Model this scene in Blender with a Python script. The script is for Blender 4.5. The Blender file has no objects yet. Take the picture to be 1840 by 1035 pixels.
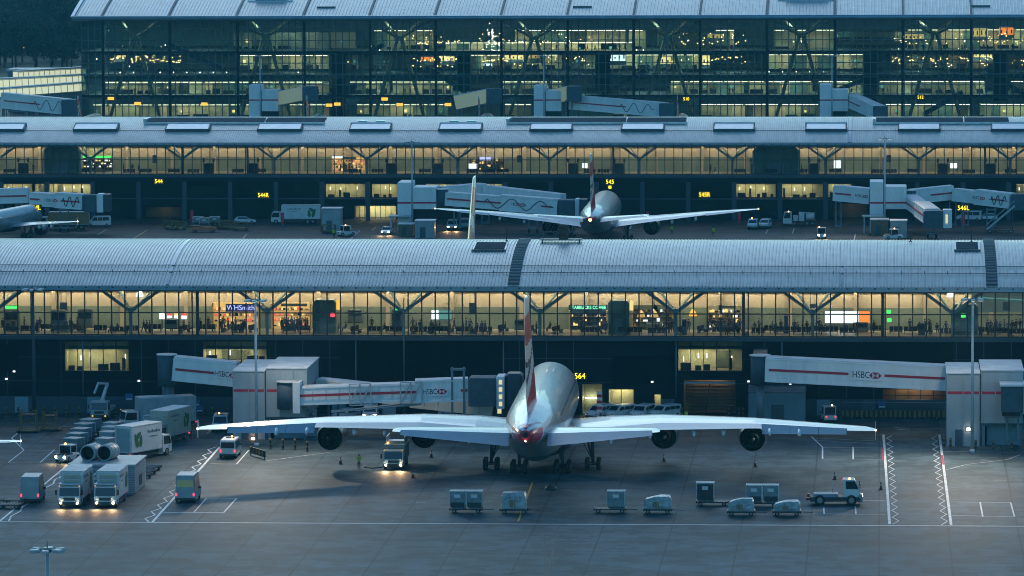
import bpy, math, random
from mathutils import Vector, Matrix
random.seed(5)
S = bpy.context.scene
COL = S.collection
R = math.radians
# ------------------------------------------------------------------ camera
HCAM = 75.0; FPX = 9180.0; YAW = R(4.12); PITCH = R(4.946); ROLL = R(-0.235)
RM = Matrix.Rotation(YAW, 3, 'Z') @ Matrix.Rotation(R(90) - PITCH, 3, 'X') @ Matrix.Rotation(ROLL, 3, 'Z')
cd = bpy.data.cameras.new('camera'); cam = bpy.data.objects.new('camera', cd); COL.objects.link(cam)
cam.matrix_world = Matrix.Translation((0, 0, HCAM)) @ RM.to_4x4()
cd.sensor_width = 36.0; cd.lens = 36.0 * FPX / 1840.0; cd.clip_start = 1.0; cd.clip_end = 20000
S.camera = cam

def ray(px, py):
    return RM @ Vector(((px - 920.0) / FPX, (517.5 - py) / FPX, -1.0))
def gp(px, py, z=0.0):            # point of the level z seen at a photograph position
    d = ray(px, py); t = (z - HCAM) / d.z
    return Vector((d.x * t, d.y * t, z))
def wp(px, py, Y):                # point of the upright plane at depth Y
    d = ray(px, py); t = Y / d.y
    return Vector((d.x * t, Y, HCAM + d.z * t))
def wx(px, Y, py=500): return wp(px, py, Y).x
def wz(py, Y, px=920): return wp(px, py, Y).z

def prow(p):
    q = RM.transposed() @ (Vector(p) - Vector((0, 0, HCAM))); return 517.5 + FPX * q.y / q.z
def roof_y(f, x, Y, row):         # how far up a vaulted roof a photograph row lies
    lo, hi = -1.0, 21.5
    for _ in range(40):
        m = (lo + hi) / 2
        if prow((x, Y + m, f(m))) > row: lo = m
        else: hi = m
    return lo
YC = 671.0; YB = 1022.0; YA = 1356.0

# ------------------------------------------------------------------ render settings
S.render.engine = 'CYCLES'
S.cycles.use_denoising = True; S.cycles.pixel_filter_type = 'BLACKMAN_HARRIS'; S.cycles.filter_width = 1.0
try: S.cycles.denoiser = 'OPENIMAGEDENOISE'
except Exception: pass
S.cycles.max_bounces = 6; S.cycles.diffuse_bounces = 2; S.cycles.glossy_bounces = 2
S.cycles.transmission_bounces = 4; S.cycles.transparent_max_bounces = 12; S.cycles.volume_bounces = 0
S.cycles.caustics_reflective = False; S.cycles.caustics_refractive = False
S.cycles.sample_clamp_indirect = 0.4; S.cycles.use_adaptive_sampling = False; S.cycles.use_light_tree = True
S.view_settings.view_transform = 'Standard'
S.view_settings.look = 'None'
S.view_settings.exposure = 2.15; S.view_settings.gamma = 1.0

# ------------------------------------------------------------------ materials
M = {}
def newmat(name):
    m = bpy.data.materials.new(name); m.use_nodes = True
    M[name] = m
    nt = m.node_tree
    return m, nt, nt.nodes['Principled BSDF']
def N(nt, t, **kw):
    n = nt.nodes.new(t)
    for k, v in kw.items(): setattr(n, k, v)
    return n
def P(name, col, rough=0.6, metal=0.0, var=0.25, scale=0.6, bump=0.0, bscale=8.0, coat=0.0, spec=0.5, streak=1.0):
    m, nt, b = newmat(name)
    tc = N(nt, 'ShaderNodeTexCoord'); mp = N(nt, 'ShaderNodeMapping')
    mp.inputs['Scale'].default_value = (scale, scale, scale * streak)
    nt.links.new(tc.outputs['Object'], mp.inputs['Vector'])
    nz = N(nt, 'ShaderNodeTexNoise'); nz.inputs['Scale'].default_value = 1.0; nz.inputs['Detail'].default_value = 6.0; nz.inputs['Roughness'].default_value = 0.65
    nt.links.new(mp.outputs['Vector'], nz.inputs['Vector'])
    mr = N(nt, 'ShaderNodeMapRange'); mr.inputs['From Min'].default_value = 0.3; mr.inputs['From Max'].default_value = 0.7
    mr.inputs['To Min'].default_value = 1.0 - var; mr.inputs['To Max'].default_value = 1.0 + var * 0.6
    nt.links.new(nz.outputs['Fac'], mr.inputs['Value'])
    mx = N(nt, 'ShaderNodeMix', data_type='RGBA', blend_type='MULTIPLY'); mx.inputs['Factor'].default_value = 1.0
    mx.inputs['A'].default_value = (*col, 1)
    nt.links.new(mr.outputs['Result'], mx.inputs['B'])
    nt.links.new(mx.outputs['Result'], b.inputs['Base Color'])
    b.inputs['Roughness'].default_value = rough; b.inputs['Metallic'].default_value = metal
    b.inputs['Specular IOR Level'].default_value = spec
    b.inputs['Coat Weight'].default_value = coat
    if bump:
        n2 = N(nt, 'ShaderNodeTexNoise'); n2.inputs['Scale'].default_value = bscale
        nt.links.new(tc.outputs['Object'], n2.inputs['Vector'])
        bp = N(nt, 'ShaderNodeBump'); bp.inputs['Strength'].default_value = bump; bp.inputs['Distance'].default_value = 0.05
        nt.links.new(n2.outputs['Fac'], bp.inputs['Height']); nt.links.new(bp.outputs['Normal'], b.inputs['Normal'])
    return m
def E(name, col, strength):
    m, nt, b = newmat(name)
    b.inputs['Base Color'].default_value = (*[c * .5 for c in col], 1)
    b.inputs['Emission Color'].default_value = (*col, 1)
    b.inputs['Emission Strength'].default_value = strength
    if not name.startswith('strip'): m.cycles.emission_sampling = 'NONE'
    else: m.cycles.emission_sampling = 'FRONT'       # small lamps and screens: seen and reflected, not sampled as light sources
    return m
def glassmat(name, tint, refl, rough=0.03):
    m, nt, b = newmat(name)
    nt.nodes.remove(b)
    out = nt.nodes['Material Output']
    tr = N(nt, 'ShaderNodeBsdfTransparent'); tr.inputs['Color'].default_value = (*tint, 1)
    gl = N(nt, 'ShaderNodeBsdfGlossy'); gl.inputs['Roughness'].default_value = rough; gl.inputs['Color'].default_value = (0.8, 0.9, 1, 1)
    fr = N(nt, 'ShaderNodeFresnel'); fr.inputs['IOR'].default_value = 1.5
    ad = N(nt, 'ShaderNodeMath', operation='MULTIPLY'); ad.inputs[1].default_value = refl
    mx = N(nt, 'ShaderNodeMixShader')
    nt.links.new(fr.outputs['Fac'], ad.inputs[0]); nt.links.new(ad.outputs['Value'], mx.inputs['Fac'])
    nt.links.new(tr.outputs['BSDF'], mx.inputs[1]); nt.links.new(gl.outputs['BSDF'], mx.inputs[2])
    nt.links.new(mx.outputs['Shader'], out.inputs['Surface'])
    return m

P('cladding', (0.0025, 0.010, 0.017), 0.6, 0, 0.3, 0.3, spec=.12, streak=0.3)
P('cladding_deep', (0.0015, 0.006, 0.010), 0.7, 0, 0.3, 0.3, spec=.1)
P('ledge', (0.016, 0.042, 0.065), 0.5, 0, 0.2, 0.4)
P('gutter', (0.16, 0.27, 0.36), 0.38, 0.5, 0.2, 0.3)
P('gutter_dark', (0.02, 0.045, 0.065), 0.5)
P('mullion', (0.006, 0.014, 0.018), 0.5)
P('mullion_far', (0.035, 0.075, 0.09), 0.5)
P('brace', (0.17, 0.26, 0.29), 0.5)
P('tan_wall', (0.50, 0.42, 0.30), 0.7, 0, 0.12, 0.15)
P('green_wall', (0.21, 0.26, 0.20), 0.35, 0, 0.3, 0.25)
P('dim_wall', (0.10, 0.12, 0.09), 0.6, 0, 0.3, 0.25)
P('hall_floor', (0.26, 0.24, 0.18), 0.35, 0, 0.15, 0.3)
P('hall_floor_dark', (0.05, 0.06, 0.055), 0.5, 0, 0.2, 0.3)
P('ceiling', (0.55, 0.50, 0.42), 0.7)
P('atrium_wall', (0.36, 0.37, 0.27), 0.6, 0, 0.6, 0.22)
P('room_wall', (0.50, 0.50, 0.33), 0.6, 0, 0.3, 0.3)
P('atrium_dark', (0.15, 0.24, 0.25), 0.6, 0, 0.4, 0.2)
P('atrium_slab', (0.02, 0.05, 0.06), 0.6)
P('steel_cream', (0.34, 0.30, 0.19), 0.5)
P('plane_white', (0.72, 0.74, 0.76), 0.3, 0, 0.10, 0.25, coat=0.25)
P('plane_white_shaded', (0.24, 0.30, 0.34), 0.30, 0.1, 0.3, 0.5, coat=0.3)  # white crown paint, greyed so the colour carries its reflections
P('plane_grey', (0.36, 0.42, 0.47), 0.3, 0, 0.18, 0.35, coat=0.2)
P('flap_shaded', (0.26, 0.36, 0.44), 0.4, 0, 0.12, 0.4)  # wing paint made darker and bluer: shade of the drooped panels in the colour
P('plane_navy', (0.012, 0.022, 0.065), 0.3, 0, 0.2, 0.4, coat=0.5)
P('plane_red', (0.60, 0.02, 0.05), 0.3, 0, 0.15, 0.4, coat=0.4)
P('plane_cream', (0.70, 0.64, 0.60), 0.3, 0, 0.1, 0.4)
P('nozzle', (0.005, 0.005, 0.006), 0.55, 0.3)
P('nozzle_metal', (0.04, 0.04, 0.04), 0.5, 0.5)
P('gear_grey', (0.05, 0.055, 0.06), 0.5, 0.3)
P('tyre', (0.012, 0.012, 0.014), 0.85)
P('rim', (0.22, 0.23, 0.24), 0.5, 0.4)
P('bridge_wall', (0.76, 0.78, 0.78), 0.5, 0, 0.14, 0.5, streak=0.25)
P('bridge_roof', (0.55, 0.58, 0.60), 0.6, 0, 0.3, 0.4)
P('bridge_cream', (0.74, 0.73, 0.66), 0.5, 0, 0.15, 0.4)
P('stripe_red', (0.42, 0.012, 0.045), 0.5, 0, 0.1)
P('bellows', (0.045, 0.085, 0.115), 0.7, 0, 0.3, 1.2)
P('node_wall', (0.30, 0.36, 0.40), 0.55, 0, 0.18, 0.4, streak=0.25)
P('steel_blue', (0.11, 0.17, 0.21), 0.5, 0.2, 0.2, 0.5)
P('steel_pale', (0.40, 0.46, 0.50), 0.5, 0.2, 0.2, 0.5)
P('hut_blue', (0.15, 0.25, 0.31), 0.55, 0, 0.2, 0.5, streak=0.3)
P('ink', (0.012, 0.012, 0.018), 0.6)
P('logo_white', (0.62, 0.63, 0.64), 0.6)
P('logo_red', (0.45, 0.012, 0.03), 0.6)
P('truck_white', (0.58, 0.61, 0.62), 0.35, 0, 0.14, 0.7, coat=0.3)
P('truck_cream', (0.42, 0.40, 0.33), 0.5, 0, 0.2, 0.7)
P('truck_grey', (0.30, 0.35, 0.38), 0.5, 0, 0.25, 0.7)
P('truck_dark', (0.025, 0.03, 0.035), 0.55, 0, 0.2, 1.0)
P('lorry_brown', (0.30, 0.20, 0.09), 0.55, 0, 0.25, 0.6)
P('cabin_glass', (0.14, 0.18, 0.20), 0.2)
P('window_dark', (0.012, 0.020, 0.026), 0.12, 0, 0.1, 1.0, spec=0.8)
P('leaf_green', (0.045, 0.16, 0.05), 0.6)
P('uld_silver', (0.16, 0.215, 0.245), 0.45, 0.1, 0.4, 1.2, bump=0.3, bscale=2.5)
P('uld_dark', (0.018, 0.026, 0.032), 0.6)
P('wrap', (0.30, 0.36, 0.39), 0.35, 0, 0.6, 1.6, bump=0.8, bscale=3.0)
P('cargo_brown', (0.22, 0.17, 0.11), 0.7, 0, 0.4, 1.5)
P('safety_yellow', (0.55, 0.36, 0.03), 0.55)
P('faded_yellow', (0.17, 0.12, 0.03), 0.6)
P('cone_orange', (0.26, 0.06, 0.03), 0.6)
P('hivis', (0.42, 0.62, 0.03), 0.6)
P('skin', (0.42, 0.26, 0.18), 0.6)
P('cloth_dark', (0.018, 0.022, 0.028), 0.85, 0, 0.3, 3.0)
P('cloth_blue', (0.03, 0.05, 0.09), 0.85, 0, 0.3, 3.0)
P('hair', (0.02, 0.015, 0.012), 0.7)
P('seat_black', (0.010, 0.014, 0.016), 0.6)
P('kiosk_grey', (0.10, 0.13, 0.125), 0.4)
P('kiosk_blue', (0.035, 0.075, 0.12), 0.4)
P('sign_blue', (0.02, 0.10, 0.28), 0.5)
P('shelf_tan', (0.50, 0.36, 0.16), 0.6, 0, 0.3, 1.0)
P('trunk', (0.05, 0.04, 0.03), 0.9)
P('bay_brown', (0.20, 0.14, 0.075), 0.7, 0, 0.4, 0.5)
P('ul_orange', (0.45, 0.12, 0.015), 0.6)
glassmat('hall_glass', (0.90, 0.91, 0.90), 0.5)
glassmat('atrium_glass', (0.78, 0.90, 0.88), 0.7)
glassmat('pod_glass', (0.80, 0.88, 0.86), 0.6)
P('pod_grey', (0.26, 0.30, 0.28), 0.4)
WARM = (1.0, 0.86, 0.58)
E('strip_warm', WARM, 25.0)
E('strip_hall', WARM, 15.0)
E('strip_green', (1.0, 0.88, 0.52), 1.6)
E('bulb', (1.0, 0.86, 0.62), 3.2)
E('bulb_warm', (1.0, 0.60, 0.22), 4.0)
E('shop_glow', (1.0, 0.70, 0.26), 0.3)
E('led_yellow', (1.0, 0.72, 0.01), 0.55)
E('screen_white', (0.85, 0.95, 1.0), 0.36)
E('screen_teal', (0.12, 0.36, 0.34), 0.16)
E('screen_red', (0.9, 0.12, 0.08), 0.25)
E('screen_orange', (1.0, 0.24, 0.04), 0.3)
E('exit_green', (0.08, 0.9, 0.15), 0.35)
E('sign_green', (0.25, 1.0, 0.55), 0.55)
E('sign_violet', (0.40, 0.46, 1.0), 0.40)
E('sign_navy', (0.02, 0.03, 0.16), 0.06)
E('shop_glow_pale', (0.95, 0.62, 0.2), 0.14)  # shop back walls glow by themselves in place of shop lighting
E('headlamp', (1.0, 0.80, 0.48), 22)
E('tail_red', (1.0, 0.05, 0.08), 0.55)
E('beacon', (1.0, 0.42, 0.08), 3.5)
E('nav_white', (1.0, 0.88, 0.7), 2.2)
E('flood_lens', (1.0, 0.88, 0.68), 0.6)
E('interior_glow', (0.75, 0.68, 0.35), 0.22)

FLOOD = 6300.0
E('strip_bay', (1.0, 0.72, 0.42), 3.2)
E('line_glow', (1.0, 0.90, 0.58), 1.1)
E('strip_room', (1.0, 0.88, 0.50), 9.0)
E('beacon_sign', (1.0, .5, .05), 0.32)
E('glow_wall', (0.8, 0.85, 0.55), 0.03)
# ------------------------------------------------------------------ mesh helper
class MB:
    def __init__(s): s.v = []; s.f = []; s.m = []; s.s = []
    def add(s, vs, fs, m=0, smooth=False):
        o = len(s.v); s.v += [tuple(v) for v in vs]
        for i, f in enumerate(fs):
            s.f.append([o + k for k in f]); s.m.append(m[i] if isinstance(m, list) else m); s.s.append(smooth)
        return s
    def box(s, x0, x1, y0, y1, z0, z1, m=0):
        vs = [(x, y, z) for z in (z0, z1) for y in (y0, y1) for x in (x0, x1)]
        return s.add(vs, [(0, 2, 3, 1), (4, 5, 7, 6), (0, 1, 5, 4), (2, 6, 7, 3), (0, 4, 6, 2), (1, 3, 7, 5)], m)
    def lampbox(s, x0, x1, y0, y1, z0, z1, m, body, front=None):   # fitting that shines from its underside
        vs = [(x, y, z) for z in (z0, z1) for y in (y0, y1) for x in (x0, x1)]
        return s.add(vs, [(0, 2, 3, 1), (4, 5, 7, 6), (0, 1, 5, 4), (2, 6, 7, 3), (0, 4, 6, 2), (1, 3, 7, 5)], [m, body, body if front is None else front, body, body, body])
    def rbox(s, x0, x1, y0, y1, z0, z1, m=0, b=0.06):      # box with chamfered upright and top edges
        pl = [(x0 + b, y0), (x1 - b, y0), (x1, y0 + b), (x1, y1 - b), (x1 - b, y1), (x0 + b, y1), (x0, y1 - b), (x0, y0 + b)]
        cx, cy = (x0 + x1) / 2, (y0 + y1) / 2
        kx = 1 - 2 * b / (x1 - x0); ky = 1 - 2 * b / (y1 - y0)
        r0 = [(x, y, z0) for x, y in pl]; r1 = [(x, y, z1 - b) for x, y in pl]
        r2 = [(cx + (x - cx) * kx, cy + (y - cy) * ky, z1) for x, y in pl]
        return s.loft([r0, r1, r2], m)
    def loft(s, rings, m=0, caps=True, smooth=False, mf=None):
        n = len(rings[0]); vs = [v for r in rings for v in r]; fs = []; ms = []
        for i in range(len(rings) - 1):
            for k in range(n):
                a = i * n + k; b = i * n + (k + 1) % n
                fs.append((a, b, b + n, a + n)); ms.append(mf(i, k) if mf else m)
        s.add(vs, fs, ms, smooth)
        if caps:
            o = len(s.v) - len(vs)
            for r, rev in ((0, True), (len(rings) - 1, False)):
                idx = [o + r * n + k for k in range(n)]
                s.f.append(idx[::-1] if rev else idx); s.m.append(ms[0] if rev else ms[-1]); s.s.append(False)
        return s
    def prism(s, poly, axis, a0, a1, m=0):                 # polygon extruded along an axis; poly holds the other two coordinates
        def p(q, a): return {'x': (a, q[0], q[1]), 'y': (q[0], a, q[1]), 'z': (q[0], q[1], a)}[axis]
        return s.loft([[p(q, a0) for q in poly], [p(q, a1) for q in poly]], m)
    def tube(s, p0, p1, r0, r1=None, n=8, m=0, caps=True, smooth=True):
        if r1 is None: r1 = r0
        p0 = Vector(p0); p1 = Vector(p1); d = (p1 - p0).normalized()
        u = d.orthogonal().normalized(); w = d.cross(u)
        def ring(p, r): return [p + (u * math.cos(2 * math.pi * k / n) + w * math.sin(2 * math.pi * k / n)) * r for k in range(n)]
        return s.loft([ring(p0, r0), ring(p1, r1)], m, caps, smooth)
    def bar(s, p0, p1, w, h, m=0, up=(0, 0, 1)):           # rectangular beam between two points
        p0 = Vector(p0); p1 = Vector(p1); d = (p1 - p0).normalized()
        side = d.cross(Vector(up))
        side = side.normalized() if side.length > 1e-5 else Vector((1, 0, 0))
        u = side.cross(d).normalized()
        r = lambda p: [p + side * (a * w / 2) + u * (b * h / 2) for a, b in ((-1, -1), (1, -1), (1, 1), (-1, 1))]
        return s.loft([r(p0), r(p1)], m)
    def ball(s, c, r, m=0, n=8, sz=1.0):
        rings = []
        for i in range(1, n):
            a = math.pi * i / n
            rings.append([(c[0] + r * math.sin(a) * math.cos(2 * math.pi * k / (n + 2)), c[1] + r * math.sin(a) * math.sin(2 * math.pi * k / (n + 2)), c[2] - r * sz * math.cos(a)) for k in range(n + 2)])
        return s.loft(rings, m, True, True)
    def build(s, name, mats, parent=None, loc=None, rz=None):
        me = bpy.data.meshes.new(name)
        me.from_pydata(s.v, [], s.f)
        for mt in (mats if isinstance(mats, (list, tuple)) else [mats]): me.materials.append(M[mt])
        me.polygons.foreach_set('material_index', s.m)
        me.polygons.foreach_set('use_smooth', s.s)
        me.update()
        o = bpy.data.objects.new(name, me); COL.objects.link(o)
        if parent: o.parent = parent
        if loc is not None: o.location = loc
        if rz is not None: o.rotation_euler.z = rz
        return o

def tag(o, label, cat, group=None):
    o['label'] = label; o['category'] = cat
    if group: o['group'] = group
    return o
def thing(name, label, cat, loc=(0, 0, 0), rz=0.0, group=None):
    o = bpy.data.objects.new(name, None); COL.objects.link(o)
    o.location = loc; o.rotation_euler.z = rz; o.empty_display_size = 0.5
    return tag(o, label, cat, group)
def kind(o, k): o['kind'] = k; return o
KIDS = {}
def dup(root, loc, rz=None, label=None, group=None):
    def cp(o, par):
        c = o.copy(); COL.objects.link(c)
        if par: c.parent = par
        for ch in list(o.children): cp(ch, c)
        return c
    c = cp(root, None); c.location = loc
    if rz is not None: c.rotation_euler.z = rz
    if label: c['label'] = label
    if group: c['group'] = group
    return c
def text(s, name, mat, parent, origin, size, xdir=(1, 0, 0), ydir=(0, 0, 1), depth=0.02, width=None):
    cu = bpy.data.curves.new('t', 'FONT'); cu.body = s; cu.size = size; cu.align_x = 'CENTER'; cu.align_y = 'CENTER'; cu.extrude = depth; cu.resolution_u = 3
    ob = bpy.data.objects.new('t', cu); COL.objects.link(ob)
    dg = bpy.context.evaluated_depsgraph_get()
    me = bpy.data.meshes.new_from_object(ob.evaluated_get(dg))
    bpy.data.objects.remove(ob); bpy.data.curves.remove(cu)
    xs = [v.co.x for v in me.vertices]; w = max(xs) - min(xs)
    k = width / w if width else 1.0
    x = Vector(xdir).normalized(); y = Vector(ydir).normalized(); z = x.cross(y)
    o0 = Vector(origin)
    for v in me.vertices: v.co = o0 + x * (v.co.x * k) + y * v.co.y + z * v.co.z
    me.materials.clear(); me.materials.append(M[mat])
    o = bpy.data.objects.new(name, me); COL.objects.link(o); o.parent = parent
    return o
# ------------------------------------------------------------------ sky, sun, haze
SUN_EL = R(9.0); SUN_ROT = R(-14.0)
w = bpy.data.worlds.new("World"); S.world = w; w.use_nodes = True
wn = w.node_tree; bg = wn.nodes['Background']
sky = wn.nodes.new('ShaderNodeTexSky'); sky.sky_type = 'NISHITA'; sky.sun_disc = False
sky.sun_elevation = SUN_EL; sky.sun_rotation = SUN_ROT; sky.air_density = 1.0; sky.dust_density = 0.6; sky.ozone_density = 3.0
tm = wn.nodes.new('ShaderNodeMix'); tm.data_type = 'RGBA'; tm.blend_type = 'MULTIPLY'; tm.inputs['Factor'].default_value = 1.0
tm.inputs['B'].default_value = (0.62, 1.02, 1.12, 1); wn.links.new(sky.outputs['Color'], tm.inputs['A']); wn.links.new(tm.outputs['Result'], bg.inputs['Color']); bg.inputs['Strength'].default_value = 0.05
sl = bpy.data.lights.new('sun', 'SUN'); sl.energy = 0.10; sl.angle = R(30); sl.color = (0.75, 0.88, 1.0)
so = bpy.data.objects.new('sun', sl); COL.objects.link(so)
sd = Vector((math.sin(SUN_ROT) * math.cos(R(30)), math.cos(SUN_ROT) * math.cos(R(30)), math.sin(R(30))))
so.rotation_euler = sd.to_track_quat('Z', 'Y').to_euler(); so.location = (0, 300, 300)

hz, nt, b = newmat('haze_air'); nt.nodes.remove(b)
pv = N(nt, 'ShaderNodeVolumePrincipled'); pv.inputs['Color'].default_value = (0.20, 0.78, 0.95, 1)
pv.inputs['Density'].default_value = 0.00008; pv.inputs['Anisotropy'].default_value = 0.0
nt.links.new(pv.outputs['Volume'], nt.nodes['Material Output'].inputs['Volume'])
kind(MB().box(-3100, 3100, -120, 7100, -2, 90).build('haze', 'haze_air'), 'stuff')

# ------------------------------------------------------------------ ground
def groundmat(name, base, joint, sx, sy, jd):
    m, nt, b = newmat(name)
    tc = N(nt, 'ShaderNodeTexCoord'); sp = N(nt, 'ShaderNodeSeparateXYZ'); nt.links.new(tc.outputs['Object'], sp.inputs['Vector'])
    def math_(op, a, v=None):
        n = N(nt, 'ShaderNodeMath', operation=op)
        if isinstance(a, (int, float)): n.inputs[0].default_value = a
        else: nt.links.new(a, n.inputs[0])
        if v is not None:
            if isinstance(v, (int, float)): n.inputs[1].default_value = v
            else: nt.links.new(v, n.inputs[1])
        return n.outputs[0]
    cell = []
    lines = None
    for ax, st in (('X', sx), ('Y', sy)):
        q = math_('DIVIDE', sp.outputs[ax], st)
        fr = math_('FRACT', q); cell.append(math_('FLOOR', q))
        l = math_('LESS_THAN', fr, joint / st)
        lines = l if lines is None else math_('MAXIMUM', lines, l)
    cv = N(nt, 'ShaderNodeCombineXYZ'); nt.links.new(cell[0], cv.inputs[0]); nt.links.new(cell[1], cv.inputs[1])
    wn_ = N(nt, 'ShaderNodeTexWhiteNoise', noise_dimensions='2D'); nt.links.new(cv.outputs[0], wn_.inputs['Vector'])
    def noise(sc, det, lo, hi, st=(1, 1, 1)):
        mp = N(nt, 'ShaderNodeMapping'); mp.inputs['Scale'].default_value = st; nt.links.new(tc.outputs['Object'], mp.inputs['Vector'])
        n = N(nt, 'ShaderNodeTexNoise'); n.inputs['Scale'].default_value = sc; n.inputs['Detail'].default_value = det; n.inputs['Roughness'].default_value = 0.6
        nt.links.new(mp.outputs[0], n.inputs['Vector'])
        r = N(nt, 'ShaderNodeMapRange'); r.inputs['From Min'].default_value = 0.3; r.inputs['From Max'].default_value = 0.7
        r.inputs['To Min'].default_value = lo; r.inputs['To Max'].default_value = hi
        nt.links.new(n.outputs['Fac'], r.inputs['Value']); return r.outputs['Result']
    f = math_('MULTIPLY', noise(0.03, 5, 0.62, 1.28), noise(0.9, 6, 0.86, 1.10))
    f = math_('MULTIPLY', f, noise(0.35, 4, 0.70, 1.06, (1, 0.12, 1))); f = math_('MULTIPLY', f, noise(0.30, 4, 0.78, 1.08, (0.05, 1, 1)))        # streaks of tyre rubber and oil along the stands
    sp_ = noise(0.22, 8, -0.9, 2.6); sp_ = math_('MINIMUM', math_('MAXIMUM', sp_, 0.62), 1.0); f = math_('MULTIPLY', f, sp_)                 # oil stains and dark patches
    st = math_('MULTIPLY', wn_.outputs['Value'], 0.26); st = math_('ADD', st, 0.90); f = math_('MULTIPLY', f, st)
    jl = math_('MULTIPLY', lines, jd); jl = math_('SUBTRACT', 1.0, jl); f = math_('MULTIPLY', f, jl)
    mx = N(nt, 'ShaderNodeMix', data_type='RGBA', blend_type='MULTIPLY'); mx.inputs['Factor'].default_value = 1
    mx.inputs['A'].default_value = (*base, 1); nt.links.new(f, mx.inputs['B']); nt.links.new(mx.outputs['Result'], b.inputs['Base Color'])
    b.inputs['Roughness'].default_value = 0.7; b.inputs['Specular IOR Level'].default_value = 0.18
    n = N(nt, 'ShaderNodeTexNoise'); n.inputs['Scale'].default_value = 3.0; n.inputs['Detail'].default_value = 4; nt.links.new(tc.outputs['Object'], n.inputs['Vector'])
    bp = N(nt, 'ShaderNodeBump'); bp.inputs['Strength'].default_value = 0.05; bp.inputs['Distance'].default_value = 0.05
    nt.links.new(n.outputs['Fac'], bp.inputs['Height']); nt.links.new(bp.outputs['Normal'], b.inputs['Normal'])
groundmat('concrete', (0.082, 0.126, 0.142), 0.22, 7.6, 7.6, 0.5)
groundmat('asphalt', (0.055, 0.066, 0.072), 0.12, 30, 30, 0.2)
P('grass', (0.030, 0.045, 0.022), 0.9, 0, 0.5, 0.02)
P('paint_white', (0.72, 0.72, 0.70), 0.6, 0, 0.35, 0.8)
P('paint_faded', (0.36, 0.36, 0.35), 0.6, 0, 0.6, 0.8)
P('paint_yellow', (0.50, 0.34, 0.04), 0.6, 0, 0.4, 0.8)
P('paint_red', (0.40, 0.03, 0.04), 0.6, 0, 0.3, 0.8)
P('paint_dark', (0.025, 0.025, 0.025), 0.7, 0, 0.3, 0.8)
kind(MB().box(-3000, 3000, -60, 7000, -1.0, 0.0).build('ground', 'asphalt'), 'structure')
def sheet(name, x0, x1, y0, y1, z, mat):
    return kind(MB().add([(x0, y0, z), (x1, y0, z), (x1, y1, z), (x0, y1, z)], [(0, 1, 2, 3)]).build(name, mat), 'structure')
sheet('apron', -400, 400, 300, 667, 0.004, 'concrete')
sheet('field', -1500, 1500, 1640, 4200, 0.004, 'grass')

def stripe(mb, a, b, wd, z=0.008):
    a = Vector((a[0], a[1], 0)); b = Vector((b[0], b[1], 0)); d = (b - a).normalized(); n = Vector((-d.y, d.x, 0)) * wd / 2
    mb.add([(*(p + q).xy, z) for p, q in ((a, -n), (b, -n), (b, n), (a, n))], [(0, 1, 2, 3)])
def pl(mb, pts, wd, z=0.008, world=False):
    w_ = pts if world else [gp(*p) for p in pts]
    for a, b in zip(w_, w_[1:]): stripe(mb, a, b, wd, z)
def zig(mb, a, b, off, amp, step, wd):
    a = gp(*a); b = gp(*b); d = (b - a); L = d.length; d.normalize(); n = Vector((d.y, -d.x, 0))
    k = int(L / step); pts = []
    for i in range(k + 1): pts.append(a + d * (i * L / k) + n * (off + (amp if i % 2 else 0)))
    pl(mb, pts, wd, 0.008, True)
mk = MB()
a, b_ = gp(230, 938.6), gp(1840, 945.6); dd = (b_ - a).normalized()
stripe(mk, a - dd * 60, b_ + dd * 60, 0.42)
for p in ([(395, 803), (274, 938)], [(1587.5, 781), (1598.5, 942)], [(1688, 781), (1709, 943)]): pl(mk, p, 0.3)
zig(mk, (395, 803), (274, 938), 0.4, 0.8, 2.9, 0.18)
zig(mk, (1587.5, 783), (1598.5, 942), -1.05, 0.7, 2.9, 0.12)
zig(mk, (1688, 783), (1709, 943), 0.35, 0.7, 2.9, 0.12)
pl(mk, [(186, 782), (0, 936)], 0.26); zig(mk, (186, 782), (0, 936), -1.0, 0.4, 4.0, 0.2)
for p in ([(31, 779), (21, 787), (43, 809), (15, 831)], [(98, 808), (72, 831)], [(402, 921), (425, 895.5), (371, 895.5)], [(371, 895.5), (348, 921)],
          [(425, 834), (447, 809)], [(1458, 784.5), (1478, 803.5), (1478, 824.6)], [(1533, 803), (1533, 824.6)],
          [(1480, 912), (1481, 923.5)], [(1537, 910), (1538, 924.6)], [(1707, 902), (1816, 903), (1823, 928.6), (1711, 926.3)], [(1761, 902), (1766, 928.6)]):
    pl(mk, p, 0.18)
for p in ([(294, 921), (402, 921)], [(1546, 900), (1590, 900)], [(1608, 768.5), (1635.5, 769.5)], [(1612, 771.5), (1636, 773)]): pl(mk, p, 0.3)
kind(mk.build('stand_markings', 'paint_white'), 'structure')
fk = MB()
for p in ([(15, 831), (100, 830)], [(45, 809), (100, 809)], [(377, 833), (425, 834)], [(1478, 804), (1585, 805)], [(1478, 824.6), (1585, 825.5)],
          [(1481, 923.5), (1591, 925)], [(1698.5, 844.7), (1735, 835), (1811, 825.5), (1833, 817)], [(1693, 811), (1831, 813)], [(478, 828), (591, 813)],
          [(1460, 787), (1582, 793)], [(1460, 791), (1582, 798)], [(1555, 769), (1690, 770)], [(748, 903), (765, 903)], [(705, 929), (722, 929)], [(768, 929), (785, 929)],
          [(1022, 929), (1040, 929)], [(1655, 920), (1672, 920)], [(1785, 863), (1808, 863)],
          [(192, 412), (175, 422)], [(443, 421), (436, 429)], [(647, 414), (627, 432)], [(676, 408), (668, 414)], [(1380, 412), (1376, 420)], [(1427, 410), (1424, 420)], [(1537, 420), (1535, 431)],
          [(100, 766), (190, 768)], [(225, 768), (222, 782)], [(380, 770), (372, 780)]):
    pl(fk, p, 0.22)
kind(fk.build('faded_markings', 'paint_faded'), 'structure')
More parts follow.
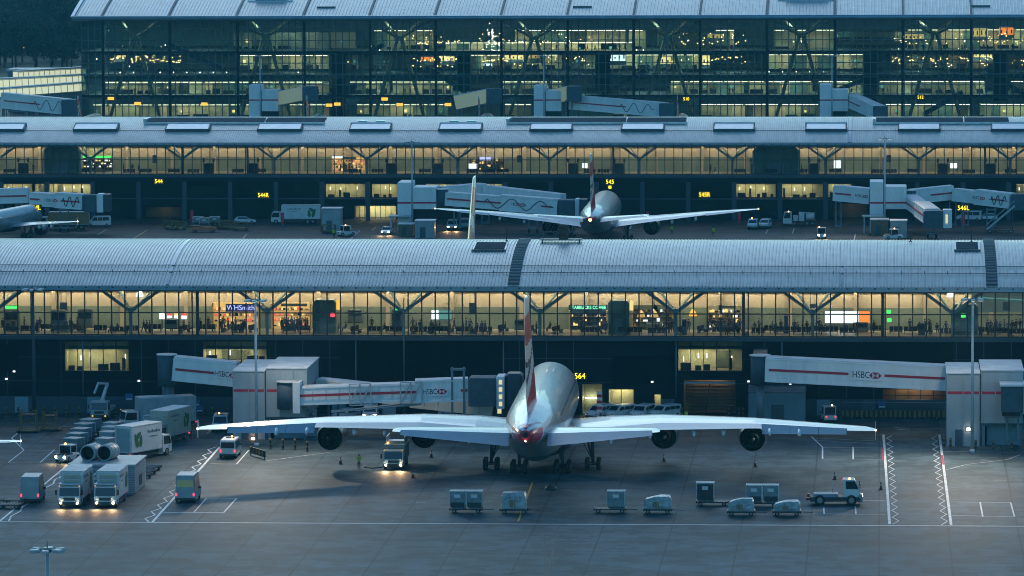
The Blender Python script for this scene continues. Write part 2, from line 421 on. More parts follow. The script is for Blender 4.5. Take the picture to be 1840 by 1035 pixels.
yk = MB(); pl(yk, [(957, 866), (931, 937)], 0.22, 0.012); pl(yk, [(264, 414), (239, 429)], 0.25, 0.012)
kind(yk.build('lead_in_line', 'paint_yellow'), 'structure')
dk = MB(); pl(dk, [(957, 866), (931, 937)], 0.75, 0.008)
a = gp(1004, 945); b_ = gp(983, 1035)
stripe(dk, a, b_, 0.2); stripe(dk, gp(978, 960), gp(978, 1035), 0.12)
kind(dk.build('joint_lines', 'paint_dark'), 'structure')
rk = MB(); pl(rk, [(1585.6, 804), (1586.6, 826)], 0.3, 0.012); pl(rk, [(1692.4, 818), (1695, 835)], 0.3, 0.012)
kind(rk.build('red_markings', 'paint_red'), 'structure')
# ------------------------------------------------------------------ satellite buildings
def holes_wall(mb, x0, x1, z0, z1, y0, y1, holes, m=0):
    xs = sorted({x0, x1, *[h[0] for h in holes], *[h[1] for h in holes]}); zs = sorted({z0, z1, *[h[2] for h in holes], *[h[3] for h in holes]})
    for xa, xb in zip(xs, xs[1:]):
        za_run = None
        for za, zb in zip(zs, zs[1:]):
            c = ((xa + xb) / 2, (za + zb) / 2)
            if not any(h[0] < c[0] < h[1] and h[2] < c[1] < h[3] for h in holes): mb.box(xa, xb, y0, y1, za, zb, m)
def arc_roof(x0, x1, ya, za, yr, zr, yb, nseg, pitch, rib):
    # barrel vault through eave (ya,za) and ridge (yr,zr), with raised standing seams running front to back
    c = yr - ya; h = zr - za; rad = (c * c + h * h) / (2 * h); zc = zr - rad
    n = int((x1 - x0) / pitch); mb = MB(); rings = []
    xs = []
    for i in range(n):
        a = x0 + i * pitch
        xs += [(a, 0), (a + pitch * 0.62, 0.0), (a + pitch * 0.72, rib), (a + pitch * 0.90, rib)]
    ys = [ya + (yb - ya) * k / nseg for k in range(nseg + 1)]
    vs = []; fs = []
    for y in ys:
        s_ = (y - yr) / rad; zz = zc + rad * math.sqrt(max(0, 1 - s_ * s_))
        for x, d in xs: vs.append((x, y + d * s_, zz + d))
    m_ = len(xs)
    for j in range(nseg):
        for i in range(m_ - 1): fs.append((j * m_ + i, j * m_ + i + 1, (j + 1) * m_ + i + 1, (j + 1) * m_ + i))
    mb.add(vs, fs, 0, False)
    f = lambda y: zc + rad * math.sqrt(max(0, 1 - ((y - yr) / rad) ** 2))
    return mb, f
P('roof_metal', (0.62, 0.62, 0.60), 0.45, 0.25, 0.16, 0.35, streak=0.3)
P('roof_lip', (0.42, 0.50, 0.57), 0.4, 0.4)
P('roof_walk', (0.06, 0.09, 0.11), 0.6)
P('roof_panel', (0.012, 0.045, 0.075), 0.8, 0, 0.3, 0.6, spec=0.05)
P('roof_glass', (0.40, 0.54, 0.64), 0.2, 0.1, 0.2, 0.5)
P('roof_frame', (0.50, 0.58, 0.64), 0.4, 0.3)

def satellite(label, Y, x0, x1, gl, gh, eave, ridge, mull0, vpos, thick, strip='strip_warm'):
    """Long vaulted building: hall glazing from gl to gh above the lower storey; positions in metres local to the front line."""
    t = thing('terminal_building', label, 'airport terminal', (0, Y, 0))
    mb, f = arc_roof(x0, x1, -1.2, eave, 21.0, ridge, 43.0, 26, 0.45, 0.09)
    mb.build('roof', 'roof_metal', t)
    MB().box(x0, x1, -1.75, -1.22, eave - 0.42, eave - 0.02).build('gutter', 'gutter', t)
    g = MB(); g.box(x0, x1, -1.50, -1.0, eave - 0.72, eave - 0.44)  # full-length dark strip stands in for the shadow gap below the gutter
    for i in range(int((x1 - x0) / 1.8)): g.box(x0 + i * 1.8, x0 + i * 1.8 + 0.25, -1.82, -1.76, eave - 0.30, eave - 0.10)
    g.build('gutter_bracket_gap', 'gutter_dark', t)
    MB().box(x0, x1, -1.78, -1.25, gh + 0.16, eave - 0.46 - 0.0 if False else gh + 0.42).build('eave_trim', 'gutter', t)
    MB().box(x0, x1, -1.24, 0.7, gh, gh + 0.60).build('soffit', 'gutter_dark', t)
    # hall shell
    MB().box(x0, x1, 8.2, 8.5, gh - 0.32, gh - 0.18).box(x0, x1, 9.55, 9.75, gh - 0.62, gh - 0.45).box(x0, x1, 5.5, 5.8, gh - .05, gh + .12).build('ceiling_duct', 'dim_wall', t)
    fl = MB(); fl.box(x0, x1, 0.12, 10.0, gl - 0.5, gl - 0.02); fl.build('hall_floor', 'hall_floor', t)
    zmid = gl + 2.95
    MB().box(x0, x1, 10.0, 10.3, zmid, gh + 0.6).build('upper_wall', 'tan_wall', t)
    MB().box(x0, x1, 9.85, 10.3, gl, zmid - 0.003).build('lower_wall', 'green_wall', t)
    MB().box(x0, x1, 0.0, 10.3, gh + 0.62, gh + 0.85).build('ceiling', 'ceiling', t)
    for ln, y_, h_ in ((2.4, 8.7, .25), (1.2, 4.0, .2)):
        pr = MB().lampbox(0, ln, 0, h_, 0, .1, 0, 1).build('ceiling_light', [strip, 'ceiling'], t); pr.location = (x0 + 1, y_, gh + .36); x = x0 + 1 + 3.6
        while x < x1 - 2:
            o = pr.copy(); o.parent = t; COL.objects.link(o); o.location = (x, y_, gh + .36); x += 3.6
    x = mull0
    while x > x0: x -= 18.0
    while x < x1 - 1:
        for q in (3.0, 12.3): MB().box(x + q, x + q + .5, 9.5, 9.84, gl, gh + 0.5).build('wall_pier', 'tan_wall', t)
        x += 18
    MB().box(x0, x1, 0.02, 0.05, gl, gh).build('glazing', 'hall_glass', t)
    fr = MB(); x = mull0
    while x > x0: x -= 1.8
    x += 1.8
    while x < x1:
        fr.box(x - 0.085, x + 0.085, -0.10, 0.10, gl, gh); x += 1.8
    zt = gl + (gh - gl) * 0.5
    fr.box(x0, x1, -0.085, 0.085, zt - 0.08, zt + 0.08); fr.box(x0, x1, -0.11, 0.11, gl - 0.08, gl + 0.08)
    for x in thick: fr.box(x - 0.2, x + 0.2, -0.2, 0.115, gl, gh)
    fr.build('window_frame', 'mullion', t)
    for x in vpos:
        b = MB(); za = gl + (gh - gl) * 0.57
        b.prism([(x - 0.2, gl), (x + 0.2, gl), (x + 0.24, za), (x - 0.24, za)], 'y', 0.8, 1.3)
        for s in (-1, 1):
            b.bar((x + s * 0.15, 1.05, za - 0.25), (x + s * 4.35, 1.0, gh + 0.25), 0.34, 0.42)
            b.bar((x + s * 0.10, 1.35, za - 0.25), (x + s * 3.0, 7.5, gh + 0.25), 0.22, 0.26)
        b.prism([(x - 0.24, za - 0.45), (x + 0.24, za - 0.45), (x + 0.6, za), (x, za + 0.2), (x - 0.6, za)], 'y', 0.75, 1.42)
        b.build('brace', 'brace', t)
    MB().box(x0, x1, -0.45, 0.115, gl - 0.62, gl - 0.09).build('ledge', 'ledge', t)
    # closed back and ends
    MB().box(x0, x1, 41.5, 42.0, 0, eave - 0.6).build('back_wall', 'cladding', t)
    for x in (x0, x1): MB().box(x - 0.15, x + 0.15, 0.6, 41.5, 0, eave - 0.3).build('end_wall', 'cladding', t)
    return t, f

def lit_window(par, Y, xa, xb, za, zb, yf, n, depth=4.5, wall='room_wall', dark_top=0.0, strip='strip_room', blank=0):
    """window part with its own frame and pane, and the lit room behind"""
    rm = MB()
    rm.box(xa - 0.3, xb + 0.3, yf + depth, yf + depth + 0.15, za - 0.3, zb + 0.3, 0)
    rm.box(xa - 0.3, xb + 0.3, yf + 0.42, yf + depth, za - 0.3, za - 0.02, 1)
    rm.box(xa - 0.3, xb + 0.3, yf + 0.42, yf + depth, zb + 0.02, zb + 0.2, 0)
    rm.box(xa - 0.3, xa - 0.1, yf + 0.42, yf + depth, za, zb, 0); rm.box(xb + 0.1, xb + 0.3, yf + 0.42, yf + depth, za, zb, 0)
    for k in range(max(1, int((xb - xa) / 2.2))):
        x = xa + 0.6 + 2.2 * k
        rm.lampbox(x, x + 1.1, yf + depth - 1.5, yf + depth - 1.1, zb - 0.12 - dark_top, zb - 0.04 - dark_top, 2, 0, 6)
    if dark_top: rm.box(xa, xb, yf + 0.45, yf + depth, zb - dark_top + 0.01, zb - dark_top + 0.1, 3)
    rs = random.Random(int(xa * 13)); x = xa + .3
    while x < xb - .8:
        k = rs.random(); w_ = rs.uniform(.5, 1.6)
        if k < .45: rm.box(x, x + w_, yf + 1.2, yf + 1.7, za, za + rs.uniform(.5, 1.0), 4)
        elif k < .6: rm.box(x, x + .4, yf + 2, yf + 2.3, za, za + rs.uniform(1.4, 1.8), 4)
        elif k < .75: rm.box(x, x + w_ * 1.3, yf + depth - .2, yf + depth - .02, za + .1, zb - .5 - dark_top, 5)
        if rs.random() < .5: z_ = za + rs.uniform(.35, .6) * (zb - za - dark_top); rm.box(x + .3, x + .4, yf + 2.5, yf + 2.6, z_, z_ + .6, 6)
        x += w_ + rs.uniform(.2, 1.0)
    rm.build('lit_room', [wall, 'hall_floor', strip, 'atrium_dark', 'ink', 'dim_wall', 'line_glow'], par)
    p = MB().box(xa, xb, yf + 0.16, yf + 0.19, za, zb).build('window', 'hall_glass', par)
    fr = MB()
    for k in range(n + 1):
        x = xa + (xb - xa) * k / n; fr.box(x - 0.05, x + 0.05, yf + 0.1, yf + 0.24, za, zb)
    fr.box(xa, xb, yf + 0.09, yf + 0.25, za - 0.06, za + 0.06); fr.box(xa, xb, yf + 0.09, yf + 0.25, zb - 0.06, zb + 0.06)
    fr.build('frame', 'mullion', p)

# ---- near satellite
glC, ghC = wz(603.5, YC), wz(523, YC); evC = wz(514.5, YC - 1.2); rdC = wz(432, YC + 22)
XC0, XC1 = -150.0, 58.0
TC, FC = satellite('near long terminal with silver vaulted roof, lit glass hall and dark windowless base', YC, XC0, XC1, glC, ghC, evC, rdC,
    wx(31.9, YC, 560), [wx(p, YC + 1, 560) for p in (-10, 235, 480, 725, 970, 1214, 1460, 1712)], [wx(p, YC, 560) for p in (355, 1336, 1586)])
def rc(px0, px1, py0, py1, Y): return (wx(px0, Y, py0), wx(px1, Y, py0), wz(py1, Y, (px0 + px1) / 2), wz(py0, Y, (px0 + px1) / 2))
wins = [rc(116, 231, 613, 667, YC), rc(364, 479, 613, 652, YC), rc(1218, 1334, 613, 667, YC)]
doors = [rc(1228, 1322, 683, 741, YC), rc(1093, 1139, 700, 744, YC), rc(1046, 1082, 690, 744, YC), rc(1176, 1187, 709, 744, YC), rc(1586, 1700, 700, 741, YC)]
wl = MB(); holes = [(w_[0], w_[1], w_[2], w_[3]) for w_ in wins + doors]
holes = [(a, b, max(0.02, c), d) for a, b, c, d in holes]
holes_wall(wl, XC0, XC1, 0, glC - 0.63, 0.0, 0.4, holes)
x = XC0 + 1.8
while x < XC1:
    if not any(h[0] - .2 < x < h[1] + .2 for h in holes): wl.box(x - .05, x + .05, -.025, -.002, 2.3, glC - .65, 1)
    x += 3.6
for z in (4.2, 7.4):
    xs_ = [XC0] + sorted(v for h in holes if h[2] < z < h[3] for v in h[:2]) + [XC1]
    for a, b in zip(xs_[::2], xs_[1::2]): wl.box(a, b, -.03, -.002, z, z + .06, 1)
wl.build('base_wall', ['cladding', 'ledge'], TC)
for px_ in (40, 170, 262, 610, 700, 800, 1010, 1200, 1480, 1560):
    x = wx(px_, YC, 730); d_ = MB().box(x - .9, x + .9, -.58, -.505, .05, 2.15).build('service_door', 'hut_blue' if px_ % 3 else 'bellows', TC); MB().box(x + .55, x + .75, -.62, -.585, 1.0, 1.12).build('handle', 'rim', d_)
for px_, z in ((12, 4.4), (26, 5.4), (1172, 4.3), (700, 3.4), (1345, 4.4), (1420, 4.0), (250, 4.2)):
    x = wx(px_, YC, 700); MB().rbox(x - .16, x + .16, -.3, -.03, z, z + .2, 0, .03).build('wall_light', 'screen_white', TC)
for px_ in (150, 640, 905, 1215, 1405):
    x = wx(px_, YC, 700); MB().tube((x, -.16, 2.3), (x, -.16, glC - .7), .09, .09, 8).build('drainpipe', 'steel_blue', TC)
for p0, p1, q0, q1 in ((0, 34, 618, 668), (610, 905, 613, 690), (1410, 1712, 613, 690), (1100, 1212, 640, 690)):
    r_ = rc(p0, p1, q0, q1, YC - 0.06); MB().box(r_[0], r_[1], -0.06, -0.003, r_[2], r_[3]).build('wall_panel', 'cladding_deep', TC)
for p0, p1 in ((0, 420), (1350, 1700)):
    MB().box(wx(p0, YC, 730), wx(p1, YC, 730), -0.5, -0.003, 0.0, 2.2).build('plinth', 'ledge', TC)
for w_, dt in zip(wins, (1.15, 1.15, 1.15)): lit_window(TC, YC, *w_, 0.0, 5, dark_top=dt)
for i, (a, b, c, d) in enumerate(holes[3:]):
    m_ = ['bay_brown', 'room_wall', 'dim_wall', 'room_wall', 'bay_brown'][i]; dp = [7, 4, 5, 2.5, 6][i]
    q = MB(); q.box(a - .2, b + .2, 0.4 + dp, 0.6 + dp, 0.02, d + 0.2, 0); q.box(a - .2, a - .02, 0.42, 0.4 + dp, 0.02, d + .2, 0); q.box(b + .02, b + .2, 0.42, 0.4 + dp, 0.02, d + .2, 0)
    q.box(a - .2, b + .2, 0.42, 0.4 + dp, d + 0.05, d + 0.2, 0)
    if i != 2:
        q.box(a + (b - a) * .2, b - (b - a) * .2, dp - 0.6, dp - 0.4, d - 0.12, d - 0.02, 1)
    else: q.box(a + .2, b - .4, dp - .3, dp - .1, 1.6, 1.75, 1)
    q.build('loading_bay' if i in (0, 4) else 'doorway', [m_, 'strip_bay' if i in (0, 4) else 'strip_room'], TC)
    if i == 0:
        for k in range(9): z = .3 + k * (d - .5) / 9; MB().box(a, b, dp + .3, dp + .38, z, z + .06).build('shutter_slat', 'truck_dark', TC)
        MB().box(a, b, .5, .9, d - .55, d - .25).build('shutter_drum', 'truck_grey', TC); MB().tube((a + (b - a) * .42, .8, .05), (a + (b - a) * .5, .8, d - .6), .07).build('pipe', 'truck_dark', TC)
        MB().rbox(a + .2, a + .7, 1, 1.4, .05, 1.4, 0, .04).build('buffer', 'faded_yellow', TC); MB().rbox(b - 1.2, b - .3, 2, 3, .05, 1.0, 0, .04).build('buffer', 'truck_dark', TC)
    if i in (0, 1, 4):
        q = MB(); n = [1, 2, 5][i if i < 2 else 2]
        for k in range(n + 1): q.box(a + (b - a) * k / n - .06, a + (b - a) * k / n + .06, 0.1, 0.3, 0.02, d)
        if i == 4: q.box(a, b, 0.12, 0.28, d * 0.45, d * 0.45 + 0.1); q.box(a, b, 0.12, 0.28, d * 0.75, d * 0.75 + 0.1)
        q.build('door_frame', 'mullion', TC)
# roof fittings: walkways with treads, hatches, plant platform, edge cable
def on_roof(f, y): return f(y)
for p in (923, 1771):
    x = wx(p - (8 if p < 1000 else -3), YC, 500) + 0.6
    wk = MB()
    for k in range(24):
        y = -0.9 + k * 1.0; dz = f_ = FC(y) + 0.1
        wk.bar((x, y, FC(y) + 0.12), (x, y + 1.0, FC(y + 1.0) + 0.12), 1.5, 0.1, 0)
        wk.box(x - 0.75, x + 0.75, y + 0.3, y + 0.5, FC(y + .4) + 0.14, FC(y + .4) + 0.30, 1)
    wk.build('roof_walkway', ['roof_walk', 'steel_blue'], TC)
for a, b in ((860, 913), (1717, 1756)):
    xa, xb = wx(a, YC + 20, 445), wx(b, YC + 20, 445)
    h = MB(); y0, y1 = roof_y(FC, xa, YC, 452), roof_y(FC, xa, YC, 437.5)
    h.prism([(y0, FC(y0) + 0.1), (y1, FC(y1) + 0.1), (y1, FC(y1) + 0.22), (y0, FC(y0) + 0.22)], 'x', xa - .25, xb + .25, 1)
    h.prism([(y0 + .5, FC(y0 + .5) + 0.2), (y1 - .5, FC(y1 - .5) + 0.2), (y1 - .5, FC(y1 - .5) + 0.27), (y0 + .5, FC(y0 + .5) + 0.27)], 'x', xa, xb, 0)
    h.box(xa - 0.3, xb + 0.3, y0 - 0.2, y0, FC(y0) + 0.05, FC(y0) + 0.3, 2)
    h.build('roof_hatch', ['roof_panel', 'roof_frame', 'roof_walk'], TC)
cb = MB()
for y, r in ((2.6, 0.03), (4.9, 0.025)): cb.box(XC0, XC1, y, y + 0.08, FC(y) + 0.12, FC(y) + 0.2)
for i in range(70): cb.box(XC0 + i * 3, XC0 + i * 3 + 0.08, 2.6, 2.68, FC(2.6) + 0.05, FC(2.6) + 0.45)
cb.build('roof_cable', 'roof_walk', TC)
for px_ in (310, 1521):
    jn = MB(); xx = wx(px_ - 8, YC, 500)
    for k in range(23):
        y = -1 + k; jn.bar((xx, y, FC(y) + 0.06), (xx, y + 1, FC(y + 1) + 0.06), 0.35, 0.08)
    jn.build('roof_joint', 'gutter', TC)
x = wx(1014, YC + 19, 440)
pf = thing('rooftop_plant', 'small dark rooftop plant stack on a grated platform at the vaulted ridge', 'roof plant', (x, YC + 19, FC(19)))
MB().box(-3.2, 2.4, -1.2, 1.2, 0.35, 0.5).box(-3, -2.8, -1, -.8, -0.2, .36).box(2, 2.2, -1, -.8, -0.2, .36).build('platform', 'roof_walk', pf)
MB().rbox(-0.7, 0.5, -0.6, 0.6, 0.5, 2.4).box(-0.9, 0.7, -0.8, 0.8, 1.5, 1.7).build('stack', 'trunk', pf)
MB().tube((-2.8, -1.1, .5), (-2.8, -1.1, 1.5), .04).tube((2.1, -1.1, .5), (2.1, -1.1, 1.5), .04).bar((-3, -1.1, 1.5), (2.3, -1.1, 1.5), .06, .06).build('railing', 'steel_blue', pf)
for p in (1636, 1745, 911):
    a = thing('roof_pole', {1636: 'short dark pole standing alone at the right of the near vaulted roof ridge', 1745: 'thin pole behind the right roof hatch', 911: 'thin pole between the left roof hatch and the walkway'}[p], 'pole', (wx(p, YC + 21, 440), YC + 20.5, FC(20.5)))
    MB().tube((0, 0, 0), (0, 0, 1.5 if p == 1636 else 1.9), 0.07).build('shaft', 'ink', a)
    MB().box(-.2, .2, -.2, .2, 0, .12).build('base', 'ink', a)

# ---- middle satellite
glB, ghB = wz(313.5, YB), wz(261, YB); evB = wz(257.0, YB - 1.2); rdB = wz(210.5, YB + 22)
XB0, XB1 = -205.0, 60.0
TB, FB = satellite('middle long terminal with rows of roof windows and an open dark undercroft', YB, XB0, XB1, glB, ghB, evB, rdB,
    wx(28, YB, 290), [wx(p, YB + 1, 290) for p in (-3, 162, 327, 493, 659, 822, 987, 1149, 1316, 1483, 1651, 1815)], [wx(p, YB, 290) for p in (328, 445, 1102, 1770)], 'strip_hall')
for a, b in ((-40, 48), (135, 215), (300, 380), (465, 545), (630, 705), (790, 868), (953, 1030), (1117, 1195), (1282, 1357), (1447, 1522), (1613, 1690), (1780, 1858)):
    xa, xb = wx(a, YB + 8, 232), wx(b, YB + 8, 232); y0, y1 = roof_y(FB, wx(920, YB + 8, 232), YB, 237), roof_y(FB, wx(920, YB + 8, 232), YB, 228.5)
    h = MB()
    h.prism([(y0, FB(y0) + 0.02), (y1, FB(y1) + 0.02), (y1, FB(y1) + 0.75), (y0, FB(y0) + 0.55)], 'x', xa, xb, 1)
    rl = h.build('rooflight', ['roof_glass', 'gutter_dark'], TB)
    h = MB(); h.prism([(y0 - .1, FB(y0) + 0.56), (y1, FB(y1) + 0.77), (y1, FB(y1) + 0.86), (y0 - .1, FB(y0) + 0.65)], 'x', xa + .3, xb - .3); h.build('pane', 'roof_glass', rl)
    h = MB(); h.box(xa, xb, y1 - .1, y1 + .25, FB(y1) + .2, FB(y1) + 1.0); h.build('frame', 'roof_frame', rl)
for a, b in ((270, 588), (918, 1235), (1573, 1813)):
    xa, xb = wx(a, YB + 17, 218), wx(b, YB + 17, 218); h = MB(); y0, y1 = roof_y(FB, wx(920, YB + 14, 220), YB, 223.5), roof_y(FB, wx(920, YB + 14, 220), YB, 213.5); n = 2
    for k in range(n):
        u, v = xa + (xb - xa) * (0, .66, 1)[k] + .15, xa + (xb - xa) * (0, .66, 1)[k + 1] - .15
        h.prism([(y0, FB(y0) + 0.1), (y1, FB(y1) + 0.1), (y1, FB(y1) + 0.3), (y0, FB(y0) + 0.3)], 'x', u, v, 0)
    h.box(xa - .3, xb + .3, y0 - .3, y0 - .02, FB(y0) + .05, FB(y0) + .45, 1); h.box(xa - .5, xa, y0, y1, FB(y1) - .35, FB(y1) + .34, 1)
    h.build('roof_recess', ['roof_panel', 'roof_frame'], TB)
for p in (655, 687, 818, 850):
    x = wx(p, YB + 16, 220); h = MB(); yv = roof_y(FB, x, YB, 221.5); h.rbox(x - 0.9, x + 0.9, yv, yv + 1.6, FB(yv) - .1, FB(yv + 1) + 0.4, 0, 0.1); h.build('roof_vent', 'roof_glass', TB)
jn = MB()
for px_ in (1527,):
    xx = wx(px_, YB, 240)
    for k in range(22): y = -1 + k; jn.bar((xx, y, FB(y) + 0.07), (xx, y + 1, FB(y + 1) + 0.07), 0.6, 0.12)
jn.build('roof_joint', 'gutter', TB)
cb = MB(); cb.box(XB0, XB1, 5.2, 5.28, FB(5.2) + .1, FB(5.2) + .2); cb.build('roof_cable', 'roof_walk', TB)
# undercroft
MB().box(XB0, XB1, -0.2, 0.4, glB - 1.5, glB - 0.63).build('slab_edge', 'cladding', TB)
winB = [rc(5, 58, 330, 354, YB + 3), rc(62, 163, 330, 354, YB + 3), rc(585, 658, 330, 355, YB + 3), rc(668, 716, 330, 355, YB + 3), rc(765, 820, 330, 350, YB + 3), rc(860, 903, 330, 350, YB + 3),
        rc(1322, 1394, 330, 355, YB + 3), rc(1404, 1479, 330, 355, YB + 3), rc(1488, 1530, 330, 355, YB + 3), rc(1826, 1870, 330, 355, YB + 3)]
dorB = [rc(636, 712, 370, 395, YB + 3), rc(256, 330, 372, 396, YB + 3), rc(1497, 1560, 366, 394, YB + 3)]
holes = [tuple(w_) for w_ in winB] + [(a, b, 0.05, d) for a, b, c, d in dorB]
wl = MB(); holes_wall(wl, XB0, XB1, 0, glB - 1.5, 3.0, 3.4, holes); wl.build('base_wall', 'cladding', TB)
for w_ in winB: lit_window(TB, YB, *w_, 3.0, max(2, round((w_[1] - w_[0]) / 1.9)), strip='strip_room', wall='room_wall', depth=5)
for i, (a, b, c, d) in enumerate(holes[10:]):
    q = MB(); dp = 5; q.box(a - .2, b + .2, 3.4 + dp, 3.6 + dp, 0.05, d + .2, 0); q.box(a - .2, b + .2, 3.42, 3.4 + dp, d + .05, d + .2, 0)
    if i == 0: q.box(a + 1, b - 1, 6.5, 6.8, d - .12, d - .02, 1)
    else: q.box(a + 3.5, a + 4.6, 6.6, 6.8, d - .12, d - .02, 1)
    q.build('doorway', ['room_wall' if i == 0 else 'bay_brown', 'strip_room' if i == 0 else 'strip_green'], TB)
    if i == 0:
        q = MB()
        for k in range(9): q.box(a + (b - a) * k / 8 - .05, a + (b - a) * k / 8 + .05, 3.1, 3.3, 0.05, d)
        q.build('door_frame', 'mullion', TB)
for i in range(34):
    x = wx(249 + (i - 8) * 82.3, YB, 360)
    if XB0 < x < XB1: MB().box(x - 0.45, x + 0.45, -0.15, 0.7, 0, glB - 1.5).build('column', 'ledge', TB)
MB().box(XB0, XB1, 0.1, 0.5, wz(358.5, YB), wz(356.5, YB)).build('beam', 'ledge', TB)
P('atrium_teal', (0.10, 0.20, 0.20), 0.6, 0, 0.4, 0.3)
E('strip_fill', (0.80, 1.0, 0.90), 8.0)
# ------------------------------------------------------------------ main terminal (farthest)
XA0 = wx(147, YA, 120); XA1 = 75.0
zA = lambda y: wz(y, YA)
evA = zA(30)
TA = thing('terminal_building', 'farthest and tallest terminal, fully glazed front with lit floors and splayed steel legs', 'airport terminal', (0, YA, 0))
# roof: low vault with dark bay ribs
def zroof(y): 
    rad = 420.0; c = 78.0; return 42.5 - (rad - math.sqrt(rad * rad - (y - c) ** 2)) if y > 6 else None
c_ = 78.0; h_ = 10.5; rad_ = (c_ + 4) ** 2 / (2 * h_) + h_ / 2; zc_ = evA + h_ - rad_
fA = lambda y: zc_ + math.sqrt(rad_ ** 2 - (y - c_) ** 2)
mb = MB(); ys = [-4 + 160 * k / 40 for k in range(41)]
n = int((XA1 - XA0 + 8) / 0.9); vs = []; fs = []
xs = []
for i in range(n): xs += [(XA0 - 1.6 + i * .9, 0), (XA0 - 1.6 + i * .9 + .7, 0), (XA0 - 1.6 + i * .9 + .8, .07)]
for y in ys:
    for x, d in xs: vs.append((x, y, fA(y) + d))
m_ = len(xs)
for j in range(40):
    for i in range(m_ - 1): fs.append((j * m_ + i, j * m_ + i + 1, (j + 1) * m_ + i + 1, (j + 1) * m_ + i))
mb.add(vs, fs); mb.build('roof', 'roof_metal', TA)
ribs = [wx(p, YA, 25) for p in (185, 305, 427, 547, 665, 783, 901, 1020, 1139, 1258, 1378, 1500, 1622, 1745, 1866)]
for x in ribs:
    rb = MB()
    for k in range(20): y = -3.5 + k * 3; rb.bar((x, y, fA(y) + .12), (x, y + 3, fA(y + 3) + .12), 0.55, 0.4)
    rb.build('roof_rib', 'roof_walk', TA)
MB().tube((XA0 - 1.8, -4.2, evA - .1), (XA1 + 4, -4.2, evA - .1), .62, n=10).build('gutter', 'gutter', TA)
MB().box(XA0 - 1.5, XA1, -3.6, 0.5, evA - .9, evA - .45).build('soffit', 'gutter_dark', TA)
vg = MB()
for k in range(30): y = -4 + k * 5; vg.bar((XA0 - 1.8, y, fA(y)), (XA0 - 1.8, y + 5, fA(y + 5)), .9, .8)
vg.build('verge', 'gutter', TA)
for a, b in ((450, 530), (1398, 1502)):
    xa, xb = wx(a, YA + 18, 8), wx(b, YA + 18, 8); h = MB(); y0 = 12
    h.box(xa, xb, y0, y0 + 5, fA(y0) - .3, fA(y0) + .35, 1); h.rbox(xa + 2, xb - 2, y0 + 1, y0 + 6, fA(y0), fA(y0) + 2.6, 0, .2)
    h.build('rooftop_plant_box', ['roof_panel', 'roof_glass'], TA)
for a in (570, 1030, 1745):
    x = wx(a, YA + 6, 20); MB().box(x, x + 5, 5, 5.7, fA(5) + .05, fA(5) + .45).build('roof_louvre', 'roof_walk', TA)
# floors
fl_z = [zA(172) - 0.0, zA(135), zA(93)]
GB = 0.0
top = evA - .9
for z in fl_z:
    MB().box(XA0 + .3, XA1, 1.2, 42, z - .9, z).build('floor_slab', 'atrium_slab', TA)
MB().box(XA0 + .3, XA1, .4, 42, -.1, .1).build('ground_floor', 'hall_floor_dark', TA)
MB().box(XA0 + .3, XA1, 42, 42.4, 0, top).build('back_wall', 'atrium_dark', TA)
MB().box(XA0 + .3, XA1, .6, 42, top + .02, top + .3).build('ceiling', 'atrium_dark', TA)
for x in (XA0, XA1): MB().box(x - .03, x + .03, .1, 150, 0, top).build('side_glazing', 'atrium_glass', TA)
for zc in [zA(172) - 1.0, zA(135) - 1.0, zA(93) - 1.0, top - .15]:  # added fill strips that brighten the dark back walls and slabs
    for y in (9, 22):
        x = XA0 + 2; pr = None
        while x < XA1 - 14:
            if pr is None: pr = MB().lampbox(0, 9.0, 0, .5, -.06, 0, 0, 1).build('ceiling_light', ['strip_fill', 'atrium_slab'], TA); o = pr
            else: o = pr.copy(); o.parent = TA; COL.objects.link(o)
            o.location = (x, y, zc); x += 18 if y == 9 else 24
# lit rooms: (px0, px1, top row, bottom row, wall material, strip strength material, depth)
def lit(p0, p1, r0, r1, y, wall, strip, sw=1.3, sh=.1, name='lit_wall'):
    xa, xb = wx(p0, YA + y, (r0 + r1) / 2), wx(p1, YA + y, (r0 + r1) / 2); za, zb = wz(r1, YA + y), wz(r0, YA + y)
    q = MB(); x = xa; rs = random.Random(int(p0 * 7 + r0))
    while x < xb:
        w_ = min(rs.uniform(1.2, 5.5), xb - x); mi = rs.choice((0, 0, 0, 0, 2, 3, 4, 5)) if name == 'lit_wall' else 0; jy = rs.choice((0, 0, 1.2, 2.0))
        q.box(x, x + w_ - .02, y + jy, y + jy + .3, za, zb, mi)
        if rs.random() < .55: q.box(x + .2, x + w_ * .8, y - 2.2, y - 1.8, za, za + rs.uniform(.9, 1.5), 6)
        if rs.random() < .25: k_ = rs.uniform(.3, .8); q.box(x + w_ * .2, x + w_ * .2 + k_, y - .3, y - .2, za + (zb - za) * .45, za + (zb - za) * .45 + k_, rs.choice((7, 8)))
        x += w_
    x = xa + .3
    while x < xb - 1.2 and strip:
        ln = random.uniform(1.8, 4.5); q.lampbox(x, min(x + ln, xb), y - 1.1 - sw, y - 1.1, zb - sh - .02, zb - .02, 1, 0, 9); x += ln + random.choice((.15, .3, .6))
    q.build(name, [wall, strip or 'strip_warm', 'tan_wall', 'dim_wall', 'atrium_teal', 'room_wall', 'ink', 'shop_glow', 'screen_teal', 'line_glow'], TA)
rn = random.Random(3)
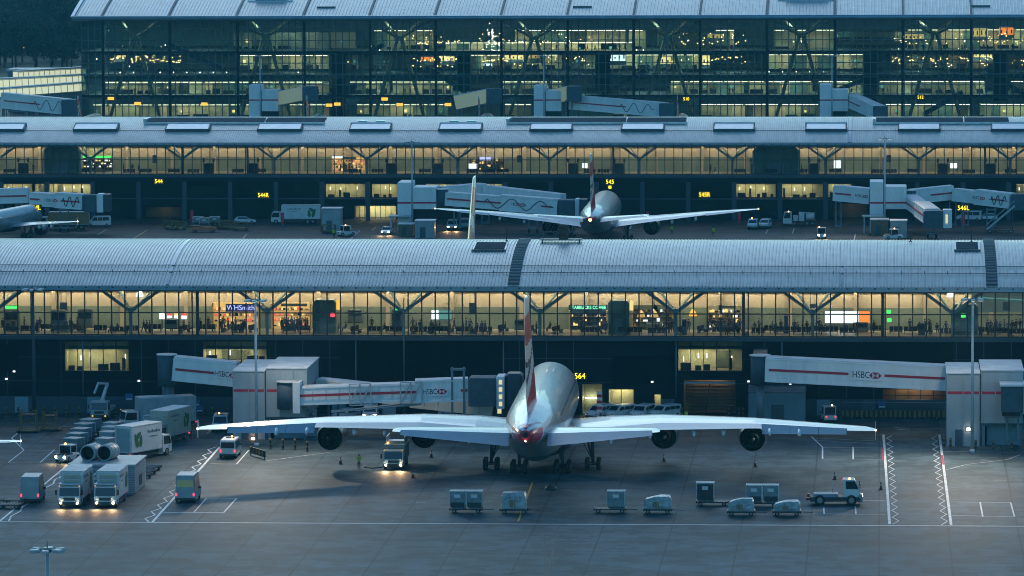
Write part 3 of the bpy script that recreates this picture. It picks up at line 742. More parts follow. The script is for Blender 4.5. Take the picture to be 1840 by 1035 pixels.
# lower concourse (rows 188-205), ticket hall row 145-168, shops rows 97-125, top gallery rows 55-88
for p0, p1 in ((168, 590), (640, 812), (905, 955), (1100, 1170), (1258, 1480), (1590, 1745), (1760, 1880)): lit(p0, p1, 187, 214, 7, 'atrium_wall', 'strip_green')
for p0, p1 in ((190, 592), (628, 700), (705, 812), (900, 1010), (1205, 1258), (1262, 1460), (1470, 1550), (1580, 1770), (1815, 1880)): lit(p0, p1, 146, 168, 13, 'atrium_wall', 'strip_green')
for p0, p1, m_ in ((432, 590, 'atrium_wall'), (622, 705, 'dim_wall'), (830, 1010, 'atrium_wall'), (1012, 1070, 'dim_wall'), (1095, 1255, 'atrium_wall'), (1380, 1550, 'atrium_wall'), (1600, 1740, 'dim_wall'), (1745, 1880, 'dim_wall')):
    lit(p0, p1, 98, 124, 16, m_, 'strip_green' if m_ == 'atrium_wall' else None)
for p0, p1, m_ in ((672, 778, 'atrium_wall'), (925, 1125, 'tan_wall'), (1130, 1160, 'dim_wall'), (1285, 1320, 'tan_wall'), (1390, 1500, 'atrium_wall'), (1630, 1880, 'tan_wall')):
    lit(p0, p1, 54, 90, 20, m_, 'strip_green')
for p0, p1 in ((800, 1140), (1030, 1125)): lit(p0, p1, 76, 98, 15, 'tan_wall', 'strip_green')
lit(420, 640, 58, 90, 24, 'atrium_wall', None); lit(1180, 1290, 58, 90, 24, 'dim_wall', None)
lit(1500, 1630, 58, 75, 24, 'dim_wall', None)
# curtain wall
g = MB(); g.box(XA0, XA1, -.02, .02, 0, top); g.build('glazing', 'atrium_glass', TA)
fr = MB(); x = XA0
while x < XA1: fr.box(x - .12, x + .12, -.14, .14, 0, top); x += 1.8
for r_ in (50, 72, 92, 113, 133, 152, 171, 190): z = zA(r_); fr.box(XA0, XA1, -.16, .12, z - .11, z + .11)
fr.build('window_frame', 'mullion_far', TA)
for x in ribs[0:]:
    if x > XA0 + 3: MB().box(x - .33, x + .33, -.75, -.2, 0, top).build('mast_column', 'cladding', TA)
for r_ in (93, 172): z = zA(r_); MB().box(XA0, XA1, -.5, -.17, z - .22, z + .22).build('transom', 'cladding', TA)
# splayed steel legs
for p, pz in ((243, 66), (478, 64), (718, 68), (960, 69), (1200, 66), (1440, 64), (1680, 62)):
    x = wx(p, YA + 5, pz); z = zA(pz); y = 4.5; lg = MB()
    for s in (-1, 1):
        lg.tube((x + s * .5, y, z), (x + s * 7.5, y - 1.5, 0), .55, .45, n=8)
        lg.tube((x + s * .4, y, z), (x + s * 9.2, y - 2.5, top), .42, .36, n=8)
        lg.tube((x + s * .4, y, z), (x + s * 5.2, y + 9, top), .40, .32, n=8)
    lg.rbox(x - 1.3, x + 1.3, y - .6, y + .6, z - .5, z + .35, 0, .2)
    lg.build('steel_leg', 'steel_cream', TA)
# lift towers
for p0, p1, r0, r1 in ((597, 621, 98, 214), (822, 846, 100, 164), (1070, 1096, 98, 164), (1552, 1577, 93, 214), (1785, 1811, 93, 182)):
    xa, xb = wx(p0, YA + 3, 150), wx(p1, YA + 3, 150)
    q = MB(); q.rbox(xa, xb, 2.2, 5.5, 0 if r1 > 200 else zA(r1), zA(r0), 0, .1)
    for k in range(6): q.box(xa - .06, xb + .06, 2.1, 2.2, zA(r0) - 2.2 * k - .4, zA(r0) - 2.2 * k - .3, 0)
    q.build('lift_tower', 'cladding_deep', TA)
# escalators: inclined dark trusses with a lit rail
for p0, r0, p1, r1 in ((300, 78, 400, 124), (640, 152, 590, 172), (640, 152, 602, 186), (770, 122, 838, 166), (1075, 175, 1160, 126), (1560, 140, 1460, 180), (1660, 205, 1730, 165), (1770, 122, 1840, 170), (655, 100, 690, 80)):
    a = wp(p0, r0, YA + 4); b = wp(p1, r1, YA + 4); a.y -= YA; b.y -= YA
    q = MB(); q.bar(a, b, 1.3, 1.2, 0); up = Vector((0, 0, .72)); q.bar(a + up - Vector((0, .5, 0)), b + up - Vector((0, .5, 0)), .08, .08, 1)
    q.build('escalator', ['atrium_slab', 'steel_cream'], TA)
# lamps
lamp_me = MB().ball((0, 0, 0), .12, 0, 4).build('hanging_lamp', 'bulb', TA); lamp_me.location = (XA0 + 12, 6, zA(120))
def bl(px_, r_, y=6, r=.16):
    p = wp(px_, r_, YA + y); o = lamp_me.copy(); o.parent = TA; o.location = (p.x, y, p.z); COL.objects.link(o)
for k in range(9): bl(216 + k * 23.9, 130); bl(216 + k * 23.9, 136)
for k in range(5): bl(1382 + k * 24.2, 129); bl(1382 + k * 24.2, 135)
for k in range(7): bl(303 + k * 14, 81 + k * 6.5); 
for px_, r_ in ((195, 55), (187, 82), (219, 83), (297, 81), (290, 84), (174, 106), (536, 130), (536, 136), (682, 90), (682, 96), (706, 90), (706, 96), (766, 90), (766, 96), (640, 85), (652, 88), (667, 83), (880, 42), (900, 42),
                (1144, 90), (1144, 96), (1156, 90), (1156, 96), (1180, 131), (1180, 137), (1426, 75), (1440, 75), (1601, 88), (1601, 94), (1614, 88), (1614, 94), (1723, 87), (1723, 93), (1736, 87), (1736, 93), (1650, 128), (1650, 134), (1699, 127), (1699, 133), (236, 66), (248, 66), (955, 68), (965, 68), (718, 68), (1438, 64), (480, 66)): bl(px_, r_)
q = MB()
def bl(px_, r_, y=6, r=.16): p = wp(px_, r_, YA + y); q.ball((p.x, y, p.z), r, 0, 4)
for k in range(55):                                                     # hanging cluster of small lights
    u = rn.random(); bl(883 + rn.gauss(0, 3 + 9 * u), 52 + 44 * u, 8, .11)
kind(q.build('sparkling_lights', 'bulb', TA), 'stuff')
q = MB()
for k in range(420):
    px_ = rn.choice((rn.uniform(195, 330), rn.uniform(740, 830), rn.uniform(860, 1060), rn.uniform(1220, 1340), rn.uniform(1600, 1740), rn.uniform(1745, 1840)))
    r_ = rn.choice((rn.uniform(101, 112), rn.uniform(70, 80), rn.uniform(102, 120), rn.uniform(60, 78))); 
    if px_ < 340: r_ = rn.uniform(98, 114)
    bl(px_, r_, rn.uniform(8, 14), rn.uniform(.07, .13))
kind(q.build('shop_lights', 'bulb_warm', TA), 'stuff')
# shop fronts, each a self-glowing back panel with a counter
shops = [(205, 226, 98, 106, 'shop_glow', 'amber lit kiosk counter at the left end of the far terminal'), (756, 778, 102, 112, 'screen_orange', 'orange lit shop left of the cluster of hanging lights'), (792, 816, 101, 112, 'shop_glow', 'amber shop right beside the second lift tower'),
         (868, 884, 114, 121, 'screen_white', 'small bright white screen below the hanging lights'), (905, 940, 96, 110, 'shop_glow', 'amber shop below the hanging lights'), (950, 975, 96, 108, 'shop_glow_pale', 'tan lit shop right of the hanging lights'), (1093, 1125, 92, 113, 'screen_white', 'tall white lit shop front right of the third lift tower'), (1185, 1205, 102, 118, 'shop_glow', 'narrow amber shop right of the white shop front'), (1262, 1275, 100, 120, 'shop_glow', 'tall narrow amber shop front in the middle gallery'),
         (1270, 1300, 62, 72, 'shop_glow_pale', 'tan lit bar on the top gallery'), (1745, 1775, 52, 70, 'shop_glow_pale', 'tan shop on the top gallery at far right'), (1795, 1822, 50, 67, 'screen_orange', 'large lit poster shop on the top gallery'), (1750, 1782, 90, 107, 'shop_glow', 'amber shop below the top gallery at far right'), (1800, 1840, 92, 100, 'screen_orange', 'orange shop beside the rightmost lift tower'), (1625, 1660, 62, 74, 'shop_glow_pale', 'tan bar counter right of the sixth steel leg')]
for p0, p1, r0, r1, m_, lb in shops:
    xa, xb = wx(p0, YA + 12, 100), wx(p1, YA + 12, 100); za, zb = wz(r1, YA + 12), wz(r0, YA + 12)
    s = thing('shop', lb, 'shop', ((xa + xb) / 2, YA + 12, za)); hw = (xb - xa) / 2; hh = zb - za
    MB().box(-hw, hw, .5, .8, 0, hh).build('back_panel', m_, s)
    q = MB(); q.rbox(-hw, hw, -.6, 0, -.6, min(.5, hh * .4), 0, .05); q.build('counter', 'kiosk_grey', s)
    q = MB(); q.box(-hw - .1, hw + .1, -.1, .5, hh, hh + .25); q.build('canopy', 'kiosk_blue', s)
    q = MB()
    for k in range(max(2, int(hw * 2))): x = -hw + (k + .5) * 2 * hw / max(2, int(hw * 2)); q.box(x - .18, x + .18, .3, .48, hh * .35, hh * rn.uniform(.45, .9))
    q.build('display', 'ink', s)
# ------------------------------------------------------------------ aircraft (built nose towards +Y, origin on the ground under the main gear)
def lerp_tab(tab, t):
    for a, b in zip(tab, tab[1:]):
        if a[0] <= t <= b[0]:
            u = (t - a[0]) / (b[0] - a[0]); u2 = u
            return [p + (q - p) * u2 for p, q in zip(a[1:], b[1:])]
    return list(tab[-1][1:])
def airliner(label, loc, rz, c, group=None, livery='flag', lights=True):
    t = thing('airliner', label, 'airliner', loc, rz, group)
    yn = c['main']                                     # nose ahead of the main gear
    st = c['fus']; L = st[-1][0]; n = 72; rings = []; info = []
    tt = 0.0; ts = []
    while tt < L: ts.append(tt); tt += 0.22 if (tt < 4 or tt > L - 18) else 1.4
    ts.append(L)
    for q in ts:
        hw, zt, zb = lerp_tab(st, q); zc = (zt + zb) / 2; hh = (zt - zb) / 2; r = []
        for k in range(n):
            a = 2 * math.pi * k / n; r.append((hw * math.cos(a), yn - q, zc + hh * math.sin(a)))
        rings.append(r); info.append((q, zc, hh, hw))
    # colours of the body: white crown greyed for its reflections, left bright by the fin, navy belly, red and white swirls at the tail
    def mf(i, k):
        q, zc, hh, hw = info[i]; a = 2 * math.pi * (k + .5) / n; z = zc + hh * math.sin(a)
        if livery == 'flag':
            s_ = L - q
            if s_ < c['red']: 
                up = math.sin(a); wv = up + .10 * s_
                return 2 if ((wv < .78 and s_ < c['red'] * .85) or 1.02 < wv < 1.16) else 0
            if z < c['navy']: return 1
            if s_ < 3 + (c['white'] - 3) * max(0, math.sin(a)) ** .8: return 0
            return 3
        return 1 if z < c['navy'] else 0
    MB().loft(rings, 0, True, True, mf).build('fuselage', ['plane_white', 'plane_navy', 'plane_red', 'plane_white_shaded'], t)
    e = MB(); hw, zt, zb = lerp_tab(st, L); zc = (zt + zb) / 2
    e.tube((0, yn - L + .1, zc), (0, yn - L - .25, zc + .02), hw * .62, hw * .5, 12, 0); e.tube((0, yn - L - .24, zc), (0, yn - L - .3, zc), hw * .36, hw * .36, 10, 1)
    e.build('exhaust', ['nozzle_metal', 'nozzle'], t)
    # belly fairing
    bf = c['belly']; r = []
    for k in range(13):
        u = k / 12; y = yn - bf[0] - (bf[1] - bf[0]) * u; s_ = math.sin(math.pi * (0.06 + .88 * u)) ** .6
        r.append([(bf[2] * s_ * math.cos(2 * math.pi * j / 24), y, bf[3] + bf[4] * s_ * math.sin(2 * math.pi * j / 24)) for j in range(24)])
    MB().loft(r, 0, True, True).build('belly_fairing', 'plane_navy' if livery == 'flag' else 'plane_grey', t)
    def section(x, tl, ch, z, th, f0=0.0, f1=1.0, droop=0.0, nose=True):
        pts = []
        up = ((0, 0), (.015, .30), (.06, .62), (.16, .90), (.32, 1.0), (.5, .86), (.66, .62), (.8, .36), (.92, .14), (1, .02))
        f = [p for p in up if f0 <= p[0] <= f1]
        def zz(p, sgn):
            for a, b in zip(up, up[1:]):
                if a[0] <= p <= b[0]: return sgn * (a[1] + (b[1] - a[1]) * (p - a[0]) / (b[0] - a[0])) * th * (.62 if sgn > 0 else .38)
        ps = sorted({f0, f1, *[p[0] for p in f]})
        h = f0
        def pt(p, sgn):
            y = yn - tl - ch * p; z_ = z + zz(p, sgn) - (p - h) * ch * math.tan(droop)
            return (x, y, z_)
        return [pt(p, 1) for p in ps] + [pt(p, -1) for p in reversed(ps)]
    def surface(name, tab, f0, f1, droop, mats, par, s, split=None, mfun=None):
        x0, x1 = (tab[0][0], tab[-1][0]) if split is None else split
        xs = sorted({x0, x1, *[q[0] for q in tab if x0 < q[0] < x1]})
        rr = []
        for x in xs:
            tl, ch, z, th = lerp_tab(tab, x); rr.append(section(s * x, tl, ch, z, th, f0, f1, droop))
        m = MB()
        if s < 0: rr = [r_[::-1] for r_ in rr]
        nn = len(rr[0]); hf = nn // 2
        def mfw(i, k):
            if not isinstance(mats, list): return 0
            kk = k if s > 0 else nn - 2 - k
            return 1 if kk % nn < 3 or kk % nn > hf else 0
        m.loft(rr, 0, True, False, mfw); return m.build(name, mats, par)
    W = c['wing']
    for s in (-1, 1):
        wg = surface('wing', W, 0, .74, 0, ['plane_wing', 'plane_grey'], t, s)
        tip = W[-1][0]
        a0, a1, a2 = c['ail']
        surface('flap', W, .74, 1, 0.06, 'wing_blue', wg, s, (W[1][0], a0 - .06))
        for k in range(a2):
            u, v = a0 + (a1 - a0) * k / a2, a0 + (a1 - a0) * (k + 1) / a2
            surface('aileron', W, .745, 1, R(c['droop']), 'flap_shaded', wg, s, (u, v - .06))
        surface('wing_edge', W, .74, 1, 0, 'plane_wing', wg, s, (a1, tip))
        if c.get('fence'):
            tl, ch, z, th = lerp_tab(W, tip); f = MB(); x = s * tip
            f.loft([[(x - .03, yn - tl - .6, z + .1), (x + .03, yn - tl - .6, z + .1), (x + .03, yn - tl - ch * 1.05, z), (x - .03, yn - tl - ch * 1.05, z)], [(x - .02, yn - tl - ch * .8, z + c['fence']), (x + .02, yn - tl - ch * .8, z + c['fence']), (x + .02, yn - tl - ch * 1.1, z + c['fence']), (x - .02, yn - tl - ch * 1.1, z + c['fence'])]])
            f.loft([[(x - .03, yn - tl - .6, z - .1), (x + .03, yn - tl - .6, z - .1), (x + .03, yn - tl - ch * 1.05, z - .1), (x - .03, yn - tl - ch * 1.05, z - .1)], [(x - .02, yn - tl - ch * .8, z - c['fence'] * .9), (x + .02, yn - tl - ch * .8, z - c['fence'] * .9), (x + .02, yn - tl - ch * 1.1, z - c['fence'] * .9), (x - .02, yn - tl - ch * 1.1, z - c['fence'] * .9)]])
            f.build('wingtip_fence', 'plane_white', wg)
        for x in c['canoe']:
            tl, ch, z, th = lerp_tab(W, x); m = MB(); rr = []
            for k in range(9):
                u = k / 8; q = math.sin(math.pi * (.04 + .92 * u)) ** .7; y = yn - tl - ch * (.58 + .50 * u); zz = z - th * .22 - .25 - .28 * u
                rr.append([(s * x + .30 * q * math.cos(2 * math.pi * j / 10), y, zz + .46 * q * math.sin(2 * math.pi * j / 10)) for j in range(10)])
            m.loft(rr, 0, True, True).build('flap_fairing', 'plane_white', wg)
        if lights:
            tl, ch, z, th = lerp_tab(W, tip); MB().ball((s * (tip + .05), yn - tl - ch * .9, z + .08), .12 if c['L'] > 30 else .08, 0, 6).build('navigation_light', c.get('tipmat', 'nav_white'), wg)
        H = c['tail']; hp = surface('tailplane', H, 0, .68, 0, 'plane_wing', t, s)
        surface('elevator', H, .685, 1, R(c['edroop']), 'flap_shaded', hp, s, (H[0][0] + c['egap'], H[-1][0] - .9))
        surface('tailplane_edge', H, .685, .95, 0.03, 'plane_wing', hp, s, (H[-1][0] - .88, H[-1][0]))
        for ex in c['eng']:
            tl, ch, z, th = lerp_tab(W, ex); ze = c['ez'](ex); r0 = c['er']; yl = yn - tl + c['efwd']; ln = c['elen']
            e = MB(); rr = []
            prof = ((0, .80), (.04, .90), (.12, .97), (.3, 1.0), (.6, .98), (.85, .90), (1.0, .82))
            for u, k in prof: rr.append([(s * ex + r0 * k * math.cos(2 * math.pi * j / 24), yl - ln * u, ze + r0 * k * math.sin(2 * math.pi * j / 24)) for j in range(24)])
            e.loft(rr, 0, False, True)
            rin = [[(s * ex + r0 * k * math.cos(2 * math.pi * j / 24), yl - ln * u, ze + r0 * k * math.sin(2 * math.pi * j / 24)) for j in range(24)] for u, k in ((1.0, .82), (.995, .77), (.62, .74))]
            e.loft(rin, 1, False, True)
            rin = [[(s * ex + r0 * k * math.cos(2 * math.pi * j / 24), yl - ln * u, ze + r0 * k * math.sin(2 * math.pi * j / 24)) for j in range(24)] for u, k in ((0, .80), (.02, .74), (.3, .74))]
            e.loft([r_[::-1] for r_ in rin], 1, False, True)
            en = e.build('engine', ['plane_navy' if livery == 'flag' else 'plane_white', 'nozzle'], t)
            d = MB()
            for q in (.62,): d.tube((s * ex, yl - ln * q, ze), (s * ex, yl - ln * q - .05, ze), r0 * .75, r0 * .75, 24, 0)
            d.build('fan', 'nozzle', en)
            d = MB(); d.loft([[(s * ex + r0 * k * math.cos(2 * math.pi * j / 18), yl - ln * u, ze + r0 * k * math.sin(2 * math.pi * j / 18)) for j in range(18)] for u, k in ((.6, .55), (.9, .52), (1.12, .40), (1.16, .38))], 0, False, True)
            d.loft([[(s * ex + r0 * k * math.cos(2 * math.pi * j / 14), yl - ln * u, ze + r0 * k * math.sin(2 * math.pi * j / 14)) for j in range(14)] for u, k in ((1.05, .24), (1.2, .18), (1.36, .02))], 0, True, True)
            d.build('core_nozzle', 'nozzle_metal', en)
            p = MB(); yb = yn - tl - ch * .35
            p.loft([[(s * ex - .22, yl - ln * .15, ze + r0 * .9), (s * ex + .22, yl - ln * .15, ze + r0 * .9), (s * ex + .22, yl - ln * .2, ze + r0 * 1.1), (s * ex - .22, yl - ln * .2, ze + r0 * 1.1)],
                    [(s * ex - .22, yb, z - th * .3 - .5), (s * ex + .22, yb, z - th * .3 - .5), (s * ex + .22, yb, z), (s * ex - .22, yb, z)]])
            p.build('pylon', 'plane_white', en)
    # fin with rudder, banded red, white and navy like a waving flag
    F = c['fin']; zs = []; z = F[0][0]
    while z < F[-1][0]: zs.append(z); z += .22
    zs.append(F[-1][0])
    def finpart(name, f0, f1):
        rr = []; 
        for z in zs:
            tl, ch, th = lerp_tab(F, z); r = []
            ps = [f0 + (f1 - f0) * k / 8 for k in range(9)]
            w_ = lambda p: th * (.5 * math.sqrt(max(p, 0) / .3) if p < .3 else .5 * (1 - ((p - .3) / .7) ** 1.5) + .02)
            r = [(w_(p), yn - tl - ch * p, z) for p in ps] + [(-w_(p), yn - tl - ch * p, z) for p in reversed(ps)]
            rr.append(r)
        zb, zt = F[0][0], F[-1][0]
        def mf(i, k):
            z = (zs[i] + zs[min(i + 1, len(zs) - 1)]) / 2; p = (k % 9) / 8 if k < 9 else 1 - (k - 9) / 8
            p = f0 + (f1 - f0) * p; u = (z - zb) / (zt - zb) + (p - .9) * .07
            if livery != 'flag': return c.get('plain', 0)
            u2 = u + (p - .85) * .35
            if u2 < .17: return 1
            if u2 < .30: return 0
            if u2 < .37: return 2
            if u < .40: return 0
            if u < .45: return 2
            if u < .59: return 3
            if u < .84: return 1
            return 0
        m = MB(); m.loft(rr, 0, True, False, mf)
        return m.build(name, ['plane_white', 'plane_red', 'plane_navy', 'plane_cream'], t)
    finpart('tail_fin', 0, .69); finpart('rudder', .697, 1.0)
    # undercarriage
    for name, x, y, ws, rad, zt in c['gear']:
        g = MB(); g.tube((x, y, rad * 1.1), (x * .98, y + .15, zt), .20, .26, 10); g.bar((x, y - .1, rad * 1.4), (x * .82, y + 1.5, zt), .16, .16); g.bar((x, y - .1, rad * 1.4), (x * .7, y, zt), .12, .12)
        ys_ = [q[1] for q in ws]; g.bar((x, y + min(ys_), rad), (x, y + max(ys_) + .01, rad), .25, .25)
        for yy in set(ys_): g.tube((x + min(q[0] for q in ws), y + yy, rad), (x + max(q[0] for q in ws), y + yy, rad), .09, .09, 6)
        go = g.build(name, 'gear_grey', t)
        for dx, dy in ws:
            wv = 0.26 if rad > .5 else .16
            w_ = MB(); w_.loft([[(x + dx + o * wv, y + dy + rad * k * math.cos(2 * math.pi * j / 18), rad + rad * k * math.sin(2 * math.pi * j / 18)) for j in range(18)] for o, k in ((-1, .8), (-.8, .97), (0, 1), (.8, .97), (1, .8))], 0, True, True)
            w_.tube((x + dx - wv - .02, y + dy, rad), (x + dx + wv + .02, y + dy, rad), rad * .42, rad * .42, 10, 1)
            w_.build('wheel', ['tyre', 'rim'], go)
    # cabin windows and doors along both sides
    win = MB()
    for s in (-1, 1):
        for zw in c['winz']:
            q = c['win0']
            while q < c['win1']:
                hw, zt, zb = lerp_tab(st, q); zc = (zt + zb) / 2; hh = (zt - zb) / 2; k = max(0, 1 - ((zw - zc) / hh) ** 2) ** .5
                x = s * (hw * k + .012); k2 = max(0, 1 - ((zw + .28 - zc) / hh) ** 2) ** .5; x2 = s * (hw * k2 + .012)
                vs = [(x, yn - q, zw), (x, yn - q - .2, zw), (x2, yn - q - .2, zw + .28), (x2, yn - q, zw + .28)]
                win.add(vs, [(0, 1, 2, 3)]); q += .56
    win.build('cabin_window', 'cabin_glass', t)
    ck = MB(); q0 = c['cock']; 
    for k in range(6):
        a0, a1 = R(25 + k * 22), R(25 + k * 22 + 19); vs = []
        for q, a in ((q0[0], a0), (q0[0], a1), (q0[1], a1), (q0[1], a0)):
            hw, zt, zb = lerp_tab(st, q); zc = (zt + zb) / 2; hh = (zt - zb) / 2; vs.append((hw * 1.01 * math.cos(a), yn - q, zc + hh * 1.01 * math.sin(a)))
        ck.add(vs, [(0, 1, 2, 3)])
    ck.build('cockpit_window', 'window_dark', t)
    if lights: MB().ball((0, yn - L - .15, lerp_tab(st, L)[2] - .12), c.get('tl', .13), 0, 6).build('tail_light', c.get('tailmat', 'nav_white'), t)
    return t
P('wing_blue', (0.30, 0.40, 0.47), 0.35, 0, 0.1, 0.3)
P('plane_wing', (0.55, 0.57, 0.57), 0.30, 0, 0.10, 0.2, coat=0.35)

big = dict(L=72.7, main=35.0, red=5.4, white=19.5, navy=4.0, ail=(26.6, 36.6, 3), droop=22, edroop=15, egap=2.2, fence=1.1, tl=.10,
    fus=[(0, .05, 5.4, 5.2), (.4, .75, 6.0, 4.7), (1.2, 1.45, 6.9, 4.1), (2.5, 2.25, 8.1, 3.5), (4.5, 2.95, 9.3, 3.0), (8, 3.4, 10.4, 2.65), (13, 3.57, 10.95, 2.5), (45, 3.57, 10.95, 2.5), (50, 3.5, 10.93, 2.95), (54, 3.28, 10.85, 3.8), (58, 2.92, 10.7, 4.85), (62, 2.4, 10.4, 5.9), (66, 1.85, 10.0, 6.7), (69, 1.3, 9.6, 7.25), (70.3, .95, 9.3, 7.6), (70.9, .6, 9.0, 7.9)],
    wing=[(0, 18.5, 19.5, 3.4, 2.4), (3.5, 20.8, 18.2, 3.75, 2.3), (8, 24.2, 14.2, 4.75, 1.8), (14.5, 28.8, 10.8, 5.65, 1.3), (25.7, 36.4, 7.4, 6.3, .85), (36.5, 43.6, 4.6, 6.45, .45), (38.8, 45.2, 3.8, 6.5, .36), (39.9, 47.0, 2.2, 6.52, .2)],
    tail=[(0, 55.0, 11, 7.3, .95), (1.8, 56.4, 10.0, 7.45, .9), (13.6, 65.6, 4.4, 8.6, .42), (14.8, 66.8, 3.4, 8.72, .3), (15.2, 68.2, 1.9, 8.75, .15)],
    fin=[(10.3, 50.5, 15.2, 1.1), (11.5, 53.6, 13.0, 1.15), (23.2, 65.6, 5.6, .56), (23.9, 66.5, 4.6, .45), (24.1, 67.4, 3.2, .2)],
    eng=(14.6, 25.4), er=1.85, elen=5.0, efwd=4.4, ez=lambda x: 3.55 if x < 20 else 4.15, canoe=(8.5, 13.2, 18.5, 22.0, 27.5, 31.0), belly=(20, 47, 4.3, 4.2, 2.3),
    winz=(5.9, 8.5), win0=8, win1=52, cock=(1.6, 2.6),
    gear=[('wing_gear', s * 6.15, 1.5, [(-.7, .85), (.7, .85), (-.7, -.85), (.7, -.85)], .7, 4.6) for s in (-1, 1)] + [('body_gear', s * 2.6, -1.6, [(-.75, 1.6), (.75, 1.6), (-.75, 0), (.75, 0), (-.75, -1.6), (.75, -1.6)], .7, 3.6) for s in (-1, 1)] + [('nose_gear', 0, 29.8, [(-.5, 0), (.5, 0)], .63, 3.4)])
Y1 = 610.0
x1 = wx(944.5, Y1 - 35.5, 788) - .56
J1 = airliner('huge four engined airliner with red and white banded tail parked at the near terminal', (x1, Y1, 0), R(.9), big)
# same type on the far side of the near terminal: only its tail rises above the roof
J3 = dup(J1, (wx(852, 786, 310), 753, 0), math.pi, 'airliner hidden behind the near vaulted roof with only its tall pale tail fin showing')

twin = dict(L=63.7, main=33.0, red=3.6, white=12, navy=2.9, ail=(20.5, 26.0, 1), droop=8, edroop=6, egap=1.6, tl=.30, tipmat='beacon', tailmat='beacon',
    fus=[(0, .05, 3.9, 3.7), (.5, .8, 4.6, 3.1), (1.6, 1.6, 5.6, 2.5), (3.5, 2.35, 7.0, 2.15), (6, 2.85, 7.9, 1.95), (9, 3.1, 8.2, 1.9), (42, 3.1, 8.2, 1.9), (47, 2.95, 8.15, 2.5), (52, 2.4, 8.0, 3.8), (57, 1.6, 7.7, 5.2), (60.5, .9, 7.3, 6.1), (62.7, .35, 7.0, 6.5)],
    wing=[(0, 20, 15, 2.9, 1.9), (3.1, 21.5, 13.2, 3.2, 1.8), (9.5, 26.8, 8.6, 4.1, 1.1), (20, 33.5, 5.4, 5.6, .6), (28, 38.8, 3.0, 6.6, .3), (30.4, 41.0, 1.2, 6.9, .12)],
    tail=[(0, 51.5, 7.6, 5.8, .7), (1.5, 52.5, 7.0, 5.95, .66), (10.0, 58.6, 2.9, 7.0, .28), (10.7, 59.6, 1.9, 7.1, .15)],
    fin=[(7.9, 48.5, 11, .9), (9, 50.5, 9.3, .85), (17.9, 58.2, 4.0, .42), (18.5, 59.2, 2.7, .2)],
    eng=(9.7,), er=1.75, elen=4.4, efwd=3.6, ez=lambda x: 2.45, canoe=(6.0, 14.0, 18.5), belly=(19, 41, 3.4, 3.2, 1.7), winz=(5.3,), win0=7, win1=50, cock=(1.9, 2.9),
    gear=[('main_gear', s * 5.5, 0, [(-.7, 1.4), (.7, 1.4), (-.7, 0), (.7, 0), (-.7, -1.4), (.7, -1.4)], .66, 3.4) for s in (-1, 1)] + [('nose_gear', 0, 26.5, [(-.45, 0), (.45, 0)], .55, 2.6)])
Y2 = 966.0
J2 = airliner('twin engined airliner with dark red tail cone parked nose in at the middle terminal', (wx(1060.5, Y2 - 29.7, 397), Y2, 0), 0, twin)

narrow = dict(L=37.6, main=17.5, red=2.0, white=6, navy=2.0, ail=(11, 15.5, 1), droop=6, edroop=4, egap=1.0, fence=.8, tl=.08,
    fus=[(0, .05, 3.2, 3.0), (.6, .7, 3.9, 2.5), (2, 1.4, 4.9, 1.95), (4, 1.85, 5.7, 1.75), (6, 1.98, 5.85, 1.7), (25, 1.98, 5.85, 1.7), (29, 1.8, 5.82, 2.3), (33, 1.2, 5.65, 3.6), (36.5, .5, 5.3, 4.5), (37.5, .2, 5.1, 4.8)],
    wing=[(0, 11.5, 7, 2.3, .9), (2, 12.5, 6.2, 2.5, .85), (6.4, 15.2, 3.9, 3.0, .55), (15.8, 21.4, 1.8, 3.9, .22), (16.9, 22.4, 1.1, 4.0, .12)],
    tail=[(0, 30.2, 4.2, 4.7, .4), (.9, 30.9, 3.8, 4.8, .38), (5.8, 34.3, 1.7, 5.4, .16), (6.2, 34.9, 1.2, 5.45, .1)],
    fin=[(5.7, 28.5, 6.5, .5), (6.3, 29.8, 5.6, .5), (11.5, 34.2, 2.3, .24), (11.8, 34.8, 1.6, .12)],
    eng=(5.75,), er=1.05, elen=2.9, efwd=2.4, ez=lambda x: 1.55, canoe=(7.5, 10.5), belly=(11, 22, 2.15, 2.3, 1.1), winz=(4.1,), win0=5, win1=29, cock=(1.2, 2.0),
    gear=[('main_gear', s * 3.8, 0, [(-.4, 0), (.4, 0)], .58, 2.3) for s in (-1, 1)] + [('nose_gear', 0, 12.7, [(-.25, 0), (.25, 0)], .38, 1.9)])
# narrow bodied aircraft: left edge at the middle terminal, left edge at the near terminal, and noses in front of the far terminal
g = gp(22, 432)
J4 = airliner('white narrow airliner cut by the left edge of the middle apron', (wx(5, g.y, 420), g.y + 4, 0), R(-12), narrow, None, 'flag')
p_ = wp(46, 774, 605)
J5 = dup(J4, (p_.x - 17.3, 609.5, 0), 0, 'airliner at the left edge of the near apron showing only its wing tip')
for px_, lb in ((140, 'small white airliner at the far terminal below the left pier'), (551, 'airliner tail beside the left far bridge tower'), (860, 'airliner tail rising above the middle roof right of the cream gangway'), (1217, 'airliner tail at the end of the long far gangway')):
    J = dup(J4, (wx(px_, YA - 62, 205), YA - 44, 0), 0, lb)
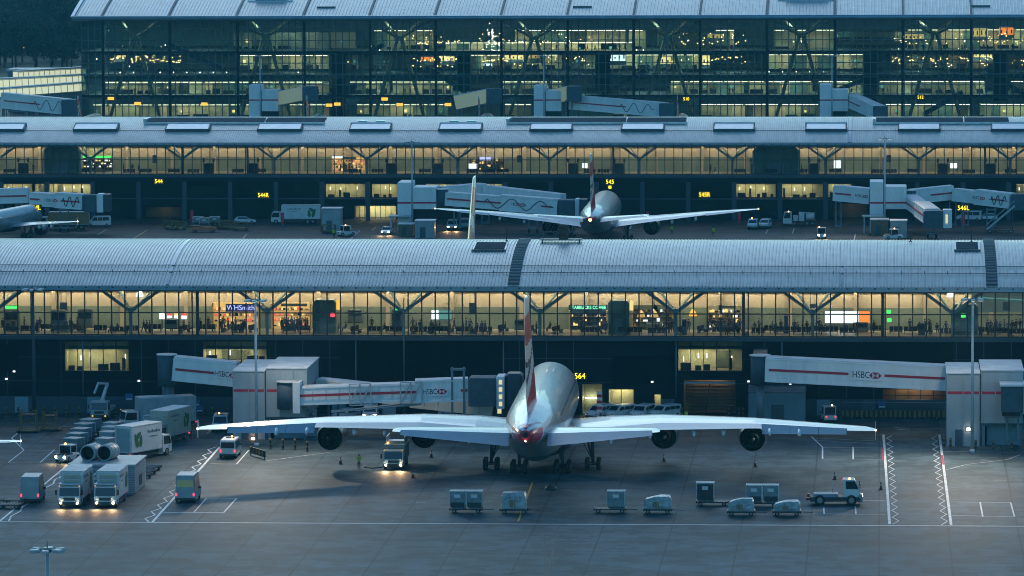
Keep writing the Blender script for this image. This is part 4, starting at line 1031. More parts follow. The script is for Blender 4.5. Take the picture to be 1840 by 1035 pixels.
# ------------------------------------------------------------------ boarding bridges, towers and light masts
def bw(mb, name, mats, t):
    l = t.location; mb.v = [(v[0] - l.x, v[1] - l.y, v[2] - l.z) for v in mb.v]
    return mb.build(name, mats, t)
def frame_of(a, b):
    d = (b - a).normalized(); n = d.cross(Vector((0, 0, 1))).normalized(); u = n.cross(d).normalized()
    return d, n, u       # n points to the right of travel
def logo(par_t, host, c, d, u, s, out):
    # red and white hexagon emblem: side triangles and an hourglass, on a white field
    m = MB(); P_ = lambda x, z, o: c + d * (x * s) + u * (z * s) + out * o
    m.add([P_(-.5, -.5, .012), P_(.5, -.5, .012), P_(.5, .5, .012), P_(-.5, .5, .012)], [(0, 1, 2, 3)], 0)
    for tri in (((-.5, -.5), (-.5, .5), (-1, 0)), ((.5, -.5), (1, 0), (.5, .5)), ((-.5, .5), (.5, .5), (0, 0)), ((-.5, -.5), (0, 0), (.5, -.5))):
        m.add([P_(x, z, .02) for x, z in tri], [(0, 1, 2)], 1)
    l = par_t.location; m.v = [(v[0] - l.x, v[1] - l.y, v[2] - l.z) for v in m.v]
    return m.build('emblem', ['logo_white', 'logo_red'], host)
def tunnel(t, a, b, w, h, wall='bridge_wall', roof='bridge_roof', segs=((0, 1, 0),), stripe=((.05, .95),), word=None, ribs=1.6, name='tunnel', swirl=None):
    """box gangway from a to b (floor centres); segs are telescoping sections (from, to, shrink)"""
    d, n, u = frame_of(a, b); L = (b - a).length; host = None
    for s0, s1, sh in segs:
        p, q = a + d * L * s0, a + d * L * s1; m = MB(); ww, hh = w - sh, h - sh
        ring = lambda c: [c + n * (x * ww / 2) + u * z for x, z in ((-1, sh * .5), (1, sh * .5), (1, hh), (.9, hh + .12), (-.9, hh + .12), (-1, hh))]
        m.loft([ring(p), ring(q)], 0, True, False, lambda i, k: 1 if k in (2, 3, 4) else 0)
        o = bw(m, name, [wall, roof], t); host = host or o
        r = MB(); k = int((q - p).length / ribs)
        for i in range(k + 1):
            c = p + d * ((q - p).length * i / max(1, k))
            for sg in (-1, 1): r.bar(c + n * sg * (ww / 2 + .03) + u * sh * .5, c + n * sg * (ww / 2 + .03) + u * hh, .07, .09, 0, d)
        for sg in (-1, 1):
            r.bar(p + n * sg * (ww / 2 + .045) + u * (sh * .5 + .12), q + n * sg * (ww / 2 + .045) + u * (sh * .5 + .12), .09, .24, 0)
            r.bar(p + n * sg * (ww / 2 + .045) + u * (hh - .06), q + n * sg * (ww / 2 + .045) + u * (hh - .06), .09, .14, 0)
        bw(r, 'rib', [wall], t)
    for sg in (-1, 1):
        for s0, s1 in stripe:
            m = MB(); m.bar(a + d * L * s0 + n * sg * (w / 2 + .09) + u * h * .52, a + d * L * s1 + n * sg * (w / 2 + .09) + u * h * .52, .03, .30); bw(m, 'red_stripe', 'stripe_red', t)
    if word:
        s0, size = word; sd = -1 if n.y > 0 else 1; out = n * sd; dd = d if d.x > 0 else -d
        c = a + d * L * s0 + out * (w / 2 + .10) + u * h * .5
        pn = MB(); pn.add([c + dd * x + u * z - out * .005 for x, z in ((-2.2 * size, -.75 * size), (2.2 * size, -.75 * size), (2.2 * size, .75 * size), (-2.2 * size, .75 * size))], [(0, 1, 2, 3)]); host = bw(pn, 'name_panel', wall, t)
        l = t.location
        text('HSBC', 'lettering', 'ink', host, c - l - dd * .75 * size, size * 1.25, dd, u, .012, 2.3 * size)
        logo(t, host, c + dd * 1.2 * size, dd, u, .85 * size, out)
    if swirl:
        sd = -1 if n.y > 0 else 1; out = n * sd; dd = d if d.x > 0 else -d; s0, s1 = swirl; m = MB(); pts = []
        for i in range(29):
            v = i / 28; z = h * (.5 + (.34 * math.sin(v * 17) if .12 < v < .92 else 0)); pts.append((a if d.x > 0 else b) + dd * L * (s0 + (s1 - s0) * v) + out * (w / 2 + .13) + u * z)
        for p, q in zip(pts, pts[1:]): m.bar(p, q, .03, .14)
        bw(m, 'hanging_cable', 'ink', t)
    return d, n, u
def leg(t, p, top, w=.5, bogie=True, name='support_leg'):
    m = MB()
    for s in (-1, 1): m.bar((p.x + s * w, p.y, .6), (p.x + s * w, p.y, top), .28, .28, 0, (0, 1, 0))
    m.bar((p.x - w - .2, p.y, top - .3), (p.x + w + .2, p.y, top - .3), .35, .3); m.bar((p.x - w - .2, p.y, .75), (p.x + w + .2, p.y, .75), .5, .35)
    lo = bw(m, name, 'steel_blue', t)
    if bogie:
        for s in (-1, 1):
            q = MB(); q.tube((p.x + s * w - .18, p.y, .45), (p.x + s * w + .18, p.y, .45), .45, .45, 14); l = t.location; q.v = [(v[0] - l.x, v[1] - l.y, v[2] - l.z) for v in q.v]; q.build('wheel', 'tyre', lo)
def tower(label, x0, x1, y0, y1, z1, ztop2=None, split=.43, stripe_z=None, stub=None):
    t = thing('bridge_tower', label, 'bridge tower', ((x0 + x1) / 2, y0, 0)); xm = x0 + (x1 - x0) * split
    for k, (a, b, zz) in enumerate(((x0, xm - .15, z1), (xm + .15, x1, z1 + .35))):
        m = MB(); zb = .0 if k == 0 else 2.9
        m.box(a, b, y0, y1, zb, zz, 0); bw(m, 'cladding_block', 'node_wall', t)
        m = MB(); m.box(a - .12, b + .12, y0 - .12, y1 + .12, zz + .003, zz + .16, 0); bw(m, 'roof', 'bridge_roof', t)
        m = MB(); m.box(a, b, y0 - .03, y0 - .003, stripe_z, stripe_z + .32); m.box(b + .003, b + .03, y0, y1, stripe_z, stripe_z + .32); bw(m, 'red_stripe', 'stripe_red', t)
        m = MB(); nn = max(2, int((b - a) / 1.5))
        for i in range(nn + 1): xx = a + (b - a) * i / nn; m.box(xx - .05, xx + .05, y0 - .07, y0 - .031, zb, zz)
        bw(m, 'rib', 'node_wall', t)
    m = MB(); m.box(xm - .15, xm + .15, y0 + .2, y1 - .2, 0, z1 - .2); bw(m, 'joint', 'bellows', t)
    # ground floor plant rooms and open steel
    m = MB(); m.rbox(xm + .8, x1 - .3, y0 + 1.5, y1 - .5, 0, 2.6, 0, .05); bw(m, 'plant_room', 'hut_blue', t)
    m = MB(); m.box(xm + .2, x1, y0 + .1, y1 - .1, 2.6, 2.88); bw(m, 'deck', 'bellows', t)
    for xx in (xm + .4, x1 - .3):
        m = MB(); m.box(xx - .18, xx + .18, y0 + .1, y0 + .5, 0, 2.6); bw(m, 'column', 'steel_blue', t)
    m = MB(); m.box(x0 + 1.0, x0 + 2.1, y0 - .05, y0 - .004, 0.02, 2.1); bw(m, 'door', 'bellows', t)
    return t
# --- near terminal, left
YN = 641.0
xa, xb = wx(419, YN, 700), wx(551, YN, 700)
tower('tall grey bridge tower with red stripe at the left of the near stand', xa, xb, YN, YN + 14, wz(668, YN, 480), stripe_z=wz(704, YN, 480), split=.44)
def bridge_thing(label, at_): return thing('boarding_bridge', label, 'boarding bridge', (at_.x, at_.y, 0))
def rot_(t, c, r, z0, z1, mat='bellows', name='rotunda'):
    m = MB(); m.tube((c.x, c.y, z0), (c.x, c.y, z1), r, r, 20); m.tube((c.x, c.y, z1), (c.x, c.y, z1 + .15), r + .15, r + .15, 20, 1); bw(m, name, [mat, 'bridge_roof'], t)
def ctr(px0, r0, r1, Y): p = wp(px0, r1, Y); return p
# fixed link from the facade to the tower
a, b = wp(312, 682, 655), wp(424, 693, 655); t = bridge_thing('sloping white gangway with red stripe entering the left bridge tower from the facade', (a + b) / 2)
tunnel(t, a, b, 3.2, 3.0, stripe=((.04, .66),), word=(.86, .82))
rot_(t, wp(300, 682, 656), 1.2, a.z - .9, a.z + 3.1); leg(t, wp(300, 690, 656), a.z - .9, .45, False)
m = MB(); m.tube((wx(304, 656, 690), 656, 0), (wx(304, 656, 690), 656, a.z - .9), .55, .55, 12); bw(m, 'pedestal', 'steel_blue', t)
# front telescopic bridge
a, b = wp(538, 729, 640), wp(842, 719, 642); t = bridge_thing('long telescopic gangway with red stripe between the left bridge tower and the giant airliner', (a + b) / 2)
d, n, u = tunnel(t, a, b, 3.0, 2.75, segs=((0, .70, .35), (.69, 1, 0)), stripe=((0, .70), (.955, .995)), word=(.80, .78))
rot_(t, wp(517, 735, 640), 1.35, a.z - .4, a.z + 3.0); m = MB(); c = wp(536, 733, 640); m.box(c.x - .5, c.x + .4, 638.2, 641.8, c.z - .5, c.z + 3.4); bw(m, 'collar', 'bridge_wall', t)
m = MB()                                                                  # lattice frames on the side of the tunnel
for s0 in (.30, .60):
    L = (b - a).length; p = a + d * L * s0 - n * 0; o = (-1 if n.y > 0 else 1)
    c0 = a + d * L * s0 + n * o * 1.68; c1 = a + d * L * (s0 + .125) + n * o * 1.68
    for p, q in ((c0, c0 + u * 2.7), (c1, c1 + u * 2.7), (c0, c1), (c0 + u * 2.7, c1 + u * 2.7), (c0, c0.lerp(c1, .5) + u * 2.7), (c0.lerp(c1, .5), c1 + u * 2.7), (c0.lerp(c1, .5), c0.lerp(c1, .5) + u * 2.7)): m.bar(p, q, .1, .14)
bw(m, 'lattice', 'steel_pale', t)
m = MB(); m.bar(a + d * 4 - u * .9, a + d * (b - a).length * .72 - u * .3, .4, .25); m.bar(a + d * (b - a).length * .33 - u * .75, a + d * (b - a).length * .62 - u * .25, 2.2, .12); bw(m, 'cable_tray', 'steel_pale', t)
c = wp(823, 720, 640.2); leg(t, Vector((c.x, 640.4, 0)), 9.4, .0 + .75); leg(t, Vector((wx(455, 0 + 640, 0) if False else a.x + 1.5, 640.4, 0)), a.z - .4, .5, False)
m = MB(); m.rbox(b.x + .1, b.x + 3.6, 640, 644.2, b.z - .6, b.z + 3.0, 0, .15); bw(m, 'cab', 'bellows', t)
m = MB(); m.rbox(b.x + 3.62, b.x + 4.7, 640.2, 644.0, b.z - .9, b.z + 3.2, 0, .1); ca = bw(m, 'cab_end', 'bridge_wall', t)
m = MB()
for k in range(4): m.box(b.x + 4.0, b.x + 4.4, 640.15, 640.19, b.z - .55 + .92 * k, b.z + .0 + .92 * k)
bw(m, 'lit_window', 'interior_glow', t)
m = MB(); m.rbox(b.x + 4.72, b.x + 6.9, 640.6, 644.0, b.z - .7, b.z + 3.5, 0, .3); bw(m, 'bellows', 'gutter_dark', t)
# rear, lower telescopic bridge
a, b = wp(572, 712, 652), wp(890, 746, 647); t = bridge_thing('lower cream gangway behind the long telescopic one, reaching down to the lower deck door', (a + b) / 2)
tunnel(t, a, b, 2.9, 2.6, 'bridge_cream', 'bridge_roof', segs=((0, .55, .3), (.54, 1, 0)), stripe=((.02, .5),))
m = MB(); m.rbox(b.x + .05, b.x + 2.4, 645.4, 648.6, b.z - .5, b.z + 2.9, 0, .15); bw(m, 'cab', 'bellows', t)
m = MB()
for k in range(2): m.box(b.x + .4, b.x + .9, 645.33, 645.38, b.z + .4 + 1.3 * k, b.z + 1.1 + 1.3 * k)
bw(m, 'lit_window', 'interior_glow', t); leg(t, Vector((b.x - 6, 648, 0)), b.z + .2, .8); leg(t, Vector((a.x + 2, 651.5, 0)), a.z + .1, .6, False)
# --- near terminal, right
YR = 637.0; xa, xb = wx(1702, YR, 700), wx(1838, YR, 700)
tower('tall grey bridge tower with red stripe at the right edge of the near stand', xa, xb, YR, YR + 13, wz(672, YR, 1770), stripe_z=wz(708, YR, 1770), split=.44)
a, b = wp(1378, 684, 655), wp(1703, 700, 652); t = bridge_thing('long sloping white gangway with red stripe leading to the right bridge tower', (a + b) / 2)
tunnel(t, a, b, 3.2, 3.05, stripe=((.02, .46), (.66, .99)), word=(.56, .95))
rot_(t, wp(1366, 686, 656), 1.25, a.z - .6, a.z + 3.1); m = MB(); m.box(a.x - 2.0, a.x - .2, 656.6, 670.9, a.z - .1, a.z + 2.6); bw(m, 'corridor', 'bellows', t)
m = MB(); m.tube((wx(1366, 656, 700), 656, 0), (wx(1366, 656, 700), 656, a.z - .6), .5, .5, 12); bw(m, 'pedestal', 'steel_blue', t)
m = MB()
c = wp(1815, 738, 635); t = bridge_thing('short dark gangway stub at the right edge in front of the right bridge tower', c)
m.rbox(c.x - 1.1, c.x + 1.6, 633.2, 636.9, c.z + .0, c.z + 3.2, 0, .1); bw(m, 'rotunda', 'bellows', t)
m = MB(); m.box(c.x + 1.62, c.x + 2.6, 632.8, 636.7, c.z - .2, c.z + 3.6); m.box(c.x - 1.3, c.x + 1.6, 632.9, 636.8, c.z + 3.25, c.z + 3.5); bw(m, 'collar', 'bridge_wall', t)
m = MB(); m.box(c.x - 1.0, c.x + 1.2, 633.5, 636.5, c.z - .5, c.z - .02); bw(m, 'hinge_frame', 'nozzle', t); leg(t, Vector((c.x + .3, 635, 0)), c.z - .4, .7, False)
# --- middle terminal, centre
YM = 992.0
def box_tower(label, p0, p1, r0, rb, Y, dep=8, sz=None, pm=None, r1=None):
    x0, x1 = wx(p0, Y, r0), wx(p1, Y, r0); z = wz(r0, Y, p0); pm = pm or (p0 + (p1 - p0) * .42); xm = wx(pm, Y, r0)
    t = thing('bridge_tower', label, 'bridge tower', ((x0 + x1) / 2, Y, 0))
    z2 = wz(r1 if r1 else r0 + 12, Y, p1); zb = wz(rb, Y, p0)
    for k, (a, b, zz, lo) in enumerate(((x0, xm - .08, z, 0.0), (xm + .08, x1, z2, zb))):
        m = MB(); m.rbox(a, b, Y + k * .4, Y + dep, lo, zz, 0, .08); bw(m, 'cladding_block', 'bridge_wall', t)
        if sz: m = MB(); m.box(a, b, Y + k * .4 - .04, Y + k * .4 - .004, wz(sz, Y, p0), wz(sz, Y, p0) + .33); bw(m, 'red_stripe', 'stripe_red', t)
    m = MB(); m.box(xm + .3, x1 - .5, Y + 1, Y + dep - .5, 0, zb - .02); bw(m, 'plant_room', 'cladding', t)
    m = MB(); m.box(x0 - 1.5, xm + .3, Y - 3, Y - .05, wz(rb + 12, Y, p0), wz(rb + 12, Y, p0) + .25); m.box(x0 - 1.2, x0 - .9, Y - 2.8, Y - 2.5, 0, wz(rb + 12, Y, p0)); m.box(xm - .3, xm, Y - 2.8, Y - 2.5, 0, wz(rb + 12, Y, p0)); bw(m, 'canopy', 'steel_pale', t)
    return t
box_tower('white bridge tower with red stripe at the centre of the middle apron', 714, 783, 328, 376, YM, sz=366, pm=740, r1=337)
box_tower('white bridge tower with red stripe at the right of the middle apron', 1563, 1629, 327, 376, YM - 2, sz=366, pm=1588, r1=336)
a, b = wp(803, 370, YM + 2), wp(1004, 386, YM - 3); t = bridge_thing('white gangway with hanging cables beside the left wing of the twin engined airliner', (a + b) / 2)
tunnel(t, a, b, 3.0, 3.0, segs=((0, .5, .3), (.49, 1, 0)), stripe=((.02, .50), (.86, .96)), word=(.66, .75), swirl=(.28, .97))
rot_(t, wp(794, 372, YM + 2), 1.3, a.z - .3, a.z + 3.2, 'bellows'); m = MB(); m.rbox(b.x + .05, b.x + 3.2, b.y - 1.8, b.y + 1.8, b.z - .4, b.z + 3.0, 0, .2); bw(m, 'cab', 'bellows', t); leg(t, Vector((b.x - 5, b.y, 0)), b.z + .2, .8); leg(t, Vector((a.x + 2, a.y, 0)), a.z, .6, False)
m = MB(); m.rbox(b.x + 3.22, b.x + 4.1, b.y - 1.6, b.y + 1.6, b.z - .5, b.z + 3.2, 0, .1); bw(m, 'cab_end', 'bridge_wall', t)
m = MB(); m.rbox(b.x + 4.12, b.x + 5.6, b.y - 1.5, b.y + 1.5, b.z - .4, b.z + 3.1, 0, .1); bw(m, 'bellows', 'gutter_dark', t)
a, b = wp(790, 362, YM + 8), wp(868, 355, YM + 14); t = bridge_thing('upper pale gangway rising behind the cable hung gangway of the middle apron', (a + b) / 2); tunnel(t, a, b, 2.8, 2.8, stripe=((.1, .3),))
c = wp(880, 345, YM + 14)
a, b = wp(872, 356, YM + 13), wp(1010, 372, YM + 6); tunnel(t, a, b, 2.6, 2.5, stripe=(), name='second_tunnel'); leg(t, Vector((b.x - 3, b.y, 0)), b.z, .7); leg(t, Vector((a.x, a.y, 0)), a.z, .7, False)
# middle terminal, left edge
a, b = wp(-40, 366, YM + 4), wp(52, 364, YM + 4); t = bridge_thing('plain white gangway with red stripe running in from the left edge of the middle apron', (a + b) / 2); tunnel(t, a, b, 3, 2.8, stripe=((.02, .98),)); leg(t, Vector((b.x - 2, b.y, 0)), b.z, .6, False)
a, b = wp(58, 370, YM), wp(152, 376, YM - 3); t = bridge_thing('white gangway with cables and a dark cab at the left of the middle apron', (a + b) / 2)
tunnel(t, a, b, 3, 2.9, segs=((0, .5, .25), (.49, 1, 0)), stripe=((.02, .2), (.62, .95)), word=(.42, .72), swirl=(.6, .98)); m = MB(); m.rbox(b.x + .05, b.x + 2.6, b.y - 1.7, b.y + 1.7, b.z - .4, b.z + 2.9, 0, .2); bw(m, 'cab', 'bellows', t)
m = MB(); m.rbox(b.x + 2.62, b.x + 3.9, b.y - 1.6, b.y + 1.6, b.z - .5, b.z + 3.1, 0, .1); bw(m, 'cab_end', 'bridge_wall', t); m = MB(); m.rbox(b.x + 3.92, b.x + 5.2, b.y - 1.5, b.y + 1.5, b.z - .4, b.z + 3.0, 0, .1); bw(m, 'bellows', 'gutter_dark', t); leg(t, Vector((b.x - 4, b.y, 0)), b.z + .2, .8); leg(t, Vector((a.x + 1, a.y, 0)), a.z, .6, False)
# middle terminal, right
a, b = wp(1502, 360, YM + 6), wp(1566, 366, YM + 3); t = bridge_thing('short white gangway with red stripe left of the right middle bridge tower', (a + b) / 2); tunnel(t, a, b, 3, 2.9, stripe=((.06, .5),), word=(.8, .7)); leg(t, Vector((a.x + .5, a.y, 0)), a.z, .5, False)
a, b = wp(1634, 372, YM + 2), wp(1675, 402, YM - 18); t = bridge_thing('white gangway swinging towards the viewer with a dark cab on the middle apron', (a + b) / 2); tunnel(t, a, b, 2.9, 2.8, segs=((0, .55, .3), (.54, 1, 0)), stripe=((.05, .95),))
rot_(t, wp(1634, 374, YM + 3), 1.3, a.z - .3, a.z + 3.1); m = MB(); m.rbox(b.x - 1.7, b.x + 2.0, b.y - 3.4, b.y - .1, b.z - .5, b.z + 2.7, 0, .2); bw(m, 'cab', 'bellows', t); m = MB(); m.rbox(b.x + 2.02, b.x + 3.7, b.y - 3.2, b.y - .4, b.z - .6, b.z + 2.9, 0, .1); bw(m, 'cab_end', 'bridge_wall', t); leg(t, Vector((b.x, b.y + 3, 0)), b.z + .2, .8)
m = MB(); m.box(b.x + 2.5, b.x + 2.9, b.y - 3.26, b.y - 3.21, b.z + .3, b.z + 2.0); bw(m, 'lit_window', 'interior_glow', t)
a, b = wp(1636, 366, YM + 8), wp(1712, 358, YM + 10); t = bridge_thing('white gangway crossing behind the swung one at the right of the middle apron', (a + b) / 2); tunnel(t, a, b, 2.8, 2.7, stripe=((.45, .95),)); leg(t, Vector((b.x, b.y, 0)), b.z, .6, False)
a, b = wp(1716, 362, YM + 8), wp(1818, 374, YM + 2); t = bridge_thing('white gangway with red stripe and hanging cables at the right edge of the middle apron', (a + b) / 2); tunnel(t, a, b, 2.9, 2.8, segs=((0, .4, .3), (.39, 1, 0)), stripe=((.7, .93),), word=(.47, .74), swirl=(.66, .98)); m = MB(); m.rbox(b.x + .05, b.x + 5, b.y - 1.7, b.y + 1.7, b.z - .3, b.z + 2.8, 0, .2); bw(m, 'cab', 'bellows', t); leg(t, Vector((b.x - 4, b.y, 0)), b.z, .8); leg(t, Vector((a.x + 2, a.y, 0)), a.z, .6, False)
# --- far terminal bridges
YF = YA - 32
for p0, p1, r0, lb in ((447, 499, 153, 'blue grey bridge tower with red stripe in front of the left of the far terminal'), (959, 1008, 154, 'blue grey bridge tower with red stripe in front of the centre of the far terminal'), (1473, 1524, 152, 'blue grey bridge tower with red stripe in front of the right of the far terminal')):
    box_tower(lb, p0, p1, r0, 200, YF, sz=181, r1=r0 + 9)
def far_bridge(lb, p0, r0, p1, r1, mat='bridge_wall', st=((.05, .6),), sw=None, cab=True, dy=0, h=3.4):
    a, b = wp(p0, r0, YF + 3), wp(p1, r1, YF + dy); t = bridge_thing(lb, (a + b) / 2); tunnel(t, a, b, 3, h, mat, 'bridge_roof', stripe=st, swirl=sw); q = Vector((a.x * .3 + b.x * .7, a.y * .3 + b.y * .7, 0)); leg(t, q, a.z * .3 + b.z * .7 + .1, .8)
    leg(t, a.lerp(b, .08), a.lerp(b, .08).z + .1, .6, False)
    if cab: m = MB(); m.rbox(b.x - 1.6, b.x + 2.2, b.y - 2.5, b.y + 1.5, b.z - .5, b.z + h, 0, .2); bw(m, 'cab', 'bellows', t)
    return t
far_bridge('white gangway with red stripe and looping cables at the far left apron', 6, 194, 124, 206, sw=(.45, .98), dy=-4, h=4)
far_bridge('lit glass sided gangway right of the left far bridge tower', 505, 188, 556, 178, 'glow_wall', ())
far_bridge('cream gangway standing up to the left of the far terminal centre', 820, 196, 886, 182, 'glow_wall', (), dy=4)
far_bridge('long white gangway with red stripe and looping cables at the far terminal', 1026, 196, 1196, 210, sw=(.5, .9), dy=-6, h=3.6)
far_bridge('cream gangway folded above the long far gangway', 1004, 184, 1030, 178, 'glow_wall', (), False)
far_bridge('white gangway slanting down to a blue grey cab at the far right apron', 1530, 192, 1580, 214, dy=-14, st=((.1, .5),))
# --- light masts
def mast(label, x, y, z, n=6, r=1.15, lit=0, pole=.16):
    t = thing('light_mast', label, 'light mast', (x, y, 0))
    MB().tube((0, 0, 0), (0, 0, z), pole * 1.35, pole * .8, 10).tube((0, 0, 0), (0, 0, .5), pole * 2.2, pole * 2.0, 10).build('pole', 'steel_pale' if lit >= 0 else 'gutter_dark', t)
    h = MB(); h.tube((0, 0, z - .1), (0, 0, z + .25), .3, .3, 10); h.tube((0, 0, z + .2), (0, 0, z + .75), .05, .03, 6)
    for k in range(n):
        a = 2 * math.pi * (k + .5) / n; h.bar((0, 0, z + .05), (r * math.cos(a), r * math.sin(a), z + .05), .09, .09)
    hd = h.build('head', 'steel_blue', t)
    for k in range(n):
        a = 2 * math.pi * (k + .5) / n; c = Vector((r * math.cos(a), r * math.sin(a), z)); m = MB()
        m.rbox(-.36, .36, -.26, .26, -.05, .16, 0, .06); m.box(-.28, .28, -.2, .2, -.075, -.052, 1)
        o = m.build('floodlight', ['steel_pale', 'flood_lens' if lit > 0 else 'window_dark'], hd); o.location = c; o.rotation_euler.z = a
    return t
mA = wp(459, 541, 633); mB_ = wp(1748, 539, 629.5)
mast('pale lamp mast standing in front of the left bridge tower', mA.x, mA.y, mA.z, lit=1)
mast('pale lamp mast standing in front of the right bridge tower', mB_.x, mB_.y, mB_.z, lit=1)
p = wp(59, 521, 664); mast('dark lamp mast at the left against the near terminal wall', p.x, p.y, p.z, lit=-1, pole=.2)
p = wp(740, 256, 989); mast('lamp mast beside the centre bridge tower of the middle apron', p.x, p.y, p.z, lit=0)
p = wp(1590, 250, 987); mast('lamp mast with bright white heads beside the right bridge tower of the middle apron', p.x, p.y, p.z, lit=1)
for px_, lb in ((467, 'left'), (977, 'centre'), (1495, 'right')):
    p = wp(px_, 101, YF - 2); mast('slim lamp mast beside the %s bridge tower of the far terminal' % lb, p.x, p.y, p.z)
p = wp(85, 990, 368); mast('lamp mast head rising from the bottom left corner', p.x, p.y, p.z, r=1.0)
p = wp(725, 606, 669); t = thing('cable_drop', 'thin dark pole running down the facade above the long gangway', 'pole', (p.x, 669.6, 0)); MB().tube((0, 0, 0), (0, 0, p.z + 5.2), .07, .07, 6).build('shaft', 'steel_blue', t); MB().box(-.25, .25, -.25, .25, 0, .2).build('base', 'steel_blue', t)
def flood(px_, tgt, energy, size=.8, blend=1.0, ang=140):
    l = bpy.data.lights.new('floodlight', 'SPOT'); l.energy = energy; l.spot_size = R(ang); l.spot_blend = blend; l.shadow_soft_size = size; l.color = (1.0, .86, .66)
    o = bpy.data.objects.new('floodlight_beam', l); COL.objects.link(o); o.location = px_; o.rotation_euler = (Vector(px_) - Vector(tgt)).to_track_quat('Z', 'Y').to_euler()
flood(mA + Vector((.3, -1.4, -.4)), (mA.x + 8, 606, 0), FLOOD)
flood(mB_ + Vector((-.3, -1.4, -.4)), (mB_.x - 12, 603, 0), FLOOD * 1.25)
p = wp(1590, 250, 987); flood(p + Vector((0, -1.5, -.4)), (p.x - 8, 960, 0), FLOOD * .5)

flood(mA + Vector((.5, 1.3, -.3)), (mA.x + 16, 644, 3), FLOOD * .17, ang=150)  # this beam and the next are added fill for the bridge fronts
flood(mB_ + Vector((-.6, 1.3, -.3)), (mB_.x - 10, 650, 4), FLOOD * .10, ang=150)
# ------------------------------------------------------------------ people
def skin_body(pts, edges, rad, root=0, lv=1):
    me = bpy.data.meshes.new('b'); me.from_pydata(pts, edges, [])
    o = bpy.data.objects.new('b', me); COL.objects.link(o)
    o.modifiers.new('s', 'SKIN'); sv = me.skin_vertices[0].data
    for i, r_ in enumerate(rad): sv[i].radius = (r_, r_)
    sv[root].use_root = True
    sb = o.modifiers.new('d', 'SUBSURF'); sb.levels = lv; sb.render_levels = lv
    dg = bpy.context.evaluated_depsgraph_get(); m2 = bpy.data.meshes.new_from_object(o.evaluated_get(dg))
    bpy.data.objects.remove(o); bpy.data.meshes.remove(me)
    return m2
def person_mesh(pose):
    # joints: pelvis, belly, chest, neck, head, crown; legs (hip, knee, ankle, toe); arms (shoulder, elbow, wrist, hand)
    if pose == 'sit':
        b = [(0, 0, .52), (0, .0, .72), (0, -.03, .98), (0, -.01, 1.10), (0, .03, 1.20), (0, .04, 1.30)]
        legs = [[(s * .10, .05, .50), (s * .13, .45, .50), (s * .13, .47, .10), (s * .14, .62, .04)] for s in (-1, 1)]
        arms = [[(s * .19, -.02, 1.02), (s * .25, .05, .76), (s * .16, .28, .64), (s * .12, .36, .63)] for s in (-1, 1)]
    else:
        st = .30 if pose == 'walk' else .04
        b = [(0, 0, .92), (0, 0, 1.10), (0, .01, 1.35), (0, .02, 1.48), (0, .05, 1.60), (0, .05, 1.72)]
        legs = [[(s * .10, 0, .88), (s * .11, s * st * .6 + .03, .50), (s * .11, s * st - (.06 if st > .1 else 0), .09), (s * .13, s * st + .14, .04)] for s in (-1, 1)]
        arms = [[(s * .20, 0, 1.41), (s * .27, -s * st * .4 - .02, 1.13), (s * .26, -s * st * .7 + .08, .88), (s * .25, -s * st * .7 + .12, .80)] for s in (-1, 1)]
        if pose == 'bags': arms[1] = [(.20, 0, 1.41), (.30, .0, 1.15), (.34, .10, .92), (.35, .12, .85)]
        if pose == 'fold': arms = [[(s * .20, 0, 1.41), (s * .28, .06, 1.16), (s * .10, .24, 1.18), (-s * .02, .27, 1.20)] for s in (-1, 1)]
    pts = list(b); ed = [(0, 1), (1, 2), (2, 3), (3, 4), (4, 5)]; rad = [.15, .135, .165, .06, .10, .07]
    for l in legs:
        k = len(pts); pts += l; ed += [(0, k), (k, k + 1), (k + 1, k + 2), (k + 2, k + 3)]; rad += [.10, .075, .05, .045]
    for a in arms:
        k = len(pts); pts += a; ed += [(2, k), (k, k + 1), (k + 1, k + 2), (k + 2, k + 3)]; rad += [.07, .05, .038, .042]
    me = skin_body(pts, ed, rad); return me, b
def person(pose, label, loc, rz, coat='cloth_dark', legs='cloth_blue', group=None, s=1.0):
    me, b = person_mesh(pose)
    for k in (coat, legs, 'skin'): me.materials.append(M[k])
    zs = b[3][2]; hip = b[0][2]
    for p in me.polygons:
        c = p.center; p.use_smooth = True
        p.material_index = 2 if c.z > zs + .02 else (0 if c.z > hip - .06 or (pose != 'sit' and abs(c.x) > .2 and c.z > .9) else 1)
    o = bpy.data.objects.new('person', me); COL.objects.link(o); o.location = loc; o.rotation_euler.z = rz; o.scale = (s, s, s)
    tag(o, label, 'person', group)
    h = MB(); h.ball((0, b[5][1] - .02, b[5][2] - .035), .115, 0, 6, .9); h.build('hair', 'hair', o)
    return o
PEOPLE = {}
def crowd_person(pose, label, loc, rz, group, var=0):
    key = (pose, var)
    if key not in PEOPLE: PEOPLE[key] = person(pose, label, loc, rz, ('cloth_dark', 'cloth_blue')[var], 'cloth_dark', group); return PEOPLE[key]
    return dup(PEOPLE[key], loc, rz, label, group)
rn = random.Random(11)
def crowd(Y, fz, where, xs, poses, group, y0=2.5, y1=8):
    nm = {'stand': 'standing', 'walk': 'walking', 'sit': 'seated', 'bags': 'standing with a bag', 'fold': 'standing with folded arms'}
    for i, px_ in enumerate(xs):
        po = poses[i % len(poses)]; y = rn.uniform(y0, y1); v = rn.random() < .4
        crowd_person(po, ('dark passenger %s %s' % (nm[po], where)), (wx(px_, Y + y, 590 if Y == YC else 305), Y + y, fz + (0.02 if po != 'sit' else .0)), rn.uniform(0, 6.28), group, int(v))
FZ = glC - .02
crowd(YC, FZ, 'near the green exit sign at the left', [5, 14, 24, 44, 58, 66, 72], ['stand', 'sit', 'walk', 'bags'], 'passengers by the exit sign')
